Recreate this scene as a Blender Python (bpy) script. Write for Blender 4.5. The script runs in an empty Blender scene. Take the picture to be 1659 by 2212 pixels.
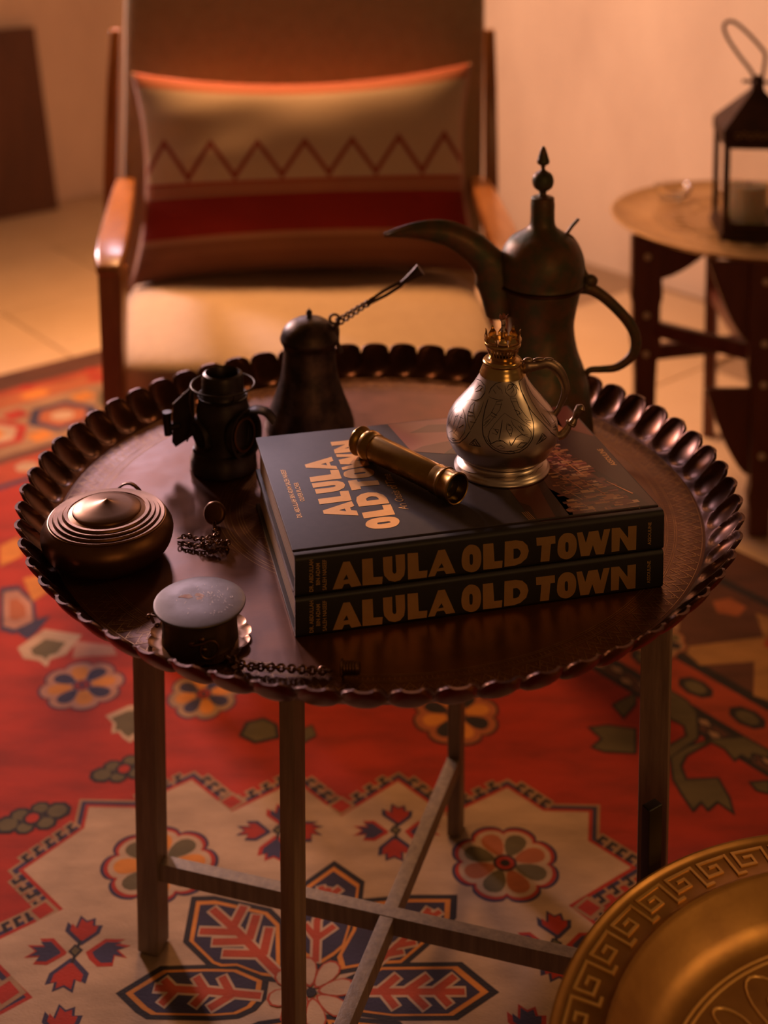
import bpy, bmesh, math, random
from math import sin, cos, pi, sqrt, radians
from mathutils import Vector, Matrix
from mathutils.geometry import tessellate_polygon
random.seed(4)
S = bpy.context.scene
COL = S.collection

# ---------------------------------------------------------------- camera
cam_d = bpy.data.cameras.new('camera'); cam = bpy.data.objects.new('camera', cam_d); COL.objects.link(cam)
cam.location = (0.0046, -1.40, 1.305)
cam.rotation_euler = (radians(90) - 0.0925, 0, 0)
cam_d.sensor_fit = 'HORIZONTAL'; cam_d.sensor_width = 36.0
cam_d.lens = 36.0 * 2880 / 1659          # 62.5 mm
cam_d.shift_y = -1159.0 / 1659           # perspective-control lens, shifted down
cam_d.clip_start = 0.05
cam_d.dof.use_dof = True; cam_d.dof.focus_distance = 1.30; cam_d.dof.aperture_fstop = 4.2
S.camera = cam

# ---------------------------------------------------------------- world and lights
S.view_settings.view_transform = 'Standard'; S.view_settings.look = 'None'
S.view_settings.gamma = 1.0; S.view_settings.use_curve_mapping = False
S.view_settings.exposure = 0.0
W = bpy.data.worlds.new('room_glow'); S.world = W; W.use_nodes = True
W.node_tree.nodes['Background'].inputs[0].default_value = (1.0, 0.46, 0.19, 1)
W.node_tree.nodes['Background'].inputs[1].default_value = 0.06

def area(name, loc, target, size, size_y, power, color, spread=180):
    d = bpy.data.lights.new(name, 'AREA'); d.shape = 'RECTANGLE'; d.size = size; d.size_y = size_y
    d.energy = power; d.color = color; d.spread = radians(spread)
    o = bpy.data.objects.new(name, d); COL.objects.link(o); o.location = loc
    v = Vector(target) - Vector(loc); o.rotation_euler = v.to_track_quat('-Z', 'Y').to_euler()
    return o
# warm hanging lamp high at the back left, daylight from the window in the left wall
area('warm_lamp_light', (-0.45, 2.12, 2.88), (-0.32, 1.50, 0.0), 0.40, 0.40, 15, (1.0, 0.46, 0.17), 58)
area('left_window_light', (-1.95, 2.60, 2.00), (0.1, 0.9, 0.5), 0.45, 0.6, 18, (1.0, 0.50, 0.22), 130)
area('right_wall_fill', (-2.40, 2.15, 1.95), (0.95, 2.35, 0.8), 0.5, 0.6, 10.5, (1.0, 0.64, 0.49), 60)  # unseen fill, added to brighten the right wall
area('corner_fill', (0.25, 2.45, 2.10), (-0.1, 2.7, 0.0), 0.35, 0.35, 11, (1.0, 0.50, 0.25), 170)  # added fill, no real lamp: lifts the left wall and the upper walls
area('back_window_light', (-1.98, 2.88, 1.52), (-0.25, 0.0, 0.40), 0.35, 0.6, 29, (1.0, 0.72, 0.80), 75)
area('front_fill', (0.9, -2.6, 1.3), (0.1, -0.2, 0.5), 0.8, 0.8, 1.6, (1.0, 0.50, 0.18), 100)  # added weak warm fill from the viewer's side, for spines and near metal
area('brass_tray_fill', (1.75, -0.6, 1.7), (0.42, -0.52, 0.4), 0.4, 0.4, 0.6, (1.0, 0.52, 0.18), 45)  # added fill aimed at the foreground brass tray, which is otherwise shadowed
area('tray_sheen_light', (-0.85, 3.40, 2.25), (-0.20, -0.05, 0.6), 0.40, 0.40, 1.7, (1.0, 0.74, 0.90), 60)  # added cool light, placed to give the copper tray its sheen

# ---------------------------------------------------------------- materials
def new_mat(name):
    m = bpy.data.materials.new(name); m.use_nodes = True
    return m, m.node_tree.nodes, m.node_tree.links, m.node_tree.nodes['Principled BSDF']
def mat(name, c1, c2=None, rough=.5, metal=0., scale=8., detail=4., lo=.35, hi=.65, bump=0., bscale=None, rough2=None,
        stretch=(1, 1, 1), coat=0., coord='Object', spec=.5, sheen=0., bdist=.002):
    m, N, L, B = new_mat(name)
    B.inputs['Roughness'].default_value = rough; B.inputs['Metallic'].default_value = metal
    B.inputs['Base Color'].default_value = (*c1, 1); B.inputs['Specular IOR Level'].default_value = spec
    if coat: B.inputs['Coat Weight'].default_value = coat; B.inputs['Coat Roughness'].default_value = .15
    if sheen: B.inputs['Sheen Weight'].default_value = sheen
    tc = N.new('ShaderNodeTexCoord'); mp = N.new('ShaderNodeMapping'); L.new(tc.outputs[coord], mp.inputs[0])
    mp.inputs['Scale'].default_value = stretch
    if c2 is not None:
        n = N.new('ShaderNodeTexNoise'); n.inputs['Scale'].default_value = scale; n.inputs['Detail'].default_value = detail
        n.inputs['Roughness'].default_value = .6
        L.new(mp.outputs[0], n.inputs['Vector'])
        r = N.new('ShaderNodeValToRGB'); L.new(n.outputs['Fac'], r.inputs[0])
        r.color_ramp.elements[0].position = lo; r.color_ramp.elements[0].color = (*c1, 1)
        r.color_ramp.elements[1].position = hi; r.color_ramp.elements[1].color = (*c2, 1)
        L.new(r.outputs[0], B.inputs['Base Color'])
        if rough2 is not None:
            mr = N.new('ShaderNodeMapRange'); L.new(n.outputs['Fac'], mr.inputs[0])
            mr.inputs[1].default_value = lo; mr.inputs[2].default_value = hi
            mr.inputs[3].default_value = rough; mr.inputs[4].default_value = rough2
            L.new(mr.outputs[0], B.inputs['Roughness'])
    if bump:
        n2 = N.new('ShaderNodeTexNoise'); n2.inputs['Scale'].default_value = bscale or scale * 4; n2.inputs['Detail'].default_value = 3
        L.new(mp.outputs[0], n2.inputs['Vector'])
        b = N.new('ShaderNodeBump'); b.inputs['Strength'].default_value = bump; b.inputs['Distance'].default_value = bdist
        L.new(n2.outputs['Fac'], b.inputs['Height']); L.new(b.outputs[0], B.inputs['Normal'])
    return m

M = {}
M['plaster'] = mat('plaster', (.75, .57, .44), (.62, .455, .35), .9, 0, 2.6, 6, .42, .72, .25, 14, bdist=.01, stretch=(1, 1, .45))
M['tile'] = mat('stone_tile', (.58, .42, .28), (.50, .35, .22), .55, 0, 2.5, 5, .3, .7, .1, 30)
M['grout'] = mat('grout', (.30, .20, .13), None, .9)
M['copper'] = mat('dark_copper', (.090, .026, .009), (.190, .062, .022), .32, .62, 14, 6, .35, .72, .12, 60, rough2=.42, bdist=.001)
M['copper_rim'] = mat('dark_copper_rim', (.060, .022, .011), (.135, .050, .024), .32, .85, 25, 5, .35, .75, .1, 80, bdist=.001)
M['copper_line'] = mat('engraved_copper_lines', (.42, .23, .10), (.24, .12, .05), .4, .8, 60, 3)
M['stand_wood'] = mat('grey_brown_wood', (.12, .078, .045), (.22, .15, .088), .55, 0, 18, 6, .3, .7, .2, 60, stretch=(6, 6, .6))
M['chair_wood'] = mat('oiled_teak', (.42, .17, .05), (.30, .11, .03), .32, 0, 12, 6, .3, .7, .05, 40, stretch=(5, .7, 1.2), coat=.15)
M['upholstery'] = mat('cream_upholstery', (.52, .38, .25), (.46, .33, .215), .9, 0, 40, 3, .3, .7, .3, 400, sheen=.2, bdist=.001)
M['dark_wood'] = mat('dark_red_wood', (.10, .022, .010), (.17, .045, .018), .4, 0, 10, 6, .3, .7, .1, 40, stretch=(5, 5, .8))
M['panel_wood'] = mat('brown_panel_wood', (.12, .04, .015), (.085, .028, .011), .6, 0, 4, 6, .3, .7, .1, 30, stretch=(6, 1, 1))
M['bone'] = mat('bone_inlay', (.75, .62, .45), None, .4)
M['brass_tray'] = mat('brass_tray', (.52, .27, .065), (.20, .085, .020), .38, .55, 7, 6, .3, .68, .1, 60, rough2=.46)
M['brass_key'] = mat('brass_key_relief', (1.0, .64, .22), (.88, .52, .15), .40, .55, 30, 3)
M['brass_dim'] = mat('dull_brass_side_tray', (.55, .36, .17), (.42, .26, .12), .45, .75, 16, 6, .3, .7, .15, 60)
M['brass'] = mat('aged_brass', (.50, .31, .09), (.28, .145, .032), .24, 1, 26, 6, .3, .75, .03, 90, rough2=.36, stretch=(1, 1, 1), bdist=.0005)
M['brass_bright'] = mat('bright_brass', (.72, .50, .20), (.60, .39, .13), .22, 1, 30, 3)
M['brass_dark'] = mat('dark_bronze', (.22, .105, .045), (.12, .052, .022), .32, .9, 22, 6, .3, .7, .06, 70, rough2=.44, bdist=.0006)
M['pewter'] = mat('worn_pewter', (.125, .098, .090), (.075, .055, .048), .38, .8, 30, 7, .35, .7, .12, 120, rough2=.5, bdist=.0005)
M['pewter_dark'] = mat('tarnished_pewter', (.15, .10, .06), (.09, .055, .03), .45, .85, 24, 6, .3, .7, .2, 90, bdist=.0008)
M['silver'] = mat('brushed_silver', (.66, .56, .48), (.56, .47, .40), .27, 1, 12, 4, .3, .7, .04, 120, stretch=(1, 1, 4), rough2=.34, bdist=.0004)
M['engrave'] = mat('black_engraving', (.025, .015, .01), None, .6)
M['silver_cast'] = mat('cast_silver', (.40, .29, .20), (.27, .18, .12), .38, .95, 40, 4, .3, .7, .2, 90, bdist=.0008)
M['verdigris'] = mat('verdigris_bronze', (.085, .085, .034), (.19, .088, .032), .5, .4, 42, 8, .40, .62, .4, 90, rough2=.42, bdist=.0012)
M['iron'] = mat('black_iron', (.028, .020, .016), (.055, .036, .024), .42, .6, 30, 6, .35, .7, .25, 90, bdist=.0008)
M['pot'] = mat('blackened_copper_pot', (.040, .024, .015), (.13, .075, .048), .42, .7, 38, 8, .42, .66, .3, 80, rough2=.5, bdist=.001)
M['lantern_iron'] = mat('lantern_iron', (.04, .014, .008), (.07, .024, .012), .5, .5, 30, 4)
M['cover'] = mat('book_cover', (.050, .036, .034), (.062, .044, .040), .44, 0, 120, 3, .3, .7, .05, 300, spec=.32, bdist=.0003)
M['spine'] = mat('book_cloth', (.012, .009, .008), (.018, .013, .011), .5, 0, 60, 3, .3, .7, .05, 300, bdist=.0003)
M['foil'] = mat('gold_foil', (.80, .47, .19), (.72, .41, .16), .36, .75, 50, 3)
M['ink_gold'] = mat('gold_ink', (.55, .32, .12), None, .5, .5)
M['wick'] = mat('cotton_wick', (.55, .40, .32), (.12, .07, .05), .9, 0, 300, 2, .45, .6)
M['burnt'] = mat('frayed_wick', (.30, .10, .05), (.45, .2, .1), .9, 0, 300, 2)
M['wax'] = mat('candle_wax', (.80, .66, .42), None, .5); M['wax'].node_tree.nodes['Principled BSDF'].inputs['Subsurface Weight'].default_value = .3
M['lens'] = mat('dark_lens', (.01, .008, .006), None, .06, 0, spec=.8)
M['label'] = mat('paper_scrap', (.62, .42, .36), (.5, .25, .2), .8, 0, 200, 2)
M['black_metal'] = mat('black_metal', (.006, .004, .003), None, .5, .3)
def glass_mat():
    m, N, L, B = new_mat('clear_glass')
    B.inputs['Transmission Weight'].default_value = 1; B.inputs['Roughness'].default_value = .02; B.inputs['IOR'].default_value = 1.45
    B.inputs['Base Color'].default_value = (.95, .93, .9, 1)
    return m
M['glass'] = glass_mat()
def page_mat():
    m, N, L, B = new_mat('page_edges')
    tc = N.new('ShaderNodeTexCoord'); mp = N.new('ShaderNodeMapping'); L.new(tc.outputs['Object'], mp.inputs[0])
    mp.inputs['Scale'].default_value = (1, 1, 900)
    n = N.new('ShaderNodeTexNoise'); n.inputs['Scale'].default_value = 1; n.inputs['Detail'].default_value = 2; L.new(mp.outputs[0], n.inputs['Vector'])
    r = N.new('ShaderNodeValToRGB'); L.new(n.outputs['Fac'], r.inputs[0])
    r.color_ramp.elements[0].position = .35; r.color_ramp.elements[0].color = (.30, .19, .12, 1)
    r.color_ramp.elements[1].position = .6; r.color_ramp.elements[1].color = (.60, .42, .28, 1)
    L.new(r.outputs[0], B.inputs['Base Color']); B.inputs['Roughness'].default_value = .8
    return m
M['pages'] = page_mat()
def wool(name, c):
    k = .55
    return mat('wool_' + name, c, tuple(x * k for x in c), .95, 0, 13, 9, .38, .72, .5, 500, stretch=(.6, 1.6, 1), sheen=.15, spec=.2, bdist=.0015)
RC = dict(red=(.31, .020, .006), cream=(.40, .27, .175), navy=(.030, .024, .058), black=(.016, .011, .013), olive=(.10, .075, .032),
          orange=(.50, .18, .025), tan=(.28, .16, .085), pink=(.38, .18, .12), redo=(.32, .045, .014), rust=(.32, .09, .03),
          field=(.026, .019, .042), brown=(.09, .03, .016), gold=(.34, .17, .055))
for k, c in RC.items(): M['w_' + k] = wool(k, c)
def flat(name, c, rough=.35): M[name] = mat(name, c, None, rough, 0, spec=.5)

# ---------------------------------------------------------------- mesh helpers
class MB:
    def __init__(s): s.v = []; s.f = []; s.m = []
    def add(s, v, f, m=0):
        b = len(s.v); s.v += [tuple(x) for x in v]; s.f += [tuple(i + b for i in q) for q in f]; s.m += [m] * len(f); return s
    def box(s, c, d, rz=0, m=0, bev=0):
        bm = bmesh.new(); bmesh.ops.create_cube(bm, size=1)
        bmesh.ops.scale(bm, vec=d, verts=bm.verts)
        if bev: bmesh.ops.bevel(bm, geom=list(bm.edges), offset=bev, segments=3, profile=.6, affect='EDGES')
        mt = Matrix.Translation(c) @ Matrix.Rotation(rz, 4, 'Z')
        return s.bm(bm, mt, m)
    def bm(s, bm, mt=None, m=0):
        bm.verts.index_update()
        v = [(mt @ x.co) if mt else x.co.copy() for x in bm.verts]
        s.add(v, [[q.index for q in f.verts] for f in bm.faces], m); bm.free(); return s
    def lathe(s, P, n=64, c=(0, 0, 0), mt=None, m=0):
        v = []; f = []; rings = []
        for r, z in P:
            if r < 1e-6: rings.append([len(v)]); v.append((0, 0, z))
            else: rings.append(list(range(len(v), len(v) + n))); v += [(r * cos(2 * pi * i / n), r * sin(2 * pi * i / n), z) for i in range(n)]
        for a, b in zip(rings, rings[1:]):
            for i in range(n):
                j = (i + 1) % n
                if len(a) == 1 and len(b) == 1: continue
                if len(a) == 1: f.append((a[0], b[j], b[i]))
                elif len(b) == 1: f.append((a[i], a[j], b[0]))
                else: f.append((a[i], a[j], b[j], b[i]))
        if mt is None: mt = Matrix.Translation(c)
        return s.add([mt @ Vector(x) for x in v], f, m)
    def tube(s, pts, r, n=12, m=0, close=False, caps=True, flat=None):
        P = [Vector(p) for p in pts]; k = len(P)
        R = r if isinstance(r, (list, tuple)) else [r] * k
        T = []
        for i in range(k):
            a = P[(i - 1) % k] if (close or i) else P[0]; b = P[(i + 1) % k] if (close or i < k - 1) else P[-1]
            T.append((b - a).normalized())
        up = Vector((0, 0, 1)) if abs(T[0].z) < .9 else Vector((0, 1, 0))
        nrm = T[0].cross(up).normalized(); v = []; f = []
        for i in range(k):
            nrm = (nrm - T[i] * nrm.dot(T[i])).normalized(); bi = T[i].cross(nrm)
            ra = R[i] if not isinstance(R[i], (tuple, list)) else R[i][0]; rb = R[i] if not isinstance(R[i], (tuple, list)) else R[i][1]
            for j in range(n):
                a = 2 * pi * j / n; v.append(P[i] + nrm * cos(a) * ra + bi * sin(a) * rb)
        for i in range(k if close else k - 1):
            for j in range(n):
                a = i * n + j; b = i * n + (j + 1) % n; c = ((i + 1) % k) * n + (j + 1) % n; d = ((i + 1) % k) * n + j
                f.append((a, b, c, d))
        if caps and not close: f.append(tuple(range(n - 1, -1, -1))); f.append(tuple((k - 1) * n + j for j in range(n)))
        return s.add(v, f, m)
    def torus(s, c, R, r, axis=(0, 0, 1), n=24, k=8, m=0):
        q = Vector((0, 0, 1)).rotation_difference(Vector(axis)).to_matrix()
        return s.tube([Vector(c) + q @ Vector((R * cos(2 * pi * i / n), R * sin(2 * pi * i / n), 0)) for i in range(n)], r, k, m, close=True)
    def sphere(s, c, r, sc=(1, 1, 1), m=0, u=16, w=10):
        P = [(sin(pi * i / w), -cos(pi * i / w)) for i in range(w + 1)]
        return s.lathe([(abs(a) if 0 < i < w else 0, b) for i, (a, b) in enumerate(P)], u, mt=Matrix.Translation(c) @ Matrix.Diagonal((r * sc[0], r * sc[1], r * sc[2], 1)), m=m)
    def prism(s, poly, t, mt, m=0):
        """2-D polygon (x,y) extruded 0..t along z, then transformed"""
        n = len(poly); v = [mt @ Vector((x, y, 0)) for x, y in poly] + [mt @ Vector((x, y, t)) for x, y in poly]
        tri = tessellate_polygon([[Vector((x, y, 0)) for x, y in poly]])
        ar = sum(poly[i][0] * poly[(i + 1) % n][1] - poly[(i + 1) % n][0] * poly[i][1] for i in range(n))
        f = []
        for a, b, c in tri:
            w = (poly[b][0] - poly[a][0]) * (poly[c][1] - poly[a][1]) - (poly[c][0] - poly[a][0]) * (poly[b][1] - poly[a][1])
            if w < 0: b, c = c, b
            f.append((c, b, a)); f.append((a + n, b + n, c + n))
        for i in range(n):
            j = (i + 1) % n; f.append((i, j, j + n, i + n) if ar > 0 else (j, i, i + n, j + n))
        return s.add(v, f, m)
    def flatpoly(s, loops, fn, m=0):
        """2-D loops (first outer, rest holes) -> one sheet of triangles placed by fn(x,y)"""
        L3 = [[Vector((x, y, 0)) for x, y in lp] for lp in loops]
        al = [p for lp in loops for p in lp]; tri = tessellate_polygon(L3); f = []
        for a, b, c in tri:
            w = (al[b][0] - al[a][0]) * (al[c][1] - al[a][1]) - (al[c][0] - al[a][0]) * (al[b][1] - al[a][1])
            if abs(w) < 1e-12: continue
            f.append((a, b, c) if w > 0 else (a, c, b))
        return s.add([fn(x, y) for x, y in al], f, m)
    def mesh(s, name, mats, smooth=35):
        me = bpy.data.meshes.new(name); me.from_pydata([tuple(x) for x in s.v], [], s.f)
        for q in mats: me.materials.append(q)
        if len(mats) > 1: me.polygons.foreach_set('material_index', s.m)
        if smooth:
            me.polygons.foreach_set('use_smooth', [True] * len(me.polygons)); me.set_sharp_from_angle(angle=radians(smooth))
        me.update(); return me

def part(name, mb, mats, parent=None, smooth=35, label=None, kind=None, loc=None):
    if not isinstance(mats, (list, tuple)): mats = [mats]
    me = mb.mesh(name, mats, smooth) if isinstance(mb, MB) else mb
    o = bpy.data.objects.new(name, me); COL.objects.link(o)
    if parent is not None: o.parent = parent
    if loc is not None: o.location = loc
    if label: o['label'] = label
    if kind: o['kind'] = kind
    return o
def tag(o, label, cat, group=None):
    o['label'] = label; o['category'] = cat
    if group: o['group'] = group
    return o
def thing(name, label, cat, loc=(0, 0, 0), rz=0, group=None):
    o = bpy.data.objects.new(name, None); COL.objects.link(o); o.location = loc; o.rotation_euler = (0, 0, rz)
    o.empty_display_size = .05
    return tag(o, label, cat, group)
def mod_bevel(o, w, seg=3):
    b = o.modifiers.new('bevel', 'BEVEL'); b.width = w; b.segments = seg; b.limit_method = 'ANGLE'; b.angle_limit = radians(40)
def smooth_path(pts, k=6):
    P = [Vector(p) for p in pts]; out = []
    for i in range(len(P) - 1):
        p0 = P[max(i - 1, 0)]; p1 = P[i]; p2 = P[i + 1]; p3 = P[min(i + 2, len(P) - 1)]
        for j in range(k):
            t = j / k; out.append(.5 * ((2 * p1) + (p2 - p0) * t + (2 * p0 - 5 * p1 + 4 * p2 - p3) * t * t + (3 * p1 - p0 - 3 * p2 + p3) * t ** 3))
    out.append(P[-1]); return out
def lerp_list(vals, n):
    out = []
    for i in range(n):
        x = i * (len(vals) - 1) / (n - 1); a = int(min(x, len(vals) - 2)); out.append(vals[a] + (vals[a + 1] - vals[a]) * (x - a))
    return out
def fine(P, k=3, sharp=()):
    """smooth a lathe profile"""
    q = smooth_path([(r, z, 0) for r, z in P], k); return [(max(v.x, 0), v.y) for v in q]
def text_mb(mb, body, size, fn, m=0, align='LEFT', shear=0, xs=1.0):
    c = bpy.data.curves.new('t', 'FONT'); c.body = body; c.size = size; c.align_x = align; c.resolution_u = 2; c.shear = shear; c.space_character = 1.0
    c.offset = size * .012
    o = bpy.data.objects.new('t', c); COL.objects.link(o)
    me = bpy.data.meshes.new_from_object(o.evaluated_get(bpy.context.evaluated_depsgraph_get()))
    mb.add([fn(v.co.x * xs, v.co.y) for v in me.vertices], [tuple(p.vertices) for p in me.polygons], m)
    bpy.data.objects.remove(o); bpy.data.curves.remove(c); bpy.data.meshes.remove(me)

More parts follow.
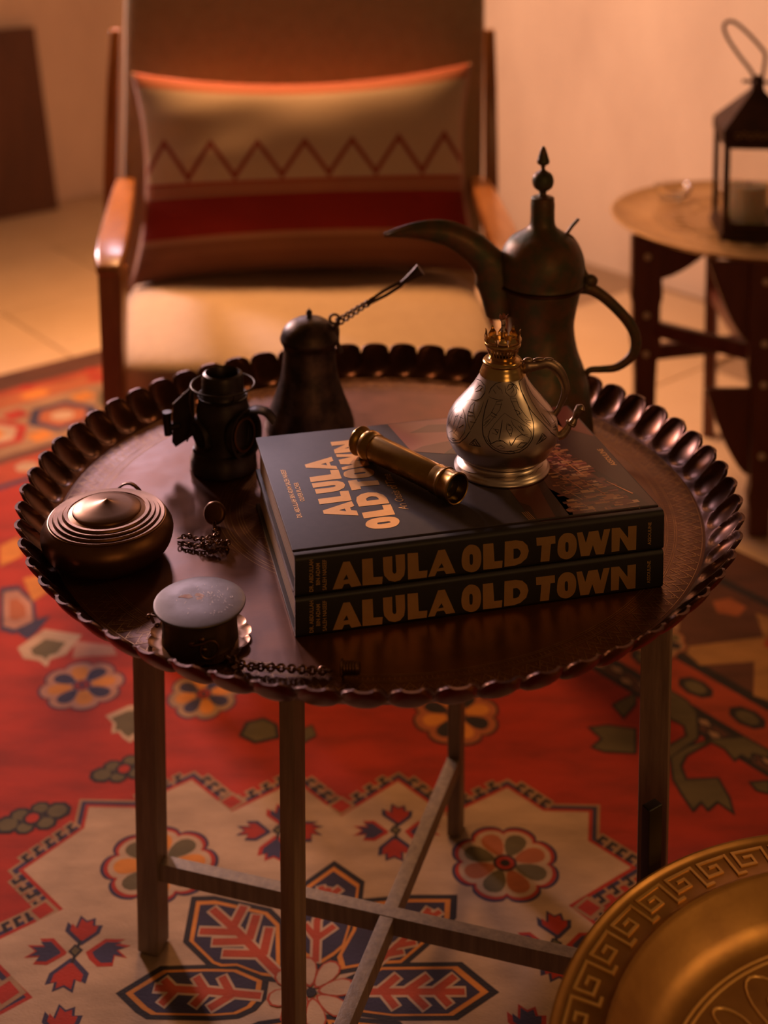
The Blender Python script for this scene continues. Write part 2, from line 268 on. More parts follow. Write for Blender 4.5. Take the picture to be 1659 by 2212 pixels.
# measured profiles (metres)
DATA={'dallah_pos':[0.1977,0.1893,0.5955],'dallah':[(0.06409,-1e-05),(0.06521,0.00592),(0.06345,0.01777),(0.06169,0.03257),(0.05876,0.05618),(0.05414,0.07386),(0.04897,0.08856),(0.04553,0.09736),(0.0415,0.11495),(0.03976,0.13251),(0.04143,0.14711),(0.04535,0.16752),(0.04759,0.17799),(0.05154,0.18148),(0.05153,0.18613),(0.05095,0.19078),(0.05205,0.20239),(0.05145,0.21398),(0.04916,0.22266),(0.04518,0.23134),(0.03839,0.24001),(0.02935,0.24578),(0.02031,0.25155),(0.01579,0.25731),(0.01466,0.26596),(0.01464,0.28321),(0.01407,0.28781),(0.01407,0.29068),(0.01126,0.2924),(0.00507,0.29413),(0.0045,0.29814),(0.00731,0.30044),(0.01125,0.30388),(0.01293,0.30846),(0.01293,0.31419),(0.01068,0.31992),(0.00562,0.32335),(0.00281,0.32564),(0.00281,0.33021),(0.00674,0.3325),(0.00786,0.33593),(0.00674,0.33935),(0.00449,0.34735),(0.00224,0.35305),(0.0,0.35476)],'ibrik_pos':[-0.0872,0.1893,0.5955],'ibrik':[(0.05436,-1e-05),(0.05549,0.00592),(0.05202,0.01896),(0.04684,0.03257),(0.04224,0.04438),(0.03764,0.05913),(0.03419,0.07386),(0.03246,0.08856),(0.03187,0.09736),(0.03186,0.1044),(0.03299,0.10792)],'ibriklid':[(0.03185,0.10616),(0.03526,0.11203),(0.03582,0.11613),(0.03467,0.11964),(0.03239,0.12549),(0.02783,0.13134),(0.02158,0.13602),(0.01419,0.13952),(0.00454,0.14128),(0.00284,0.14361),(0.00397,0.14595),(0.0034,0.14886),(0.00113,0.1512),(0.0,0.15353)],'carb_pos':[-0.1813,0.0859,0.5955],'carb':[(0.03541,-2e-05),(0.03862,0.00221),(0.03806,0.0128),(0.03591,0.01558),(0.03536,0.02393),(0.03321,0.0256),(0.03105,0.03782),(0.03047,0.06001),(0.03045,0.07108),(0.0283,0.07771),(0.02776,0.08324),(0.02455,0.08766),(0.02401,0.09042),(0.02399,0.10695),(0.02238,0.11191),(0.01972,0.11356),(0.01812,0.11081),(0.01761,0.09317)],'carbdish':[(0.02669,0.08103),(0.02935,0.08766),(0.03308,0.09428),(0.03626,0.09979)],'brass_pos':[-0.2748,-0.111,0.597],'brass':[(0.03747,-4e-05),(0.04683,0.00094),(0.05525,0.00486),(0.0627,0.0127),(0.06593,0.02345),(0.06497,0.03078),(0.0612,0.03712),(0.05792,0.04004)],'brasslid':[(0.05932,0.03858),(0.05791,0.04151),(0.05651,0.04297),(0.05277,0.04297),(0.05136,0.04492),(0.04763,0.04492),(0.04622,0.04686),(0.04248,0.04686),(0.04108,0.04881),(0.03081,0.04881),(0.0294,0.05125),(0.02707,0.05222),(0.00933,0.05611),(0.00233,0.05757),(0.0,0.05854)],'pew_pos':[-0.1618,-0.2546,0.597],'pew':[(0.03517,-3e-05),(0.03433,0.00262),(0.03344,0.0211),(0.03342,0.029),(0.03425,0.03251)],'pewlid':[(0.03467,0.03076),(0.03759,0.03251),(0.04051,0.03339),(0.04134,0.03514),(0.0405,0.03646),(0.0334,0.03733),(0.0,0.03821)],'lamp_pos':[0.1262,-0.0764,0.673],'lamp':[(0.044,-0.0),(0.049,0.0005),(0.0492,0.002),(0.0478,0.0042),(0.0462,0.0068),(0.0422,0.0098),(0.0408,0.0122),(0.0418,0.014),(0.0462,0.0168),(0.0508,0.0217),(0.0562,0.0324),(0.0573,0.04),(0.0563,0.0506),(0.053,0.058),(0.0488,0.0644),(0.0396,0.0752),(0.0312,0.0856),(0.0257,0.0944),(0.0232,0.099)],'lamp_lines':[(2,[(-122.8,88.04),(-121.1,92.48),(-111.5,97.47),(-94.4,99.84),(-76.5,99.08),(-62.7,95.35),(-58.8,90.76)]),(2,[(-121.2,85.62),(-112.8,84.68),(-101.5,84.1),(-94.4,84.7)]),(2,[(-121.1,84.02),(-121.5,76.73),(-120.1,68.97),(-118.3,62.86),(-115.4,55.75),(-110.7,49.3),(-104.3,44.2),(-96.3,40.92),(-87.4,40.05),(-78.2,41.02),(-69.5,45.4),(-63.3,51.17),(-59.1,57.48),(-55.6,65.19),(-53.5,72.88),(-51.6,79.94),(-51.7,87.48)]),(1,[(-113.6,55.14),(-108.6,49.63),(-102.3,45.41),(-96.3,42.9),(-86.3,42.16),(-76.0,44.26),(-68.2,49.14),(-63.8,53.88),(-62.6,58.08),(-65.8,62.62),(-72.3,65.65),(-76.5,68.21),(-83.8,70.83),(-91.5,74.31),(-97.1,71.56),(-104.1,65.92),(-108.9,59.94),(-109.7,54.81),(-106.5,49.91)]),(1,[(-103.6,95.19),(-96.5,92.02),(-95.4,89.56)]),(1,[(-108.5,95.85),(-100.9,92.77)]),(1,[(-115.1,92.07),(-108.4,89.1)]),(1,[(-89.7,96.3),(-88.2,90.41),(-80.9,87.0),(-70.8,86.99),(-64.8,89.55),(-64.1,93.74),(-74.1,98.58)]),(2,[(-86.7,92.92),(-79.8,97.01),(-67.3,96.51),(-76.4,93.53),(-85.8,92.07)]),(1,[(-74.5,97.72),(-69.9,92.37),(-78.1,89.4)]),(1,[(-81.1,86.2),(-76.8,78.98),(-73.7,71.87),(-67.8,66.79),(-60.6,61.86)]),(1,[(-69.4,85.64),(-68.5,78.46),(-64.1,72.6),(-59.2,66.51)]),(2,[(-81.1,86.2),(-70.0,84.89)]),(2,[(-78.6,82.95),(-69.6,82.49)]),(3,[(-77.7,76.71),(-70.7,74.71),(-70.4,72.39)]),(2,[(-74.8,72.71),(-66.6,73.6)]),(2,[(-65.6,68.09),(-57.8,66.3)]),(2,[(-65.1,66.47),(-59.2,64.55)]),(1,[(-107.2,79.56),(-104.7,82.8),(-97.9,83.85)]),(2,[(-106.5,82.7),(-94.4,83.9)]),(2,[(-105.0,80.46),(-95.2,81.17)]),(1,[(-96.1,83.11),(-98.9,76.81),(-107.3,69.51),(-115.1,61.68)]),(1,[(-107.2,79.56),(-111.2,73.02),(-118.3,66.83)]),(3,[(-110.0,73.92),(-102.5,72.08)]),(2,[(-110.7,71.55),(-103.6,70.51)]),(2,[(-116.4,65.53),(-109.9,69.3)]),(2,[(-116.8,63.07),(-112.0,67.57)]),(2,[(-95.0,69.31),(-96.7,61.58),(-98.5,53.21),(-94.4,52.49)]),(1,[(-89.5,67.13),(-90.4,62.51),(-85.9,55.95),(-83.5,62.41),(-86.0,65.57),(-88.9,67.13)]),(3,[(-89.0,65.62),(-86.1,64.84)]),(2,[(-88.2,61.69),(-84.8,61.63)]),(2,[(-87.4,58.54),(-85.1,58.87)]),(1,[(-84.1,69.31),(-82.4,65.52),(-77.3,61.31),(-72.6,56.79),(-65.2,53.21)]),(2,[(-76.6,64.47),(-71.8,60.05)]),(2,[(-73.9,65.03),(-70.8,59.11)]),(2,[(-105.8,61.87),(-98.9,61.52),(-100.8,57.39),(-106.4,58.61)]),(3,[(-103.4,61.25),(-100.4,59.04)]),(2,[(-110.4,55.58),(-106.5,48.92),(-100.5,52.22),(-94.4,52.49),(-89.3,48.93)]),(2,[(-100.4,46.57),(-96.4,48.27),(-92.4,45.97),(-97.3,44.81)]),(2,[(-88.2,53.43),(-86.3,47.89),(-80.7,54.86),(-74.8,57.0),(-66.8,56.08)]),(2,[(-80.2,46.62),(-75.9,50.19),(-69.3,49.3),(-73.9,46.01),(-80.2,46.13)]),(2,[(-90.3,42.02),(-86.3,42.95),(-82.3,41.3)]),(1,[(-83.0,53.26),(-75.4,53.65),(-72.5,51.61)]),(2,[(-130.1,43.56),(-123.4,50.8),(-116.9,44.73),(-130.1,43.56)]),(2,[(-126.0,46.16),(-122.4,44.06)]),(2,[(-123.9,48.7),(-120.2,44.56)]),(2,[(-127.1,44.39),(-123.9,49.19)]),(2,[(-58.8,45.83),(-48.8,53.93),(-43.5,48.68),(-58.8,45.83)]),(2,[(-54.8,48.37),(-48.0,52.38)]),(2,[(-52.8,47.37),(-46.4,51.05)]),(2,[(173.5,92.38),(-156.9,95.51),(-138.0,93.41),(-131.9,87.93),(-135.3,82.33),(-143.0,79.39),(-154.4,78.05)]),(2,[(-159.3,86.39),(-152.1,91.46),(-142.3,91.95),(-145.5,87.84),(-154.7,85.36)]),(1,[(-166.5,92.96),(-155.2,90.96)]),(1,[(-143.0,79.39),(-147.2,74.18),(-144.5,67.83),(-140.0,62.84),(-131.1,57.1),(-128.5,65.29),(-126.9,73.62),(-127.4,80.9)]),(3,[(-145.5,69.32),(-136.9,70.3)]),(2,[(-142.8,66.49),(-134.1,68.34)]),(2,[(-135.2,63.12),(-127.6,63.82)]),(1,[(-144.0,78.33),(-140.0,72.22),(-128.5,65.29)]),(1,[(-156.6,77.54),(-165.7,71.46),(-174.3,64.73),(-175.7,56.93),(-176.6,49.17),(-177.9,40.03),(-168.2,36.88),(-153.7,38.85),(-143.3,43.87),(-137.6,52.69),(-140.2,60.15),(-148.1,66.08),(-161.0,69.91)]),(2,[(-174.9,34.95),(-156.9,35.33),(-143.0,40.91),(-135.1,48.61),(-130.7,56.31)]),(1,[(-161.5,65.03),(-161.4,60.21),(-157.6,52.78),(-157.5,59.61),(-159.3,64.75)]),(2,[(-161.4,60.21),(-156.9,62.65)]),(1,[(-153.3,66.48),(-151.0,59.81),(-150.1,51.59),(-154.5,45.82)]),(2,[(-154.3,62.53),(-146.3,63.0)]),(2,[(-147.4,54.36),(-142.4,58.66)]),(1,[(-165.6,42.27),(-157.2,47.88),(-147.0,46.63),(-141.9,44.36)]),(2,[(-160.7,39.09),(-151.8,41.75),(-148.1,41.61)]),(1,[(-178.7,40.74),(-167.0,53.16),(-171.5,62.65)]),(2,[(179.7,68.98),(-173.2,74.31)]),(2,[(7.5,99.97),(-24.7,99.97),(-51.0,97.96),(-53.2,91.11),(-52.8,82.55),(-51.0,73.3),(-46.3,65.96),(-40.7,58.62),(-34.7,50.3),(-22.7,41.58)]),(1,[(-21.3,99.97),(-28.1,92.43),(-29.0,82.36),(-24.8,74.19),(-21.0,67.64),(-20.3,60.79),(-18.7,53.36),(-20.8,47.06)]),(1,[(-26.3,98.86),(-38.1,88.39),(-40.3,79.1),(-39.2,69.51),(-38.4,62.47),(-31.5,54.04)]),(2,[(-35.5,68.68),(-33.2,61.03),(-30.8,54.72)]),(2,[(-28.5,53.01),(-18.2,51.17),(-20.5,47.97),(-30.1,51.64)]),(1,[(-26.3,56.09),(-14.7,54.82),(-13.9,51.49)]),(2,[(-151.6,6.64),(-141.8,7.06),(-132.8,8.08),(-127.7,9.22)]),(2,[(-118.3,7.05),(-109.5,8.26),(-99.0,8.37),(-89.6,9.61)]),(2,[(-79.9,6.9),(-73.4,8.76),(-59.7,8.84)]),(2,[(-56.9,8.49),(-46.0,9.28)]),(2,[(-45.5,8.12),(-36.4,9.33),(-24.6,8.98),(-16.4,9.35)]),(1,[(-175.4,8.5),(-166.9,7.41)])],'lamp_handle':[(0.02012,0.10286),(0.02374,0.10446),(0.02683,0.10606),(0.0356,0.10713),(0.04592,0.10948),(0.05521,0.10446),(0.06192,0.09432),(0.06502,0.08258),(0.06244,0.0719),(0.05831,0.0623),(0.05366,0.05482)],'lamp_spout':[(0.05676,0.03401),(0.0614,0.03561),(0.06656,0.04201),(0.06863,0.04682),(0.07172,0.04842),(0.0743,0.05376),(0.07688,0.05909),(0.07998,0.06443),(0.08153,0.06763)],'sp_top':[(-0.1929,0.2452),(-0.1676,0.2549),(-0.1465,0.2603),(-0.1255,0.2618),(-0.1044,0.2581),(-0.0832,0.2484),(-0.0663,0.2355),(-0.0546,0.2247),(-0.0524,0.2117),(-0.0521,0.1813),(-0.0519,0.1574)],'sp_bot':[(-0.1929,0.243),(-0.1676,0.2424),(-0.1465,0.2394),(-0.1253,0.2344),(-0.1042,0.2257),(-0.0872,0.2117),(-0.0744,0.1965),(-0.0659,0.1791),(-0.0604,0.1617),(-0.0571,0.1443),(-0.0566,0.129)],'dh':[(0.0295,0.1737),(0.0442,0.1781),(0.0591,0.177),(0.074,0.1683),(0.0912,0.153),(0.1063,0.1356),(0.1151,0.1181),(0.1154,0.1006),(0.1072,0.0874),(0.0924,0.0775),(0.0754,0.0753),(0.0605,0.0742),(0.0542,0.0676)],'dhinge':[(0.0441,0.2646),(0.0358,0.2549),(0.0286,0.2441),(0.035,0.2355),(0.0437,0.2182),(0.0471,0.203),(0.0473,0.1878),(0.0632,0.1857)],'ih':[(0.0268,0.1351),(0.0364,0.1388),(0.0436,0.1438),(0.052,0.1499),(0.0616,0.1548),(0.0699,0.1585),(0.0819,0.1659),(0.0939,0.1739),(0.1118,0.1843),(0.1237,0.1953),(0.1368,0.2064)],'iloop':[(0.022,0.1401),(0.0268,0.1462),(0.0328,0.1462),(0.0352,0.1401),(0.0328,0.1314),(0.0268,0.1339)],'iback':[(0.0291,0.124),(0.0315,0.1117),(0.0327,0.1018),(0.0398,0.0919)],'cw':[(-0.0328,0.0993),(-0.0352,0.0891),(-0.035,0.0741),(-0.0324,0.0629),(-0.0344,0.0498),(-0.0409,0.0339)],'cplate':[(-0.0575,0.0741),(-0.0356,0.0946),(-0.0339,0.0872),(-0.0337,0.0367),(-0.0556,0.0217),(-0.06,0.0273),(-0.0586,0.0611)],'cclamp':[(-0.0694,0.062),(-0.0603,0.0685),(-0.059,0.0367),(-0.0662,0.0367)],'chorn':[(0.0052,0.0424),(0.0324,0.047),(0.0623,0.0667)],'cboss':[(-0.0263,0.0498)]}
RUG = """
c tan 1 300 -4935,635 -4559,851 -3907,1307 -4570,1945 -3957,2677 -3983,3075 -3335,3057 -2976,3372 -2656,3604 -2025,2978 -1197,3576 -533,2891 244,3576 900,2891 1764,3446 2214,2996 2828,2978 2735,2451 3217,1984 2329,1365 2560,1114 3203,258 2684,-2283 -3537,-2711 -4607,-409 -4258,-197 -3950,34 -4455,490 -4918,582
c navy 2 220 -4935,635 -4559,851 -3907,1307 -4570,1945 -3957,2677 -3983,3075 -3335,3057 -2976,3372 -2656,3604 -2025,2978 -1197,3576 -533,2891 244,3576 900,2891 1764,3446 2214,2996 2828,2978 2735,2451 3217,1984 2329,1365 2560,1114 3203,258 2684,-2283 -3537,-2711 -4607,-409 -4258,-197 -3950,34 -4455,490 -4918,582
c red 3 100 -4935,635 -4559,851 -3907,1307 -4570,1945 -3957,2677 -3983,3075 -3335,3057 -2976,3372 -2656,3604 -2025,2978 -1197,3576 -533,2891 244,3576 900,2891 1764,3446 2214,2996 2828,2978 2735,2451 3217,1984 2329,1365 2560,1114 3203,258 2684,-2283 -3537,-2711 -4607,-409 -4258,-197 -3950,34 -4455,490 -4918,582
p cream 4 0 -4935,635 -4559,851 -3907,1307 -4570,1945 -3957,2677 -3983,3075 -3335,3057 -2976,3372 -2656,3604 -2025,2978 -1197,3576 -533,2891 244,3576 900,2891 1764,3446 2214,2996 2828,2978 2735,2451 3217,1984 2329,1365 2560,1114 3203,258 2684,-2283 -3537,-2711 -4607,-409 -4258,-197 -3950,34 -4455,490 -4918,582
s tan 1 118 -4474,910 -4583,1066 -4534,1100
s black 2 48 -4474,910 -4583,1066 -4534,1100
s tan 2 40 -4393,967 -4480,1092
s tan 1 118 -4354,995 -4463,1150 -4413,1185
s black 2 48 -4354,995 -4463,1150 -4413,1185
s tan 2 40 -4272,1052 -4359,1176
s tan 1 118 -4233,1079 -4342,1235 -4293,1269
s black 2 48 -4233,1079 -4342,1235 -4293,1269
s tan 2 40 -4151,1136 -4238,1261
s tan 1 118 -4112,1163 -4221,1319 -4172,1354
s black 2 48 -4112,1163 -4221,1319 -4172,1354
s tan 2 40 -4030,1221 -4117,1345
s tan 1 118 -3992,1248 -4100,1404 -4051,1438
s black 2 48 -3992,1248 -4100,1404 -4051,1438
s tan 2 40 -3910,1305 -3997,1430
s tan 1 118 -3993,1390 -4125,1253 -4168,1294
s black 2 48 -3993,1390 -4125,1253 -4168,1294
s tan 2 40 -4065,1459 -4170,1350
s tan 1 118 -4116,1508 -4247,1371 -4291,1413
s black 2 48 -4116,1508 -4247,1371 -4291,1413
s tan 2 40 -4188,1577 -4293,1468
s tan 1 118 -4238,1626 -4370,1489 -4413,1531
s black 2 48 -4238,1626 -4370,1489 -4413,1531
s tan 2 40 -4311,1695 -4416,1586
s tan 1 118 -4361,1744 -4493,1607 -4536,1649
s black 2 48 -4361,1744 -4493,1607 -4536,1649
s tan 2 40 -4433,1813 -4539,1704
s tan 1 118 -4484,1862 -4616,1725 -4659,1767
s black 2 48 -4484,1862 -4616,1725 -4659,1767
s tan 2 40 -4556,1932 -4662,1822
s tan 1 118 -4491,2040 -4636,2162 -4598,2208
s black 2 48 -4491,2040 -4636,2162 -4598,2208
s tan 2 40 -4426,2117 -4543,2214
s tan 1 118 -4377,2175 -4523,2297 -4484,2343
s black 2 48 -4377,2175 -4523,2297 -4484,2343
s tan 2 40 -4313,2252 -4429,2350
s tan 1 118 -4264,2311 -4409,2433 -4371,2479
s black 2 48 -4264,2311 -4409,2433 -4371,2479
s tan 2 40 -4199,2388 -4316,2485
s tan 1 118 -4150,2447 -4296,2569 -4257,2615
s black 2 48 -4150,2447 -4296,2569 -4257,2615
s tan 2 40 -4086,2523 -4202,2621
s tan 1 118 -4036,2582 -4182,2704 -4144,2750
s black 2 48 -4036,2582 -4182,2704 -4144,2750
s tan 2 40 -3972,2659 -4089,2756
s tan 1 118 -3227,3144 -3346,3292 -3299,3330
s black 2 48 -3227,3144 -3346,3292 -3299,3330
s tan 2 40 -3149,3207 -3244,3325
s tan 1 118 -3073,3268 -3192,3416 -3145,3454
s black 2 48 -3073,3268 -3192,3416 -3145,3454
s tan 2 40 -2995,3331 -3090,3449
s tan 1 118 -2918,3393 -3038,3541 -2991,3578
s black 2 48 -2918,3393 -3038,3541 -2991,3578
s tan 2 40 -2840,3455 -2936,3574
s tan 1 118 -2764,3517 -2883,3665 -2836,3703
s black 2 48 -2764,3517 -2883,3665 -2836,3703
s tan 2 40 -2686,3580 -2782,3698
s tan 1 118 -2574,3523 -2440,3658 -2398,3615
s black 2 48 -2574,3523 -2440,3658 -2398,3615
s tan 2 40 -2503,3452 -2396,3560
s tan 1 118 -2457,3407 -2324,3542 -2281,3500
s black 2 48 -2457,3407 -2324,3542 -2281,3500
s tan 2 40 -2386,3336 -2279,3444
s tan 1 118 -2340,3291 -2207,3426 -2164,3384
s black 2 48 -2340,3291 -2207,3426 -2164,3384
s tan 2 40 -2270,3221 -2162,3328
s tan 1 118 -2224,3175 -2090,3310 -2047,3268
s black 2 48 -2224,3175 -2090,3310 -2047,3268
s tan 2 40 -2153,3105 -2046,3213
s tan 1 118 -2107,3059 -1973,3194 -1930,3152
s black 2 48 -2107,3059 -1973,3194 -1930,3152
s tan 2 40 -2036,2989 -1929,3097
s tan 1 118 -1893,3073 -2005,3227 -1956,3262
s black 2 48 -1893,3073 -2005,3227 -1956,3262
s tan 2 40 -1812,3132 -1901,3255
s tan 1 118 -1705,3209 -1816,3363 -1768,3398
s black 2 48 -1705,3209 -1816,3363 -1768,3398
s tan 2 40 -1624,3268 -1713,3391
s tan 1 118 -1517,3345 -1628,3499 -1580,3534
s black 2 48 -1517,3345 -1628,3499 -1580,3534
s tan 2 40 -1436,3404 -1525,3527
s tan 1 118 -1329,3481 -1440,3635 -1391,3670
s black 2 48 -1329,3481 -1440,3635 -1391,3670
s tan 2 40 -1248,3539 -1337,3663
s tan 1 118 -1111,3487 -975,3619 -933,3576
s black 2 48 -1111,3487 -975,3619 -933,3576
s tan 2 40 -1041,3415 -932,3521
s tan 1 118 -988,3360 -852,3493 -810,3450
s black 2 48 -988,3360 -852,3493 -810,3450
s tan 2 40 -918,3289 -809,3394
s tan 1 118 -865,3234 -729,3366 -687,3323
s black 2 48 -865,3234 -729,3366 -687,3323
s tan 2 40 -795,3162 -686,3267
s tan 1 118 -742,3107 -606,3239 -564,3196
s black 2 48 -742,3107 -606,3239 -564,3196
s tan 2 40 -672,3035 -563,3141
s tan 1 118 -619,2980 -483,3112 -441,3069
s black 2 48 -619,2980 -483,3112 -441,3069
s tan 2 40 -549,2908 -440,3014
s tan 1 118 -409,3000 -535,3142 -490,3182
s black 2 48 -409,3000 -535,3142 -490,3182
s tan 2 40 -334,3066 -435,3180
s tan 1 118 -233,3156 -358,3298 -313,3338
s black 2 48 -233,3156 -358,3298 -313,3338
s tan 2 40 -158,3222 -258,3336
s tan 1 118 -56,3311 -182,3454 -137,3494
s black 2 48 -56,3311 -182,3454 -137,3494
s tan 2 40 19,3377 -82,3491
s tan 1 118 120,3467 -5,3610 40,3649
s black 2 48 120,3467 -5,3610 40,3649
s tan 2 40 195,3533 95,3647
s tan 1 118 329,3487 466,3619 508,3575
s black 2 48 329,3487 466,3619 508,3575
s tan 2 40 398,3415 508,3520
s tan 1 118 451,3360 588,3492 629,3448
s black 2 48 451,3360 588,3492 629,3448
s tan 2 40 520,3288 629,3393
s tan 1 118 572,3234 709,3365 751,3322
s black 2 48 572,3234 709,3365 751,3322
s tan 2 40 641,3161 751,3266
s tan 1 118 693,3107 831,3238 872,3195
s black 2 48 693,3107 831,3238 872,3195
s tan 2 40 763,3034 872,3140
s tan 1 118 815,2980 952,3111 994,3068
s black 2 48 815,2980 952,3111 994,3068
s tan 2 40 884,2908 994,3013
s tan 1 118 1037,2979 935,3139 985,3172
s black 2 48 1037,2979 935,3139 985,3172
s tan 2 40 1122,3033 1039,3161
s tan 1 118 1234,3105 1131,3265 1182,3298
s black 2 48 1234,3105 1131,3265 1182,3298
s tan 2 40 1318,3159 1236,3287
s tan 1 118 1430,3232 1327,3391 1378,3424
s black 2 48 1430,3232 1327,3391 1378,3424
s tan 2 40 1514,3286 1432,3414
s tan 1 118 1627,3358 1524,3518 1574,3550
s black 2 48 1627,3358 1524,3518 1574,3550
s tan 2 40 1711,3412 1629,3540
s tan 1 118 1836,3374 1970,3509 2012,3466
s black 2 48 1836,3374 1970,3509 2012,3466
s tan 2 40 1906,3304 2014,3411
s tan 1 118 1938,3272 2072,3406 2115,3364
s black 2 48 1938,3272 2072,3406 2115,3364
s tan 2 40 2009,3201 2116,3309
s tan 1 118 2040,3170 2174,3304 2217,3262
s black 2 48 2040,3170 2174,3304 2217,3262
s tan 2 40 2111,3099 2218,3207
s tan 1 118 2142,3068 2277,3202 2319,3160
s black 2 48 2142,3068 2277,3202 2319,3160
s tan 2 40 2213,2997 2321,3104
s tan 1 118 2812,2377 2944,2513 2987,2471
s black 2 48 2812,2377 2944,2513 2987,2471
s tan 2 40 2884,2307 2989,2416
s tan 1 118 2921,2271 3053,2407 3097,2365
s black 2 48 2921,2271 3053,2407 3097,2365
s tan 2 40 2993,2201 3099,2310
s tan 1 118 3031,2164 3163,2301 3206,2259
s black 2 48 3031,2164 3163,2301 3206,2259
s tan 2 40 3103,2095 3208,2204
s tan 1 118 3140,2058 3273,2195 3316,2153
s black 2 48 3140,2058 3273,2195 3316,2153
s tan 2 40 3212,1989 3318,2098
s tan 1 118 3076,1886 3184,1730 3135,1695
s black 2 48 3076,1886 3184,1730 3135,1695
s tan 2 40 2994,1828 3081,1704
s tan 1 118 2874,1745 2983,1589 2933,1555
s black 2 48 2874,1745 2983,1589 2933,1555
s tan 2 40 2792,1688 2879,1563
s tan 1 118 2672,1604 2781,1448 2732,1414
s black 2 48 2672,1604 2781,1448 2732,1414
s tan 2 40 2590,1547 2677,1422
s tan 1 118 2470,1463 2579,1308 2530,1273
s black 2 48 2470,1463 2579,1308 2530,1273
s tan 2 40 2388,1406 2475,1282
s tan 1 118 2359,1332 2499,1461 2539,1417
s black 2 48 2359,1332 2499,1461 2539,1417
s tan 2 40 2427,1259 2539,1362
s tan 1 118 2402,1286 2542,1415 2582,1370
s black 2 48 2402,1286 2542,1415 2582,1370
s tan 2 40 2469,1212 2581,1315
s tan 1 118 2444,1240 2584,1368 2625,1324
s black 2 48 2444,1240 2584,1368 2625,1324
s tan 2 40 2512,1166 2624,1269
s tan 1 118 2487,1193 2627,1322 2668,1278
s black 2 48 2487,1193 2627,1322 2668,1278
s tan 2 40 2555,1119 2667,1222
s tan 1 118 2530,1147 2670,1275 2710,1231
s black 2 48 2530,1147 2670,1275 2710,1231
s tan 2 40 2598,1073 2710,1176
p tan 3 0 -3950,1286 -4159,1476 -4368,1286 -4159,1096
p red 4 0 -4016,1286 -4159,1416 -4302,1286 -4159,1156
p tan 3 0 -1839,3173 -2048,3363 -2257,3173 -2048,2983
p red 4 0 -1905,3173 -2048,3303 -2191,3173 -2048,3043
p tan 3 0 -330,3093 -539,3283 -748,3093 -539,2903
p red 4 0 -396,3093 -539,3223 -682,3093 -539,2963
p tan 3 0 1119,3093 910,3283 701,3093 910,2903
p red 4 0 1053,3093 910,3223 767,3093 910,2963
p tan 3 0 2785,1329 2576,1519 2367,1329 2576,1139
p red 4 0 2719,1329 2576,1459 2433,1329 2576,1199
p tan 3 0 -4040,102 -4280,342 -4520,102 -4280,-138
p red 4 0 -4120,102 -4280,262 -4440,102 -4280,-58
p navy 5 0 -3583,761 -3807,969 -3805,1111 -3695,1004 -3670,1209 -3573,1129 -3476,1173 -3458,1057 -3365,1057 -3382,934 -3555,761
p red 6 0 -3582,827 -3748,981 -3746,1086 -3665,1007 -3646,1159 -3575,1099 -3503,1132 -3489,1046 -3421,1046 -3433,955 -3561,827
p navy 5 0 -3596,575 -3383,361 -3391,216 -3514,280 -3510,89 -3636,168 -3755,105 -3760,232 -3860,200 -3846,361 -3651,575
p red 6 0 -3604,500 -3447,342 -3452,235 -3543,282 -3541,141 -3634,199 -3722,152 -3726,246 -3800,223 -3789,342 -3645,500
p red 5 0 -3490,659 -3295,856 -3047,847 -3156,795 -2973,753 -3108,693 -2981,575 -3133,609 -3130,459 -3307,451 -3426,558
p navy 6 0 -3411,659 -3267,805 -3083,798 -3164,760 -3028,729 -3128,684 -3034,597 -3147,622 -3145,511 -3276,505 -3364,584
p red 5 0 -3712,659 -3916,864 -4082,856 -3988,761 -4205,761 -4092,676 -4203,575 -4028,592 -4069,484 -3902,476 -3718,625
p navy 6 0 -3785,661 -3936,813 -4059,807 -3989,736 -4150,736 -4066,673 -4148,599 -4019,611 -4049,531 -3925,525 -3789,636
s black 5 40 -3579,1015 -3627,287
p black 6 0 -3700,668 -3642,778 -3525,693 -3596,575
p olive 7 0 -3666,672 -3632,738 -3561,687 -3604,616
p red 5 0 -1337,2714 -1549,2912 -1548,3047 -1443,2945 -1419,3140 -1327,3064 -1235,3106 -1218,2996 -1130,2996 -1146,2879 -1310,2714
p navy 6 0 -1336,2777 -1493,2923 -1492,3023 -1414,2948 -1397,3092 -1329,3036 -1260,3067 -1248,2985 -1182,2985 -1194,2899 -1316,2777
p red 5 0 -1349,2538 -1147,2334 -1154,2197 -1271,2257 -1267,2076 -1387,2151 -1500,2091 -1505,2212 -1600,2181 -1587,2334 -1401,2538
p navy 6 0 -1357,2467 -1207,2316 -1213,2214 -1299,2259 -1296,2125 -1385,2181 -1469,2136 -1472,2225 -1542,2203 -1533,2316 -1395,2467
p navy 5 0 -1248,2617 -1063,2805 -828,2796 -931,2747 -757,2707 -885,2650 -765,2538 -909,2570 -906,2427 -1074,2420 -1188,2522
p red 6 0 -1173,2618 -1036,2756 -862,2750 -938,2713 -810,2684 -905,2641 -815,2559 -922,2582 -920,2477 -1045,2471 -1128,2547
p navy 5 0 -1459,2617 -1653,2812 -1811,2805 -1721,2714 -1928,2714 -1820,2634 -1926,2538 -1759,2554 -1798,2451 -1640,2444 -1465,2585
p red 6 0 -1528,2619 -1672,2763 -1789,2758 -1723,2691 -1875,2691 -1796,2631 -1874,2560 -1751,2572 -1779,2496 -1662,2491 -1533,2595
s black 5 40 -1333,2956 -1379,2264
p black 6 0 -1448,2626 -1393,2730 -1282,2650 -1349,2538
p olive 7 0 -1416,2630 -1383,2693 -1316,2644 -1357,2577
p navy 5 0 229,2714 17,2912 18,3047 123,2945 147,3140 239,3064 331,3106 348,2996 436,2996 420,2879 256,2714
p red 6 0 230,2777 73,2923 74,3023 152,2948 169,3092 237,3036 306,3067 318,2985 384,2985 372,2899 250,2777
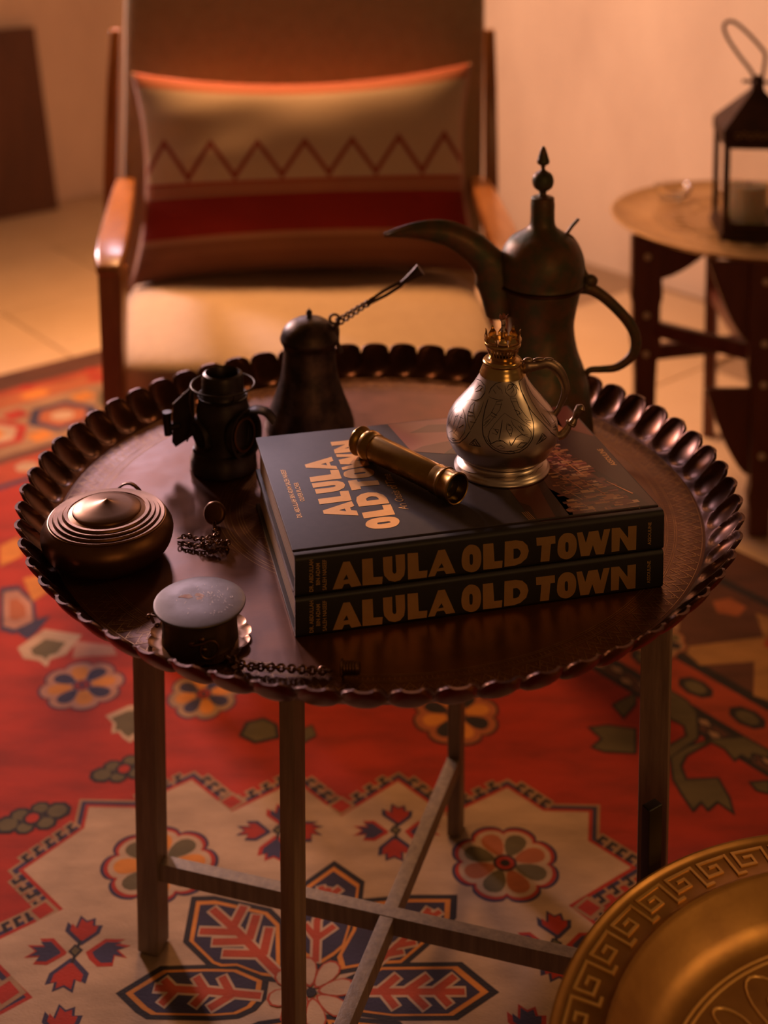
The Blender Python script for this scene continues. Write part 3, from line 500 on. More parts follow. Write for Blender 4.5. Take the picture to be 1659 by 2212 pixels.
p navy 5 0 217,2538 419,2334 412,2197 295,2257 299,2076 179,2151 66,2091 61,2212 -34,2181 -21,2334 165,2538
p red 6 0 209,2467 359,2316 353,2214 267,2259 270,2125 181,2181 97,2136 94,2225 24,2203 33,2316 171,2467
p red 5 0 318,2617 503,2805 738,2796 635,2747 809,2707 681,2650 801,2538 657,2570 660,2427 492,2420 378,2522
p navy 6 0 393,2618 530,2756 704,2750 628,2713 756,2684 661,2641 751,2559 644,2582 646,2477 521,2471 438,2547
p red 5 0 107,2617 -87,2812 -245,2805 -155,2714 -362,2714 -254,2634 -360,2538 -193,2554 -232,2451 -74,2444 101,2585
p navy 6 0 38,2619 -106,2763 -223,2758 -157,2691 -309,2691 -230,2631 -308,2560 -185,2572 -213,2496 -96,2491 33,2595
s black 5 40 233,2956 187,2264
p black 6 0 118,2626 173,2730 284,2650 217,2538
p olive 7 0 150,2630 183,2693 250,2644 209,2577
p navy 5 0 2124,857 1912,1055 1913,1190 2018,1088 2042,1283 2134,1207 2226,1249 2243,1139 2331,1139 2315,1022 2151,857
p red 6 0 2125,920 1968,1066 1969,1166 2047,1091 2064,1235 2132,1179 2201,1210 2213,1128 2279,1128 2267,1042 2145,920
p navy 5 0 2112,681 2314,477 2307,340 2190,400 2194,219 2074,294 1961,234 1956,355 1861,324 1874,477 2060,681
p red 6 0 2104,610 2254,459 2248,357 2162,402 2165,268 2076,324 1992,279 1989,368 1919,346 1928,459 2066,610
p red 5 0 2213,760 2398,948 2633,939 2530,890 2704,850 2576,793 2696,681 2552,713 2555,570 2387,563 2273,664
p navy 6 0 2288,761 2425,899 2599,893 2523,856 2651,827 2556,784 2646,702 2539,725 2541,620 2416,614 2333,690
p red 5 0 2002,760 1808,955 1650,948 1740,857 1533,857 1641,777 1535,681 1702,697 1663,594 1821,587 1996,728
p navy 6 0 1933,762 1789,906 1672,901 1738,834 1586,834 1665,774 1587,703 1710,715 1682,639 1799,634 1928,738
s black 5 40 2128,1099 2082,407
p black 6 0 2013,769 2068,874 2179,793 2112,681
p olive 7 0 2045,773 2078,836 2145,787 2104,720
p navy 5 0 -3545,-499 -3769,-291 -3767,-149 -3657,-256 -3632,-51 -3535,-131 -3438,-87 -3420,-203 -3327,-203 -3344,-326 -3517,-499
p red 6 0 -3544,-433 -3710,-279 -3708,-174 -3627,-253 -3608,-101 -3537,-161 -3465,-128 -3451,-214 -3383,-214 -3395,-305 -3523,-433
p navy 5 0 -3558,-685 -3345,-899 -3353,-1044 -3476,-980 -3472,-1171 -3598,-1092 -3717,-1155 -3722,-1028 -3822,-1060 -3808,-899 -3613,-685
p red 6 0 -3566,-760 -3409,-918 -3414,-1025 -3505,-978 -3503,-1119 -3596,-1061 -3684,-1108 -3688,-1014 -3762,-1037 -3751,-918 -3607,-760
p red 5 0 -3452,-601 -3257,-404 -3009,-413 -3118,-465 -2935,-507 -3070,-567 -2943,-685 -3095,-651 -3092,-801 -3269,-809 -3388,-702
p navy 6 0 -3373,-601 -3229,-455 -3045,-462 -3126,-500 -2990,-531 -3090,-576 -2996,-663 -3109,-638 -3107,-749 -3238,-755 -3326,-676
p red 5 0 -3674,-601 -3878,-396 -4044,-404 -3950,-499 -4167,-499 -4054,-584 -4165,-685 -3990,-668 -4031,-776 -3864,-784 -3680,-635
p navy 6 0 -3747,-599 -3898,-447 -4021,-453 -3951,-524 -4112,-524 -4028,-587 -4110,-661 -3981,-649 -4011,-729 -3887,-735 -3751,-624
s black 5 40 -3541,-245 -3589,-973
p black 6 0 -3662,-592 -3604,-482 -3487,-567 -3558,-685
p olive 7 0 -3628,-588 -3594,-522 -3523,-573 -3566,-644
p red 5 0 1649,-499 1425,-291 1427,-149 1537,-256 1562,-51 1659,-131 1756,-87 1774,-203 1867,-203 1850,-326 1677,-499
p navy 6 0 1650,-433 1484,-279 1486,-174 1567,-253 1586,-101 1657,-161 1729,-128 1743,-214 1811,-214 1799,-305 1671,-433
p red 5 0 1636,-685 1849,-899 1841,-1044 1718,-980 1722,-1171 1596,-1092 1477,-1155 1472,-1028 1372,-1060 1386,-899 1581,-685
p navy 6 0 1628,-760 1785,-918 1780,-1025 1689,-978 1691,-1119 1598,-1061 1510,-1108 1506,-1014 1432,-1037 1443,-918 1587,-760
p navy 5 0 1742,-601 1937,-404 2185,-413 2076,-465 2259,-507 2124,-567 2251,-685 2099,-651 2102,-801 1925,-809 1806,-702
p red 6 0 1821,-601 1965,-455 2149,-462 2068,-500 2204,-531 2104,-576 2198,-663 2085,-638 2087,-749 1956,-755 1868,-676
p navy 5 0 1520,-601 1316,-396 1150,-404 1244,-499 1027,-499 1140,-584 1029,-685 1204,-668 1163,-776 1330,-784 1514,-635
p red 6 0 1447,-599 1296,-447 1173,-453 1243,-524 1082,-524 1166,-587 1084,-661 1213,-649 1183,-729 1307,-735 1443,-624
s black 5 40 1653,-245 1605,-973
p black 6 0 1532,-592 1590,-482 1707,-567 1636,-685
p olive 7 0 1566,-588 1601,-522 1671,-573 1628,-644
p navy 5 0 2281,2287 2256,2335 2222,2378 2180,2414 2128,2440 2055,2443 2058,2513 2034,2563 2000,2607 1957,2642 1909,2669 1856,2687 1800,2694 1743,2691 1686,2676 1632,2629 1582,2680 1527,2700 1471,2708 1414,2704 1360,2691 1309,2668 1264,2636 1226,2596 1197,2547 1194,2478 1121,2481 1067,2459 1021,2426 983,2386 955,2341 936,2290 928,2238 931,2184 948,2131 998,2080 943,2033 922,1981 914,1928 917,1874 931,1823 956,1775 990,1732 1032,1696 1084,1670 1157,1667 1154,1597 1178,1547 1212,1503 1255,1468 1303,1441 1356,1423 1412,1416 1469,1419 1526,1434 1580,1481 1630,1430 1685,1410 1741,1402 1798,1406 1852,1419 1903,1442 1948,1474 1986,1514 2015,1563 2018,1632 2091,1629 2145,1651 2191,1684 2229,1724 2257,1769 2276,1820 2284,1872 2281,1926 2264,1979 2214,2030 2269,2077 2290,2129 2298,2182 2295,2236
p red 6 0 2240,2273 2217,2318 2185,2359 2145,2392 2097,2417 2028,2420 2031,2485 2008,2533 1976,2573 1936,2607 1891,2632 1841,2649 1788,2656 1734,2653 1681,2638 1630,2594 1584,2642 1532,2661 1479,2668 1426,2665 1375,2653 1327,2631 1284,2601 1248,2563 1222,2518 1219,2453 1150,2455 1099,2434 1056,2404 1021,2367 994,2323 976,2276 969,2227 972,2176 987,2126 1034,2078 983,2034 963,1985 955,1935 959,1885 972,1837 995,1792 1027,1751 1067,1718 1115,1693 1184,1690 1181,1625 1204,1577 1236,1537 1276,1503 1321,1478 1371,1461 1424,1454 1478,1457 1531,1472 1582,1516 1628,1468 1680,1449 1733,1442 1786,1445 1837,1457 1885,1479 1928,1509 1964,1547 1990,1592 1993,1657 2062,1655 2113,1676 2156,1706 2191,1743 2218,1787 2236,1834 2243,1883 2240,1934 2225,1984 2178,2032 2229,2076 2249,2125 2257,2175 2253,2225
p cream 7 0 2193,2257 2172,2299 2142,2336 2105,2367 2060,2390 1996,2393 1999,2453 1978,2497 1949,2535 1912,2566 1870,2589 1823,2605 1775,2611 1725,2608 1676,2595 1629,2554 1585,2598 1538,2616 1488,2623 1439,2620 1392,2608 1348,2588 1308,2561 1275,2526 1250,2483 1248,2423 1184,2426 1137,2406 1097,2378 1064,2343 1039,2303 1023,2260 1016,2214 1019,2167 1033,2121 1077,2076 1030,2036 1011,1991 1004,1944 1007,1898 1019,1853 1040,1811 1070,1774 1107,1743 1152,1720 1216,1717 1213,1657 1234,1613 1263,1575 1300,1544 1342,1521 1389,1505 1437,1499 1487,1502 1536,1515 1583,1556 1627,1512 1674,1494 1724,1487 1773,1490 1820,1502 1864,1522 1904,1549 1937,1584 1962,1627 1964,1687 2028,1684 2075,1704 2115,1732 2148,1767 2173,1807 2189,1850 2196,1896 2193,1943 2179,1989 2135,2034 2182,2074 2201,2119 2208,2166 2205,2212
p rust 8 0 2132,2236 2086,2297 2014,2323 1931,2307 1850,2259 1784,2198 1744,2142 1738,2100 1771,2072 1840,2054 1932,2047 2027,2059 2101,2098 2139,2162
p olive 8 0 1842,2534 1765,2546 1694,2517 1647,2450 1625,2362 1625,2275 1638,2208 1665,2175 1710,2177 1772,2210 1842,2267 1900,2339 1924,2416 1902,2486
p rust 8 0 1414,2551 1350,2508 1322,2440 1339,2361 1390,2285 1455,2223 1514,2185 1558,2179 1588,2210 1607,2275 1614,2362 1601,2452 1560,2522 1492,2557
p olive 8 0 1098,2278 1085,2205 1117,2138 1187,2093 1281,2073 1373,2073 1444,2085 1479,2111 1477,2153 1442,2212 1381,2278 1305,2332 1223,2355 1149,2334
p rust 8 0 1080,1874 1126,1813 1198,1787 1281,1803 1362,1851 1428,1912 1468,1968 1474,2010 1441,2038 1372,2056 1280,2063 1185,2051 1111,2012 1073,1948
p olive 8 0 1370,1576 1447,1564 1518,1593 1565,1660 1587,1748 1587,1835 1574,1902 1547,1935 1502,1933 1440,1900 1370,1843 1312,1771 1288,1694 1310,1624
p rust 8 0 1798,1559 1862,1602 1890,1670 1873,1749 1822,1825 1757,1887 1698,1925 1654,1931 1624,1900 1605,1835 1598,1748 1611,1658 1652,1588 1720,1553
p olive 8 0 2114,1832 2127,1905 2095,1972 2025,2017 1931,2037 1839,2037 1768,2025 1733,1999 1735,1957 1770,1898 1831,1832 1907,1778 1989,1755 2063,1776
p black 9 0 1760,2055 1748,2112 1713,2159 1662,2190 1602,2200 1542,2187 1492,2153 1461,2104 1452,2047 1468,1991 1505,1945 1559,1917 1619,1910 1678,1927 1725,1963 1754,2014
p red 9 0 1725,2055 1716,2099 1689,2135 1649,2160 1603,2167 1556,2157 1518,2131 1494,2093 1487,2048 1499,2005 1528,1970 1569,1948 1616,1943 1662,1956 1698,1984 1720,2024
p black 9 0 1669,2055 1664,2078 1650,2098 1629,2110 1604,2114 1580,2109 1560,2095 1547,2075 1543,2052 1550,2029 1565,2010 1587,1998 1612,1996 1636,2003 1655,2018 1666,2038
p navy 5 0 -2088,2107 -2099,2159 -2122,2208 -2156,2253 -2201,2291 -2276,2311 -2253,2377 -2264,2432 -2287,2482 -2320,2526 -2362,2563 -2412,2593 -2467,2613 -2527,2623 -2589,2622 -2657,2589 -2694,2650 -2745,2682 -2800,2703 -2859,2713 -2919,2713 -2977,2702 -3033,2682 -3083,2652 -3125,2611 -3148,2545 -3222,2565 -3283,2556 -3339,2535 -3389,2505 -3431,2468 -3464,2423 -3487,2374 -3498,2321 -3496,2266 -3459,2205 -3528,2172 -3564,2127 -3587,2077 -3599,2025 -3598,1971 -3587,1919 -3564,1870 -3530,1825 -3485,1787 -3410,1767 -3433,1701 -3422,1646 -3399,1596 -3366,1552 -3324,1515 -3274,1485 -3219,1465 -3159,1455 -3097,1456 -3029,1489 -2992,1428 -2941,1396 -2886,1375 -2827,1365 -2767,1365 -2709,1376 -2653,1396 -2603,1426 -2561,1467 -2538,1533 -2464,1513 -2403,1522 -2347,1543 -2297,1573 -2255,1610 -2222,1655 -2199,1704 -2188,1757 -2190,1812 -2227,1873 -2158,1906 -2122,1951 -2099,2001 -2087,2053
p red 6 0 -2133,2103 -2144,2152 -2165,2198 -2197,2240 -2240,2275 -2310,2294 -2289,2357 -2298,2408 -2320,2455 -2352,2497 -2391,2532 -2438,2560 -2490,2579 -2546,2588 -2604,2587 -2668,2556 -2703,2613 -2751,2644 -2803,2663 -2858,2673 -2914,2672 -2969,2663 -3021,2643 -3068,2615 -3108,2577 -3129,2515 -3199,2533 -3257,2525 -3309,2505 -3356,2477 -3396,2442 -3427,2400 -3448,2354 -3459,2304 -3457,2252 -3422,2195 -3487,2164 -3521,2121 -3543,2075 -3553,2025 -3553,1975 -3542,1926 -3521,1880 -3489,1838 -3446,1803 -3376,1784 -3397,1721 -3388,1670 -3366,1623 -3334,1581 -3295,1546 -3248,1518 -3196,1499 -3140,1490 -3082,1491 -3018,1522 -2983,1465 -2935,1434 -2883,1415 -2828,1405 -2772,1406 -2717,1415 -2665,1435 -2618,1463 -2578,1501 -2557,1563 -2487,1545 -2429,1553 -2377,1573 -2330,1601 -2290,1636 -2259,1678 -2238,1724 -2227,1774 -2229,1826 -2264,1883 -2199,1914 -2165,1957 -2143,2003 -2133,2053
p cream 7 0 -2186,2098 -2196,2143 -2216,2186 -2245,2225 -2285,2258 -2350,2275 -2330,2333 -2339,2381 -2359,2424 -2388,2463 -2425,2495 -2468,2521 -2516,2539 -2568,2548 -2622,2546 -2681,2517 -2713,2570 -2757,2598 -2806,2616 -2857,2625 -2909,2625 -2960,2616 -3008,2598 -3052,2572 -3088,2537 -3108,2479 -3173,2496 -3226,2489 -3275,2471 -3318,2445 -3354,2412 -3383,2373 -3403,2331 -3413,2285 -3411,2236 -3379,2183 -3439,2155 -3470,2115 -3490,2072 -3500,2026 -3500,1980 -3490,1935 -3470,1892 -3441,1853 -3401,1820 -3336,1803 -3356,1745 -3347,1697 -3327,1654 -3298,1615 -3261,1583 -3218,1557 -3170,1539 -3118,1530 -3064,1532 -3005,1561 -2973,1508 -2929,1480 -2880,1462 -2829,1453 -2777,1453 -2726,1462 -2678,1480 -2634,1506 -2598,1541 -2578,1599 -2513,1582 -2460,1589 -2411,1607 -2368,1633 -2332,1666 -2303,1705 -2283,1747 -2273,1793 -2275,1842 -2307,1895 -2247,1923 -2216,1963 -2196,2006 -2186,2052
p orange 8 0 -2254,2092 -2284,2161 -2350,2203 -2440,2207 -2537,2180 -2621,2136 -2678,2091 -2696,2052 -2670,2017 -2604,1983 -2511,1955 -2411,1945 -2324,1965 -2268,2019
p olive 8 0 -2468,2448 -2544,2478 -2625,2466 -2692,2412 -2738,2332 -2763,2247 -2768,2180 -2749,2141 -2703,2133 -2630,2150 -2542,2189 -2463,2245 -2418,2314 -2420,2387
p orange 8 0 -2902,2564 -2980,2538 -3027,2478 -3032,2398 -3001,2312 -2952,2237 -2902,2186 -2858,2170 -2818,2194 -2781,2252 -2749,2335 -2738,2424 -2761,2502 -2820,2552
p olive 8 0 -3301,2373 -3335,2305 -3321,2234 -3261,2174 -3171,2133 -3077,2110 -3001,2106 -2958,2123 -2948,2164 -2968,2229 -3011,2307 -3074,2378 -3152,2418 -3233,2416
p orange 8 0 -3432,1986 -3402,1917 -3336,1875 -3246,1871 -3149,1898 -3065,1942 -3008,1987 -2990,2026 -3016,2061 -3082,2095 -3175,2123 -3275,2133 -3362,2113 -3418,2059
p olive 8 0 -3218,1630 -3142,1600 -3061,1612 -2994,1666 -2948,1746 -2923,1831 -2918,1898 -2937,1937 -2983,1945 -3056,1928 -3144,1889 -3223,1833 -3268,1764 -3266,1691
p orange 8 0 -2784,1514 -2706,1540 -2659,1600 -2654,1680 -2685,1766 -2734,1841 -2784,1892 -2828,1908 -2868,1884 -2905,1826 -2937,1743 -2948,1654 -2925,1576 -2866,1526
p olive 8 0 -2385,1705 -2351,1773 -2365,1844 -2425,1904 -2515,1945 -2609,1968 -2685,1972 -2728,1955 -2738,1914 -2718,1849 -2675,1771 -2612,1700 -2534,1660 -2453,1662
p black 9 0 -2680,2039 -2693,2096 -2730,2143 -2784,2174 -2848,2184 -2911,2171 -2963,2137 -2996,2088 -3006,2031 -2989,1975 -2949,1929 -2893,1901 -2829,1894 -2767,1911 -2717,1947 -2687,1998
p red 9 0 -2717,2039 -2727,2083 -2755,2119 -2797,2144 -2847,2151 -2895,2141 -2936,2115 -2962,2077 -2969,2032 -2956,1989 -2925,1954 -2882,1932 -2832,1927 -2784,1940 -2745,1968 -2722,2008
p black 9 0 -2776,2039 -2782,2062 -2797,2082 -2819,2094 -2845,2098 -2871,2093 -2892,2079 -2906,2059 -2909,2036 -2903,2013 -2887,1994 -2863,1982 -2837,1980 -2812,1987 -2791,2002 -2779,2022
p navy 1 0 -4033,5932 -4054,5978 -4083,6020 -4122,6055 -4169,6082 -4238,6088 -4232,6153 -4252,6202 -4282,6244 -4320,6279 -4364,6307 -4413,6326 -4466,6335 -4520,6335 -4573,6323 -4627,6281 -4671,6331 -4722,6352 -4775,6362 -4828,6362 -4880,6352 -4929,6332 -4973,6304 -5011,6268 -5040,6224 -5047,6159 -5116,6165 -5168,6147 -5212,6118 -5250,6082 -5279,6041 -5299,5995 -5309,5945 -5309,5895 -5296,5844 -5252,5794 -5305,5752 -5328,5705 -5338,5655 -5338,5605 -5327,5556 -5306,5510 -5277,5468 -5238,5433 -5191,5406 -5122,5400 -5128,5335 -5108,5286 -5078,5244 -5040,5209 -4996,5181 -4947,5162 -4894,5153 -4840,5153 -4787,5165 -4733,5207 -4689,5157 -4638,5136 -4585,5126 -4532,5126 -4480,5136 -4431,5156 -4387,5184 -4349,5220 -4320,5264 -4313,5329 -4244,5323 -4192,5341 -4148,5370 -4110,5406 -4081,5447 -4061,5493 -4051,5543 -4051,5593 -4064,5644 -4108,5694 -4055,5736 -4032,5783 -4022,5833 -4022,5883
p pink 2 0 -4072,5921 -4091,5964 -4119,6003 -4155,6037 -4200,6062 -4265,6068 -4259,6129 -4277,6174 -4306,6214 -4341,6247 -4383,6273 -4429,6291 -4478,6300 -4529,6299 -4580,6288 -4630,6249 -4672,6296 -4719,6316 -4769,6325 -4819,6325 -4868,6315 -4914,6297 -4956,6271 -4991,6237 -5019,6195 -5025,6134 -5090,6140 -5138,6122 -5180,6096 -5216,6062 -5243,6023 -5262,5980 -5272,5933 -5271,5886 -5259,5838 -5217,5791 -5268,5752 -5289,5707 -5299,5660 -5298,5613 -5288,5567 -5269,5524 -5241,5485 -5205,5451 -5160,5426 -5095,5420 -5101,5359 -5083,5314 -5054,5274 -5019,5241 -4977,5215 -4931,5197 -4882,5188 -4831,5189 -4780,5200 -4730,5239 -4688,5192 -4641,5172 -4591,5163 -4541,5163 -4492,5173 -4446,5191 -4404,5217 -4369,5251 -4341,5293 -4335,5354 -4270,5348 -4222,5366 -4180,5392 -4144,5426 -4117,5465 -4098,5508 -4088,5555 -4089,5602 -4101,5650 -4143,5697 -4092,5736 -4071,5781 -4061,5828 -4062,5875
p pink 3 0 -4117,5908 -4135,5948 -4161,5984 -4194,6015 -4236,6038 -4296,6044 -4290,6100 -4307,6142 -4333,6179 -4367,6210 -4405,6233 -4448,6250 -4493,6258 -4540,6258 -4587,6247 -4634,6211 -4672,6255 -4716,6273 -4762,6282 -4809,6281 -4854,6273 -4897,6256 -4935,6232 -4968,6200 -4993,6162 -4999,6105 -5059,6110 -5104,6094 -5143,6070 -5176,6038 -5201,6002 -5219,5962 -5228,5919 -5227,5875 -5216,5831 -5177,5787 -5224,5751 -5244,5710 -5253,5667 -5252,5623 -5243,5580 -5225,5540 -5199,5504 -5166,5473 -5124,5450 -5064,5444 -5070,5388 -5053,5346 -5027,5309 -4993,5278 -4955,5255 -4912,5238 -4867,5230 -4820,5230 -4773,5241 -4726,5277 -4688,5233 -4644,5215 -4598,5206 -4551,5207 -4506,5215 -4463,5232 -4425,5256 -4392,5288 -4367,5326 -4361,5383 -4301,5378 -4256,5394 -4217,5418 -4184,5450 -4159,5486 -4141,5526 -4132,5569 -4133,5613 -4144,5657 -4183,5701 -4136,5737 -4116,5778 -4107,5821 -4108,5865
p orange 4 0 -4176,5891 -4215,5949 -4282,5977 -4362,5966 -4440,5925 -4505,5870 -4546,5820 -4554,5781 -4524,5753 -4460,5733 -4374,5722 -4284,5730 -4212,5763 -4173,5821
p navy 4 0 -4434,6183 -4506,6198 -4574,6173 -4622,6113 -4646,6031 -4651,5949 -4642,5886 -4618,5854 -4576,5854 -4516,5882 -4447,5932 -4389,5997 -4363,6068 -4380,6135
p orange 4 0 -4836,6218 -4899,6180 -4928,6118 -4916,6043 -4872,5969 -4814,5908 -4760,5870 -4719,5862 -4689,5890 -4668,5951 -4657,6032 -4665,6116 -4700,6184 -4762,6220
p navy 4 0 -5147,5975 -5163,5907 -5137,5844 -5072,5798 -4986,5776 -4898,5771 -4831,5779 -4797,5802 -4797,5841 -4827,5898 -4880,5963 -4949,6017 -5025,6042 -5096,6026
p orange 4 0 -5184,5597 -5145,5539 -5078,5511 -4998,5522 -4920,5563 -4855,5618 -4814,5668 -4806,5707 -4836,5735 -4900,5755 -4986,5766 -5076,5758 -5148,5725 -5187,5667
p navy 4 0 -4926,5305 -4854,5290 -4786,5315 -4738,5375 -4714,5457 -4709,5539 -4718,5602 -4742,5634 -4784,5634 -4844,5606 -4913,5556 -4971,5491 -4997,5420 -4980,5353
p orange 4 0 -4524,5270 -4461,5308 -4432,5370 -4444,5445 -4488,5519 -4546,5580 -4600,5618 -4641,5626 -4671,5598 -4692,5537 -4703,5456 -4695,5372 -4660,5304 -4598,5268
p navy 4 0 -4213,5513 -4197,5581 -4223,5644 -4288,5690 -4374,5712 -4462,5717 -4529,5709 -4563,5686 -4563,5647 -4533,5590 -4480,5525 -4411,5471 -4335,5446 -4264,5462
p navy 5 0 -4535,5744 -4546,5797 -4579,5842 -4627,5871 -4684,5880 -4740,5868 -4787,5836 -4817,5790 -4825,5736 -4810,5684 -4775,5641 -4725,5614 -4667,5608 -4612,5623 -4567,5658 -4541,5706
p red 5 0 -4568,5744 -4577,5785 -4602,5820 -4639,5842 -4683,5849 -4727,5840 -4763,5815 -4786,5779 -4792,5738 -4781,5697 -4753,5664 -4714,5644 -4670,5639 -4627,5651 -4593,5677 -4572,5715
p navy 5 0 -4621,5744 -4625,5766 -4639,5784 -4658,5796 -4682,5800 -4705,5795 -4724,5782 -4736,5763 -4739,5741 -4733,5719 -4719,5702 -4698,5691 -4675,5688 -4652,5695 -4634,5709 -4623,5728
p navy 1 0 -2207,5714 -2224,5760 -2249,5802 -2281,5837 -2320,5864 -2378,5870 -2372,5935 -2389,5984 -2414,6026 -2446,6061 -2483,6089 -2524,6108 -2567,6117 -2612,6117 -2657,6105 -2702,6063 -2739,6113 -2781,6134 -2825,6144 -2869,6144 -2913,6134 -2954,6114 -2991,6086 -3022,6050 -3046,6006 -3052,5941 -3109,5947 -3152,5929 -3190,5900 -3221,5864 -3245,5823 -3262,5777 -3270,5727 -3270,5677 -3259,5626 -3222,5576 -3267,5534 -3286,5487 -3294,5437 -3294,5387 -3285,5338 -3268,5292 -3243,5250 -3211,5215 -3172,5188 -3114,5182 -3120,5117 -3103,5068 -3078,5026 -3046,4991 -3009,4963 -2968,4944 -2925,4935 -2880,4935 -2835,4947 -2790,4989 -2753,4939 -2711,4918 -2667,4908 -2623,4908 -2579,4918 -2538,4938 -2501,4966 -2470,5002 -2446,5046 -2440,5111 -2383,5105 -2340,5123 -2302,5152 -2271,5188 -2247,5229 -2230,5275 -2222,5325 -2222,5375 -2233,5426 -2270,5476 -2225,5518 -2206,5565 -2198,5615 -2198,5665
p tan 2 0 -2239,5703 -2255,5746 -2279,5785 -2309,5819 -2346,5844 -2400,5850 -2395,5911 -2410,5956 -2434,5996 -2464,6029 -2499,6055 -2537,6073 -2578,6082 -2620,6081 -2663,6070 -2704,6031 -2739,6078 -2779,6098 -2820,6107 -2862,6107 -2903,6097 -2941,6079 -2976,6053 -3005,6019 -3028,5977 -3033,5916 -3087,5922 -3128,5904 -3163,5878 -3192,5844 -3215,5805 -3231,5762 -3239,5715 -3239,5668 -3228,5620 -3194,5573 -3236,5534 -3253,5489 -3262,5442 -3261,5395 -3253,5349 -3237,5306 -3213,5267 -3183,5233 -3146,5208 -3092,5202 -3097,5141 -3082,5096 -3058,5056 -3028,5023 -2993,4997 -2955,4979 -2914,4970 -2872,4971 -2829,4982 -2788,5021 -2753,4974 -2713,4954 -2672,4945 -2630,4945 -2589,4955 -2551,4973 -2516,4999 -2487,5033 -2464,5075 -2459,5136 -2405,5130 -2364,5148 -2329,5174 -2300,5208 -2277,5247 -2261,5290 -2253,5337 -2253,5384 -2264,5432 -2298,5479 -2256,5518 -2239,5563 -2230,5610 -2231,5657
p tan 3 0 -2277,5690 -2292,5730 -2313,5766 -2341,5797 -2376,5820 -2426,5826 -2421,5882 -2435,5924 -2457,5961 -2485,5992 -2517,6015 -2553,6032 -2591,6040 -2630,6040 -2669,6029 -2707,5993 -2740,6037 -2776,6055 -2815,6064 -2853,6063 -2891,6055 -2927,6038 -2959,6014 -2986,5982 -3007,5944 -3012,5887 -3062,5892 -3099,5876 -3132,5852 -3159,5820 -3180,5784 -3195,5744 -3202,5701 -3202,5657 -3193,5613 -3161,5569 -3199,5533 -3216,5492 -3223,5449 -3223,5405 -3215,5362 -3200,5322 -3179,5286 -3151,5255 -3116,5232 -3066,5226 -3071,5170 -3057,5128 -3035,5091 -3007,5060 -2975,5037 -2939,5020 -2901,5012 -2862,5012 -2823,5023 -2785,5059 -2752,5015 -2716,4997 -2677,4988 -2639,4989 -2601,4997 -2565,5014 -2533,5038 -2506,5070 -2485,5108 -2480,5165 -2430,5160 -2393,5176 -2360,5200 -2333,5232 -2312,5268 -2297,5308 -2290,5351 -2290,5395 -2299,5439 -2331,5483 -2293,5519 -2276,5560 -2269,5603 -2269,5647
p orange 4 0 -2326,5673 -2359,5731 -2414,5759 -2481,5748 -2546,5707 -2600,5652 -2634,5602 -2641,5563 -2616,5535 -2563,5515 -2491,5504 -2416,5512 -2356,5545 -2324,5603
p navy 4 0 -2541,5965 -2601,5980 -2658,5955 -2698,5895 -2718,5813 -2722,5731 -2715,5668 -2695,5636 -2660,5636 -2609,5664 -2552,5714 -2503,5779 -2482,5850 -2496,5917
p orange 4 0 -2876,6000 -2928,5962 -2953,5900 -2943,5825 -2906,5751 -2858,5690 -2813,5652 -2779,5644 -2754,5672 -2736,5733 -2727,5814 -2733,5898 -2763,5966 -2814,6002
p navy 4 0 -3135,5757 -3149,5689 -3127,5626 -3073,5580 -3001,5558 -2928,5553 -2872,5561 -2843,5584 -2843,5623 -2868,5680 -2913,5745 -2970,5799 -3034,5824 -3093,5808
p orange 4 0 -3166,5379 -3133,5321 -3078,5293 -3011,5304 -2946,5345 -2892,5400 -2858,5450 -2851,5489 -2876,5517 -2929,5537 -3001,5548 -3076,5540 -3136,5507 -3168,5449
p navy 4 0 -2951,5087 -2891,5072 -2834,5097 -2794,5157 -2774,5239 -2770,5321 -2777,5384 -2797,5416 -2832,5416 -2883,5388 -2940,5338 -2989,5273 -3010,5202 -2996,5135
p orange 4 0 -2616,5052 -2564,5090 -2539,5152 -2549,5227 -2586,5301 -2634,5362 -2679,5400 -2713,5408 -2738,5380 -2756,5319 -2765,5238 -2759,5154 -2729,5086 -2678,5050
p navy 4 0 -2357,5295 -2343,5363 -2365,5426 -2419,5472 -2491,5494 -2564,5499 -2620,5491 -2649,5468 -2649,5429 -2624,5372 -2579,5307 -2522,5253 -2458,5228 -2399,5244
p navy 5 0 -2625,5526 -2635,5579 -2662,5624 -2702,5653 -2750,5662 -2796,5650 -2835,5618 -2860,5572 -2867,5518 -2855,5466 -2825,5423 -2783,5396 -2735,5390 -2689,5405 -2652,5440 -2630,5488
p red 5 0 -2652,5526 -2660,5567 -2681,5602 -2712,5624 -2749,5631 -2785,5622 -2815,5597 -2834,5561 -2839,5520 -2830,5479 -2807,5446 -2775,5426 -2738,5421 -2702,5433 -2673,5459 -2656,5497
p navy 5 0 -2696,5526 -2700,5548 -2712,5566 -2728,5578 -2747,5582 -2767,5577 -2783,5564 -2793,5545 -2795,5523 -2790,5501 -2778,5484 -2761,5473 -2742,5470 -2723,5477 -2708,5491 -2698,5510
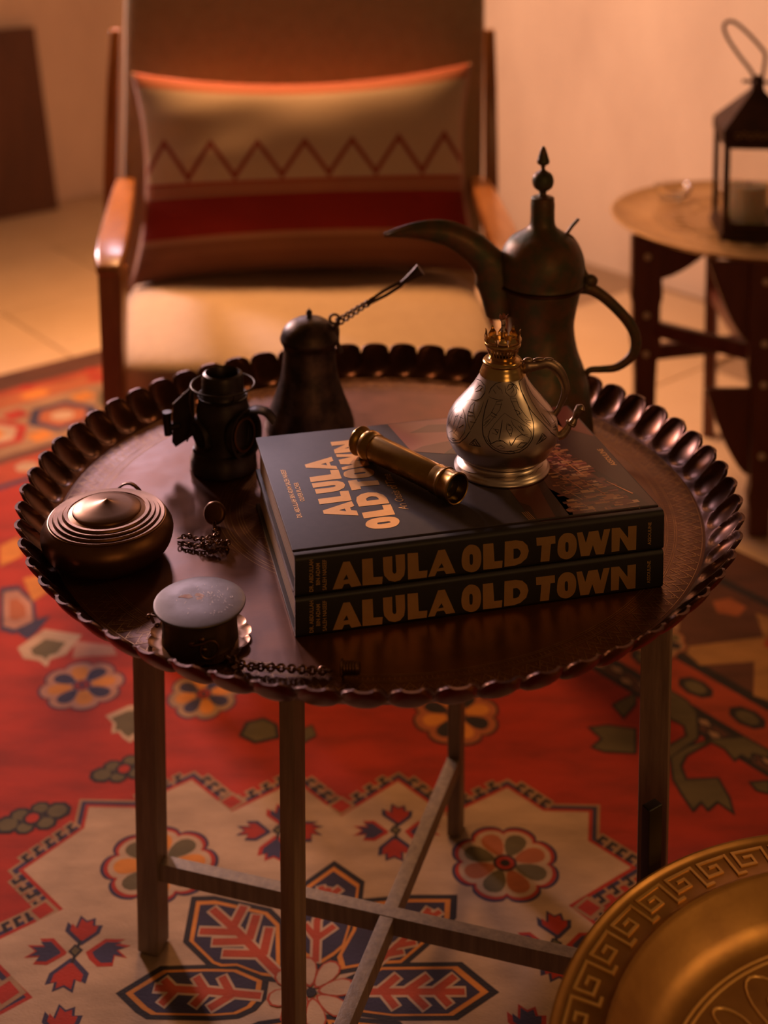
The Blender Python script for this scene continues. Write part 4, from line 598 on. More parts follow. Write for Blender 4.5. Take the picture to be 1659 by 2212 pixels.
p black 1 0 1781,5237 1760,5289 1731,5336 1692,5376 1645,5407 1576,5414 1582,5487 1562,5542 1532,5590 1494,5629 1450,5660 1401,5682 1348,5692 1294,5692 1241,5678 1187,5631 1143,5688 1092,5712 1039,5723 986,5723 934,5711 885,5689 841,5658 803,5617 774,5567 767,5494 698,5500 646,5479 602,5448 564,5407 535,5360 515,5308 505,5252 505,5195 518,5138 562,5081 509,5034 486,4981 476,4925 476,4868 487,4813 508,4761 537,4714 576,4674 623,4643 692,4636 686,4563 706,4508 736,4460 774,4421 818,4390 867,4368 920,4358 974,4358 1027,4372 1081,4419 1125,4362 1176,4338 1229,4327 1282,4327 1334,4339 1383,4361 1427,4392 1465,4433 1494,4483 1501,4556 1570,4550 1622,4571 1666,4602 1704,4643 1733,4690 1753,4742 1763,4798 1763,4855 1750,4912 1706,4969 1759,5016 1782,5069 1792,5125 1792,5182
p rust 2 0 1742,5225 1723,5273 1695,5318 1659,5355 1614,5384 1549,5391 1555,5459 1537,5511 1508,5556 1473,5593 1431,5622 1385,5642 1336,5652 1285,5652 1234,5639 1184,5595 1142,5648 1095,5671 1045,5681 995,5681 946,5670 900,5649 858,5620 823,5581 795,5534 789,5466 724,5472 676,5452 634,5422 598,5384 571,5340 552,5291 542,5239 543,5185 555,5131 597,5078 546,5034 525,4983 515,4931 516,4877 526,4825 545,4777 573,4732 609,4695 654,4666 719,4659 713,4591 731,4539 760,4494 795,4457 837,4428 883,4408 932,4398 983,4398 1034,4411 1084,4455 1126,4402 1173,4379 1223,4369 1273,4369 1322,4380 1368,4401 1410,4430 1445,4469 1473,4516 1479,4584 1544,4578 1592,4598 1634,4628 1670,4666 1697,4710 1716,4759 1726,4811 1725,4865 1713,4919 1671,4972 1722,5016 1743,5067 1753,5119 1752,5173
p rust 3 0 1697,5210 1679,5255 1653,5296 1620,5331 1578,5357 1518,5363 1524,5427 1507,5475 1481,5516 1447,5551 1409,5578 1366,5596 1321,5606 1274,5605 1227,5593 1180,5553 1142,5602 1098,5623 1052,5632 1005,5632 960,5622 917,5603 879,5576 846,5540 821,5496 815,5433 755,5439 710,5420 671,5393 638,5357 613,5317 595,5271 586,5223 587,5173 598,5123 637,5074 590,5033 570,4986 561,4938 562,4888 571,4840 589,4795 615,4754 648,4719 690,4693 750,4687 744,4623 761,4575 787,4534 821,4499 859,4472 902,4454 947,4444 994,4445 1041,4457 1088,4497 1126,4448 1170,4427 1216,4418 1263,4418 1308,4428 1351,4447 1389,4474 1422,4510 1447,4554 1453,4617 1513,4611 1558,4630 1597,4657 1630,4693 1655,4733 1673,4779 1682,4827 1681,4877 1670,4927 1631,4976 1678,5017 1698,5064 1707,5112 1706,5162
p orange 4 0 1638,5190 1599,5257 1532,5288 1452,5276 1374,5229 1309,5167 1268,5110 1260,5066 1290,5035 1354,5012 1440,5000 1530,5009 1602,5046 1641,5112
p black 4 0 1380,5520 1308,5537 1240,5509 1192,5441 1168,5349 1163,5257 1172,5186 1196,5149 1238,5149 1298,5181 1367,5237 1425,5311 1451,5391 1434,5467
p orange 4 0 978,5560 915,5518 886,5447 898,5363 942,5279 1000,5210 1054,5167 1095,5159 1125,5190 1146,5258 1157,5350 1149,5445 1114,5522 1052,5563
p black 4 0 667,5286 651,5209 677,5137 742,5086 828,5061 916,5055 983,5065 1017,5090 1017,5135 987,5199 934,5272 865,5334 789,5361 718,5344
p orange 4 0 630,4860 669,4793 736,4762 816,4774 894,4821 959,4883 1000,4940 1008,4984 978,5015 914,5038 828,5050 738,5041 666,5004 627,4938
p black 4 0 888,4530 960,4513 1028,4541 1076,4609 1100,4701 1105,4793 1096,4864 1072,4901 1030,4901 970,4869 901,4813 843,4739 817,4659 834,4583
p orange 4 0 1290,4490 1353,4532 1382,4603 1370,4687 1326,4771 1268,4840 1214,4883 1173,4891 1143,4860 1122,4792 1111,4700 1119,4605 1154,4528 1216,4487
p black 4 0 1601,4764 1617,4841 1591,4913 1526,4964 1440,4989 1352,4995 1285,4985 1251,4960 1251,4915 1281,4851 1334,4778 1403,4716 1479,4689 1550,4706
p black 5 0 1279,5025 1268,5085 1235,5135 1187,5169 1130,5179 1074,5165 1027,5129 997,5077 989,5016 1004,4957 1039,4908 1089,4878 1147,4872 1202,4889 1247,4928 1273,4982
p red 5 0 1246,5025 1237,5071 1212,5110 1175,5136 1131,5144 1087,5133 1051,5105 1028,5065 1022,5018 1033,4972 1061,4935 1100,4912 1144,4906 1187,4920 1221,4950 1242,4992
p black 5 0 1193,5025 1189,5050 1175,5070 1156,5084 1132,5088 1109,5082 1090,5068 1078,5046 1075,5021 1081,4997 1095,4977 1116,4965 1139,4962 1162,4969 1180,4985 1191,5007
p black 1 0 5054,7076 5039,7113 5016,7146 4987,7175 4951,7197 4899,7202 4904,7254 4889,7293 4866,7327 4837,7356 4803,7378 4766,7393 4726,7401 4686,7400 4645,7391 4604,7357 4571,7398 4532,7415 4492,7423 4452,7422 4412,7414 4375,7399 4342,7376 4313,7347 4291,7311 4286,7259 4234,7264 4195,7249 4161,7226 4132,7197 4110,7163 4095,7126 4087,7086 4088,7046 4097,7005 4131,6964 4090,6931 4073,6892 4065,6852 4066,6812 4074,6772 4089,6735 4112,6702 4141,6673 4177,6651 4229,6646 4224,6594 4239,6555 4262,6521 4291,6492 4325,6470 4362,6455 4402,6447 4442,6448 4483,6457 4524,6491 4557,6450 4596,6433 4636,6425 4676,6426 4716,6434 4753,6449 4786,6472 4815,6501 4837,6537 4842,6589 4894,6584 4933,6599 4967,6622 4996,6651 5018,6685 5033,6722 5041,6762 5040,6802 5031,6843 4997,6884 5038,6917 5055,6956 5063,6996 5062,7036
p rust 2 0 5025,7067 5010,7101 4989,7133 4961,7160 4928,7181 4879,7185 4883,7234 4869,7271 4848,7303 4821,7330 4789,7351 4754,7365 4717,7372 4678,7372 4640,7363 4602,7331 4570,7369 4534,7385 4497,7393 4459,7392 4421,7385 4387,7370 4355,7349 4328,7321 4307,7288 4303,7239 4254,7243 4217,7229 4185,7208 4158,7181 4137,7149 4123,7114 4116,7077 4116,7038 4125,7000 4157,6962 4119,6930 4103,6894 4095,6857 4096,6819 4103,6781 4118,6747 4139,6715 4167,6688 4200,6667 4249,6663 4245,6614 4259,6577 4280,6545 4307,6518 4339,6497 4374,6483 4411,6476 4450,6476 4488,6485 4526,6517 4558,6479 4594,6463 4631,6455 4669,6456 4707,6463 4741,6478 4773,6499 4800,6527 4821,6560 4825,6609 4874,6605 4911,6619 4943,6640 4970,6667 4991,6699 5005,6734 5012,6771 5012,6810 5003,6848 4971,6886 5009,6918 5025,6954 5033,6991 5032,7029
p tan 3 0 4990,7056 4977,7088 4957,7117 4932,7142 4901,7161 4855,7166 4859,7211 4846,7245 4827,7275 4801,7300 4772,7319 4740,7332 4705,7339 4670,7339 4634,7330 4599,7301 4570,7336 4536,7351 4502,7358 4466,7357 4432,7350 4400,7337 4371,7317 4346,7292 4327,7261 4322,7215 4277,7219 4243,7206 4213,7187 4188,7161 4169,7132 4156,7100 4149,7065 4149,7030 4158,6994 4187,6959 4152,6930 4137,6896 4130,6862 4131,6826 4138,6792 4151,6760 4171,6731 4196,6706 4227,6687 4273,6682 4269,6637 4282,6603 4301,6573 4327,6548 4356,6529 4388,6516 4423,6509 4458,6509 4494,6518 4529,6547 4558,6512 4592,6497 4626,6490 4662,6491 4696,6498 4728,6511 4757,6531 4782,6556 4801,6587 4806,6633 4851,6629 4885,6642 4915,6661 4940,6687 4959,6716 4972,6748 4979,6783 4979,6818 4970,6854 4941,6889 4976,6918 4991,6952 4998,6986 4997,7022
p olive 4 0 4946,7042 4916,7090 4865,7112 4805,7103 4746,7070 4696,7026 4665,6985 4660,6954 4682,6931 4731,6915 4796,6906 4864,6912 4919,6939 4948,6986
p black 4 0 4751,7278 4696,7290 4644,7270 4608,7221 4590,7155 4586,7089 4593,7039 4611,7012 4643,7012 4688,7035 4741,7076 4785,7128 4804,7186 4792,7239
p olive 4 0 4446,7306 4398,7276 4376,7225 4385,7165 4418,7106 4462,7056 4503,7025 4534,7020 4557,7042 4573,7091 4582,7156 4576,7224 4549,7279 4502,7308
p black 4 0 4210,7111 4198,7056 4218,7004 4267,6968 4333,6950 4399,6946 4449,6953 4476,6971 4476,7003 4453,7048 4412,7101 4360,7145 4302,7164 4249,7152
p olive 4 0 4182,6806 4212,6758 4263,6736 4323,6745 4382,6778 4432,6822 4463,6863 4468,6894 4446,6917 4397,6933 4332,6942 4264,6936 4209,6909 4180,6862
p black 4 0 4377,6570 4432,6558 4484,6578 4520,6627 4538,6693 4542,6759 4535,6809 4517,6836 4485,6836 4440,6813 4387,6772 4343,6720 4324,6662 4336,6609
p olive 4 0 4682,6542 4730,6572 4752,6623 4743,6683 4710,6742 4666,6792 4625,6823 4594,6828 4571,6806 4555,6757 4546,6692 4552,6624 4579,6569 4626,6540
p black 4 0 4918,6737 4930,6792 4910,6844 4861,6880 4795,6898 4729,6902 4679,6895 4652,6877 4652,6845 4675,6800 4716,6747 4768,6703 4826,6684 4879,6696
p black 5 0 4674,6924 4665,6967 4641,7003 4604,7027 4561,7034 4518,7024 4483,6998 4460,6961 4454,6918 4465,6875 4492,6841 4530,6819 4574,6814 4616,6827 4649,6855 4670,6893
p red 5 0 4649,6924 4642,6957 4623,6985 4595,7003 4562,7009 4529,7001 4501,6981 4484,6952 4479,6919 4488,6886 4508,6860 4538,6843 4571,6839 4604,6849 4630,6870 4646,6900
p black 5 0 4609,6924 4605,6942 4595,6956 4580,6966 4563,6969 4545,6965 4531,6954 4522,6939 4519,6921 4524,6904 4535,6890 4550,6881 4568,6879 4585,6884 4599,6896 4607,6911
p black 1 0 -4815,2815 -4924,2912 -5077,2911 -5184,2813 -5183,2675 -5074,2578 -4921,2579 -4814,2677
p olive 2 0 -4874,2793 -4948,2858 -5052,2858 -5125,2791 -5124,2697 -5050,2632 -4946,2632 -4873,2699
p black 1 0 -4215,3075 -4324,3172 -4477,3171 -4584,3073 -4583,2935 -4474,2838 -4321,2839 -4214,2937
p olive 2 0 -4274,3053 -4348,3118 -4452,3118 -4525,3051 -4524,2957 -4450,2892 -4346,2892 -4273,2959
p black 1 0 -4621,2748 -4703,2820 -4817,2819 -4898,2746 -4897,2642 -4815,2570 -4701,2571 -4620,2644
p olive 2 0 -4665,2731 -4721,2780 -4799,2780 -4854,2730 -4853,2659 -4797,2610 -4719,2610 -4664,2660
p black 1 0 -4501,3108 -4583,3180 -4697,3179 -4778,3106 -4777,3002 -4695,2930 -4581,2931 -4500,3004
p olive 2 0 -4545,3091 -4601,3140 -4679,3140 -4734,3090 -4733,3019 -4677,2970 -4599,2970 -4544,3020
p black 1 0 -4503,2939 -4619,3042 -4782,3041 -4896,2937 -4895,2791 -4779,2688 -4616,2689 -4502,2793
p olive 2 0 -4566,2916 -4645,2986 -4755,2985 -4833,2914 -4832,2814 -4753,2744 -4643,2745 -4565,2816
p black 1 0 -4729,2982 -4818,3061 -4942,3060 -5030,2980 -5029,2868 -4940,2789 -4816,2790 -4728,2870
p olive 2 0 -4777,2964 -4837,3017 -4922,3017 -4981,2962 -4981,2886 -4921,2833 -4836,2833 -4777,2888
p black 1 0 -4349,2842 -4438,2921 -4562,2920 -4650,2840 -4649,2728 -4560,2649 -4436,2650 -4348,2730
p olive 2 0 -4397,2824 -4457,2877 -4542,2877 -4601,2822 -4601,2746 -4541,2693 -4456,2693 -4397,2748
p black 3 0 -4559,2865 -4600,2964 -4699,3005 -4798,2964 -4839,2865 -4798,2766 -4699,2725 -4600,2766
p red 4 0 -4609,2865 -4635,2929 -4699,2955 -4763,2929 -4789,2865 -4763,2801 -4699,2775 -4635,2801
p black 1 0 -3760,3784 -3864,3875 -4009,3875 -4111,3781 -4110,3650 -4006,3559 -3861,3559 -3759,3653
p olive 2 0 -3816,3762 -3886,3825 -3985,3824 -4055,3761 -4054,3672 -3984,3609 -3885,3610 -3815,3673
p black 1 0 -3190,4031 -3294,4122 -3439,4122 -3541,4028 -3540,3897 -3436,3806 -3291,3806 -3189,3900
p olive 2 0 -3246,4009 -3316,4072 -3415,4071 -3485,4008 -3484,3919 -3414,3856 -3315,3857 -3245,3920
p black 1 0 -3576,3719 -3653,3788 -3762,3788 -3839,3718 -3838,3620 -3761,3551 -3652,3551 -3575,3621
p olive 2 0 -3618,3703 -3671,3750 -3745,3750 -3797,3702 -3796,3636 -3743,3589 -3669,3589 -3617,3637
p black 1 0 -3462,4061 -3539,4130 -3648,4130 -3725,4060 -3724,3962 -3647,3893 -3538,3893 -3461,3963
p olive 2 0 -3504,4045 -3557,4092 -3631,4092 -3683,4044 -3682,3978 -3629,3931 -3555,3931 -3503,3979
p black 1 0 -3464,3902 -3574,3999 -3729,3998 -3837,3899 -3836,3760 -3726,3663 -3571,3664 -3463,3763
p olive 2 0 -3524,3879 -3598,3945 -3703,3945 -3777,3877 -3776,3783 -3702,3717 -3597,3717 -3523,3785
p black 1 0 -3679,3942 -3763,4017 -3881,4016 -3964,3940 -3963,3834 -3879,3759 -3761,3760 -3678,3836
p olive 2 0 -3724,3925 -3782,3976 -3862,3975 -3918,3924 -3918,3851 -3860,3800 -3780,3801 -3724,3852
p black 1 0 -3318,3809 -3402,3884 -3520,3883 -3603,3807 -3602,3701 -3518,3626 -3400,3627 -3317,3703
p olive 2 0 -3363,3792 -3421,3843 -3501,3842 -3557,3791 -3557,3718 -3499,3667 -3419,3668 -3363,3719
p black 3 0 -3517,3831 -3556,3925 -3650,3964 -3744,3925 -3783,3831 -3744,3737 -3650,3698 -3556,3737
p red 4 0 -3564,3831 -3590,3891 -3650,3916 -3710,3891 -3735,3831 -3710,3771 -3650,3746 -3590,3771
p cream 1 0 -4158,5006 -3852,5255 -3606,5283 -3464,4682 -3671,4394 -3794,4498 -3889,4629 -3988,4603 -4019,4842
p olive 2 0 -4059,4944 -3844,5118 -3672,5138 -3573,4717 -3718,4516 -3804,4588 -3870,4680 -3940,4662 -3961,4829
p cream 1 0 -5957,6731 -5649,7260 -4982,7092 -5124,6539 -5340,6413 -5346,6211 -5521,6381 -5784,6444
p olive 2 0 -5735,6687 -5565,6978 -5198,6886 -5276,6582 -5395,6512 -5399,6401 -5495,6495 -5639,6529
p pink 1 0 -5061,6926 -4415,6796 -4287,6539 -4736,6507 -4988,6444
p black 1 0 -2102,4549 -2032,4864 -1764,4971 -1542,4811 -1483,4497 -1846,4370
p olive 2 0 -2041,4575 -1985,4827 -1770,4912 -1593,4784 -1545,4533 -1836,4431
p black 1 0 -1190,4705 -1023,4811 -941,4549 -1135,4370
p olive 2 0 -1166,4686 -1033,4771 -967,4561 -1122,4418
c black 1 80 3917,5512 3728,5381 3562,5252 3659,4999 3875,5284
p olive 2 0 3917,5512 3728,5381 3562,5252 3659,4999 3875,5284
c black 1 80 3131,4721 3378,4767 3764,4690 3670,4187 3248,4216 3106,4303 3271,4480
p olive 2 0 3131,4721 3378,4767 3764,4690 3670,4187 3248,4216 3106,4303 3271,4480
c black 1 80 4477,5611 4675,5381 4773,5093 4657,4510 4150,4073 4199,4303 4526,4540 4540,4782 4340,4967
p olive 2 0 4477,5611 4675,5381 4773,5093 4657,4510 4150,4073 4199,4303 4526,4540 4540,4782 4340,4967
c black 1 80 4859,4451 4394,4130 4266,3903 4275,3600 4733,3627 4788,3254 4776,2996 4627,3202 4461,3047 4406,3202 4260,3047 4190,3307 4130,3627 4188,4073 4472,4303 4859,4451
p olive 2 0 4859,4451 4394,4130 4266,3903 4275,3600 4733,3627 4788,3254 4776,2996 4627,3202 4461,3047 4406,3202 4260,3047 4190,3307 4130,3627 4188,4073 4472,4303 4859,4451
c black 1 80 4820,4451 5347,4510 5616,4216 5575,4073 5377,4187 5299,4044 5214,4159 5087,4044 5011,4274
p olive 2 0 4820,4451 5347,4510 5616,4216 5575,4073 5377,4187 5299,4044 5214,4159 5087,4044 5011,4274
c black 1 80 5200,3546 5431,3573 5370,3359 5238,3412
p olive 2 0 5200,3546 5431,3573 5370,3359 5238,3412
c black 5 90 -2953,86 -2554,419 -2018,437 -1657,428 -1328,268 -1336,26 -1425,-109 -1588,-201 -1873,-226 -2594,-209 -2724,-126
p black 5 0 -2953,86 -2554,419 -2018,437 -1657,428 -1328,268 -1336,26 -1425,-109 -1588,-201 -1873,-226 -2594,-209 -2724,-126
p orange 6 0 -2906,85 -2527,402 -2017,419 -1674,410 -1362,258 -1369,28 -1454,-100 -1609,-187 -1880,-211 -2565,-195 -2688,-116
p field 7 0 -2820,84 -2477,370 -2016,386 -1706,378 -1423,241 -1430,32 -1506,-84 -1646,-163 -1891,-184 -2511,-170 -2623,-98
c black 5 90 -2313,1462 -2074,1472 -1370,1280 -1197,1083 -1120,268 -1346,304 -1674,446 -1868,437 -1978,482 -2314,824
p black 5 0 -2313,1462 -2074,1472 -1370,1280 -1197,1083 -1120,268 -1346,304 -1674,446 -1868,437 -1978,482 -2314,824
p orange 6 0 -2284,1429 -2057,1439 -1388,1256 -1223,1069 -1150,295 -1365,329 -1677,464 -1861,455 -1965,498 -2285,823
p field 7 0 -2231,1370 -2025,1379 -1420,1214 -1271,1044 -1205,343 -1399,374 -1681,496 -1848,489 -1943,527 -2232,821
c black 5 90 -967,1677 -595,2039 -244,1730 -263,1490 -360,988 -424,708 -541,582 -709,451 -934,582 -1015,988 -992,1343
p black 5 0 -967,1677 -595,2039 -244,1730 -263,1490 -360,988 -424,708 -541,582 -709,451 -934,582 -1015,988 -992,1343
p orange 6 0 -951,1650 -597,1994 -264,1701 -282,1473 -374,996 -435,730 -546,610 -706,486 -919,610 -996,996 -974,1333
p field 7 0 -921,1602 -601,1914 -299,1648 -316,1441 -399,1010 -454,769 -555,661 -699,548 -893,661 -963,1010 -943,1315
c black 5 90 -296,1416 337,1490 915,1490 888,1185 535,769 255,483 -114,464 -490,386 -540,569 -360,988
p black 5 0 -296,1416 337,1490 915,1490 888,1185 535,769 255,483 -114,464 -490,386 -540,569 -360,988
p orange 6 0 -276,1391 326,1462 875,1462 849,1172 514,777 248,505 -103,487 -460,413 -507,587 -336,985
p field 7 0 -239,1347 306,1411 803,1411 780,1148 476,791 235,545 -82,528 -406,461 -449,619 -294,979
c black 5 90 -5,464 943,477 1298,108 852,-221 142,-227 -222,-173 -632,-52 -614,133
p black 5 0 -5,464 943,477 1298,108 852,-221 142,-227 -222,-173 -632,-52 -614,133
p orange 6 0 6,444 907,456 1244,106 820,-207 146,-212 -200,-161 -589,-46 -572,130
p field 7 0 27,408 842,419 1147,102 764,-181 153,-186 -160,-140 -513,-36 -497,123
c black 5 90 -1341,-321 -1633,-466 -1977,-913 -1678,-1333 -981,-1020 -831,-233
p black 5 0 -1341,-321 -1633,-466 -1977,-913 -1678,-1333 -981,-1020 -831,-233
p orange 6 0 -1344,-341 -1622,-478 -1948,-903 -1664,-1302 -1002,-1005 -860,-257
p field 7 0 -1350,-376 -1601,-501 -1897,-885 -1640,-1246 -1041,-977 -912,-300
c black 5 90 -624,-233 203,-321 598,-749 193,-1231 -395,-967
p black 5 0 -624,-233 203,-321 598,-749 193,-1231 -395,-967
p orange 6 0 -593,-256 193,-340 568,-747 183,-1204 -376,-954
p field 7 0 -537,-298 174,-374 514,-742 165,-1157 -340,-930
s cream 8 150 -1382,52 -1693,86 -1990,120 -2168,129 -2555,155
s cream 8 150 -1708,94 -1819,286
s cream 8 150 -1677,77 -1903,-101
s cream 8 150 -1988,103 -2116,286
s cream 8 150 -1988,103 -2097,-59
s cream 8 150 -2344,129 -2463,-42
s cream 8 150 -2376,146 -2482,251
s redo 9 90 -1382,52 -1693,86 -1990,120 -2168,129 -2555,155
s redo 9 90 -1708,94 -1819,286
s redo 9 90 -1677,77 -1903,-101
s redo 9 90 -1988,103 -2116,286
s redo 9 90 -1988,103 -2097,-59
s redo 9 90 -2344,129 -2463,-42
s redo 9 90 -2376,146 -2482,251
s cream 8 160 -1138,304 -1385,573 -1713,948 -2050,1280
s cream 8 160 -1713,948 -2149,963
s cream 8 160 -1773,1064 -1691,1320
s cream 8 160 -1591,815 -1974,805
s cream 8 160 -1566,871 -1519,1181
s cream 8 160 -1436,628 -1831,638
s cream 8 160 -1377,647 -1345,986
s redo 9 100 -1138,304 -1385,573 -1713,948 -2050,1280
s redo 9 100 -1713,948 -2149,963
s redo 9 100 -1773,1064 -1691,1320
s redo 9 100 -1591,815 -1974,805
s redo 9 100 -1566,871 -1519,1181
s redo 9 100 -1436,628 -1831,638
s redo 9 100 -1377,647 -1345,986
s cream 8 140 -759,539 -770,1115
s cream 8 140 -766,854 -572,1027
s cream 8 140 -766,854 -908,1049
s cream 8 140 -770,1115 -650,1617
s cream 8 140 -679,1454 -522,1617
s cream 8 140 -699,1501 -742,1641
s redo 9 80 -759,539 -770,1115
s redo 9 80 -766,854 -572,1027
s redo 9 80 -766,854 -908,1049
s redo 9 80 -770,1115 -650,1617
s redo 9 80 -679,1454 -522,1617
s redo 9 80 -699,1501 -742,1641
s cream 8 150 -140,106 472,106 942,106
s cream 8 150 3,118 188,300
s cream 8 150 44,94 165,-83
s cream 8 150 309,118 540,300
s cream 8 150 350,94 507,-90
s cream 8 150 636,118 850,300
s cream 8 150 656,94 771,-53
s redo 9 90 -140,106 472,106 942,106
s redo 9 90 3,118 188,300
s redo 9 90 44,94 165,-83
s redo 9 90 309,118 540,300
s redo 9 90 350,94 507,-90
s redo 9 90 636,118 850,300
s redo 9 90 656,94 771,-53
s cream 8 130 -61,462 635,1225
s cream 8 130 192,743 406,795
s cream 8 130 65,614 255,660
s cream 8 130 411,1007 594,1294
s cream 8 130 500,1088 724,1253
s redo 9 70 -61,462 635,1225
s redo 9 70 192,743 406,795
s redo 9 70 65,614 255,660
s redo 9 70 411,1007 594,1294
s redo 9 70 500,1088 724,1253
p redo 10 0 -287,196 -331,266 -419,292 -526,265 -626,209 -697,152 -718,109 -682,78 -595,53 -480,40 -371,57 -301,115
p cream 11 0 -317,190 -355,250 -430,272 -522,250 -609,201 -670,152 -688,115 -657,88 -582,67 -483,56 -390,71 -329,120
p redo 10 0 -505,520 -586,538 -666,494 -723,400 -754,289 -763,199 -748,153 -701,157 -621,201 -531,273 -466,362 -457,453
p cream 11 0 -522,494 -592,510 -660,472 -709,391 -736,296 -744,218 -731,179 -690,182 -622,220 -544,282 -489,359 -481,436
p redo 10 0 -888,595 -958,551 -984,463 -957,356 -901,256 -844,185 -801,164 -770,200 -745,287 -732,402 -749,511 -807,581
p cream 11 0 -882,565 -942,527 -964,452 -942,360 -893,273 -844,212 -807,194 -780,225 -759,300 -748,399 -763,492 -812,553
p redo 10 0 -1212,377 -1230,296 -1186,216 -1092,159 -981,128 -891,119 -845,134 -849,181 -893,261 -965,351 -1054,416 -1145,425
p cream 11 0 -1186,360 -1202,290 -1164,222 -1083,173 -988,146 -910,138 -871,151 -874,192 -912,260 -974,338 -1051,393 -1128,401
p redo 10 0 -1287,-6 -1243,-76 -1155,-102 -1048,-75 -948,-19 -877,38 -856,81 -892,112 -979,137 -1094,150 -1203,133 -1273,75
p cream 11 0 -1257,0 -1219,-60 -1144,-82 -1052,-60 -965,-11 -904,38 -886,75 -917,102 -992,123 -1091,134 -1184,119 -1245,70
p redo 10 0 -1069,-330 -988,-348 -908,-304 -851,-210 -820,-99 -811,-9 -826,37 -873,33 -953,-11 -1043,-83 -1108,-172 -1117,-263
p cream 11 0 -1052,-304 -982,-320 -914,-282 -865,-201 -838,-106 -830,-28 -843,11 -884,8 -952,-30 -1030,-92 -1085,-169 -1093,-246
p redo 10 0 -686,-405 -616,-361 -590,-273 -617,-166 -673,-66 -730,5 -773,26 -804,-10 -829,-97 -842,-212 -825,-321 -767,-391
p cream 11 0 -692,-375 -632,-337 -610,-262 -632,-170 -681,-83 -730,-22 -767,-4 -794,-35 -815,-110 -826,-209 -811,-302 -762,-363
p redo 10 0 -362,-187 -344,-106 -388,-26 -482,31 -593,62 -683,71 -729,56 -725,9 -681,-71 -609,-161 -520,-226 -429,-235
p cream 11 0 -388,-170 -372,-100 -410,-32 -491,17 -586,44 -664,52 -703,39 -700,-2 -662,-70 -600,-148 -523,-203 -446,-211
p black 12 0 -717,95 -749,154 -816,159 -856,105 -833,42 -767,28
p navy 1 0 -6759,8524 -6452,8599 -6029,8085 -5808,7387 -6125,7120 -6387,7226
p pink 2 0 -6659,8384 -6414,8444 -6075,8033 -5898,7474 -6152,7261 -6362,7346
p rust 3 0 -6485,8139 -6346,8172 -6156,7941 -6057,7627 -6199,7507 -6317,7555
p navy 3 0 -6064,7320 -5883,7524 -5642,7661 -5756,7186 -5852,6963 -6048,7120
p orange 1 0 -6431,8826 -6138,8980 -5838,8450 -6070,8085
p orange 1 0 -7168,9948 -6912,10288 -6644,9617 -6957,9215
"""
# ---------------------------------------------------------------- the room
A40 = radians(40); E1 = Vector((cos(A40), sin(A40), 0)); E2 = Vector((-sin(A40), cos(A40), 0))
def rp(a, b, z=0): return E1 * a + E2 * b + Vector((0, 0, z))
floor = part('floor', MB().box(rp(-.6, .6, -.035), (6.2, 6.2, .05), A40), M['grout']); floor['kind'] = 'structure'
tile_mesh = MB().box((0, 0, 0), (.796, .506, .02), 0, 0, .003).mesh('tile', [M['tile']])
for i in range(7):
    for j in range(12):
        a = 2.24 - .8 * (i + .5) - (.4 if j % 2 else 0); b = 3.47 - .51 * (j + .5)
        if a < -3.4: continue
        t = part('tile', tile_mesh, None, floor) if False else None
        o = bpy.data.objects.new('tile', tile_mesh); COL.objects.link(o); o.parent = floor
        o.location = rp(a, b, -.010 + random.uniform(-.0006, .0006)); o.rotation_euler = (0, 0, A40)
w = part('wall_left', MB().box(rp(-.6, 3.53, 1.4), (6.2, .10, 2.94), A40), M['plaster']); w['kind'] = 'structure'
w = part('wall_right', MB().box(rp(2.34, .55, 1.4), (.10, 6.05, 2.94), A40), M['plaster']); w['kind'] = 'structure'

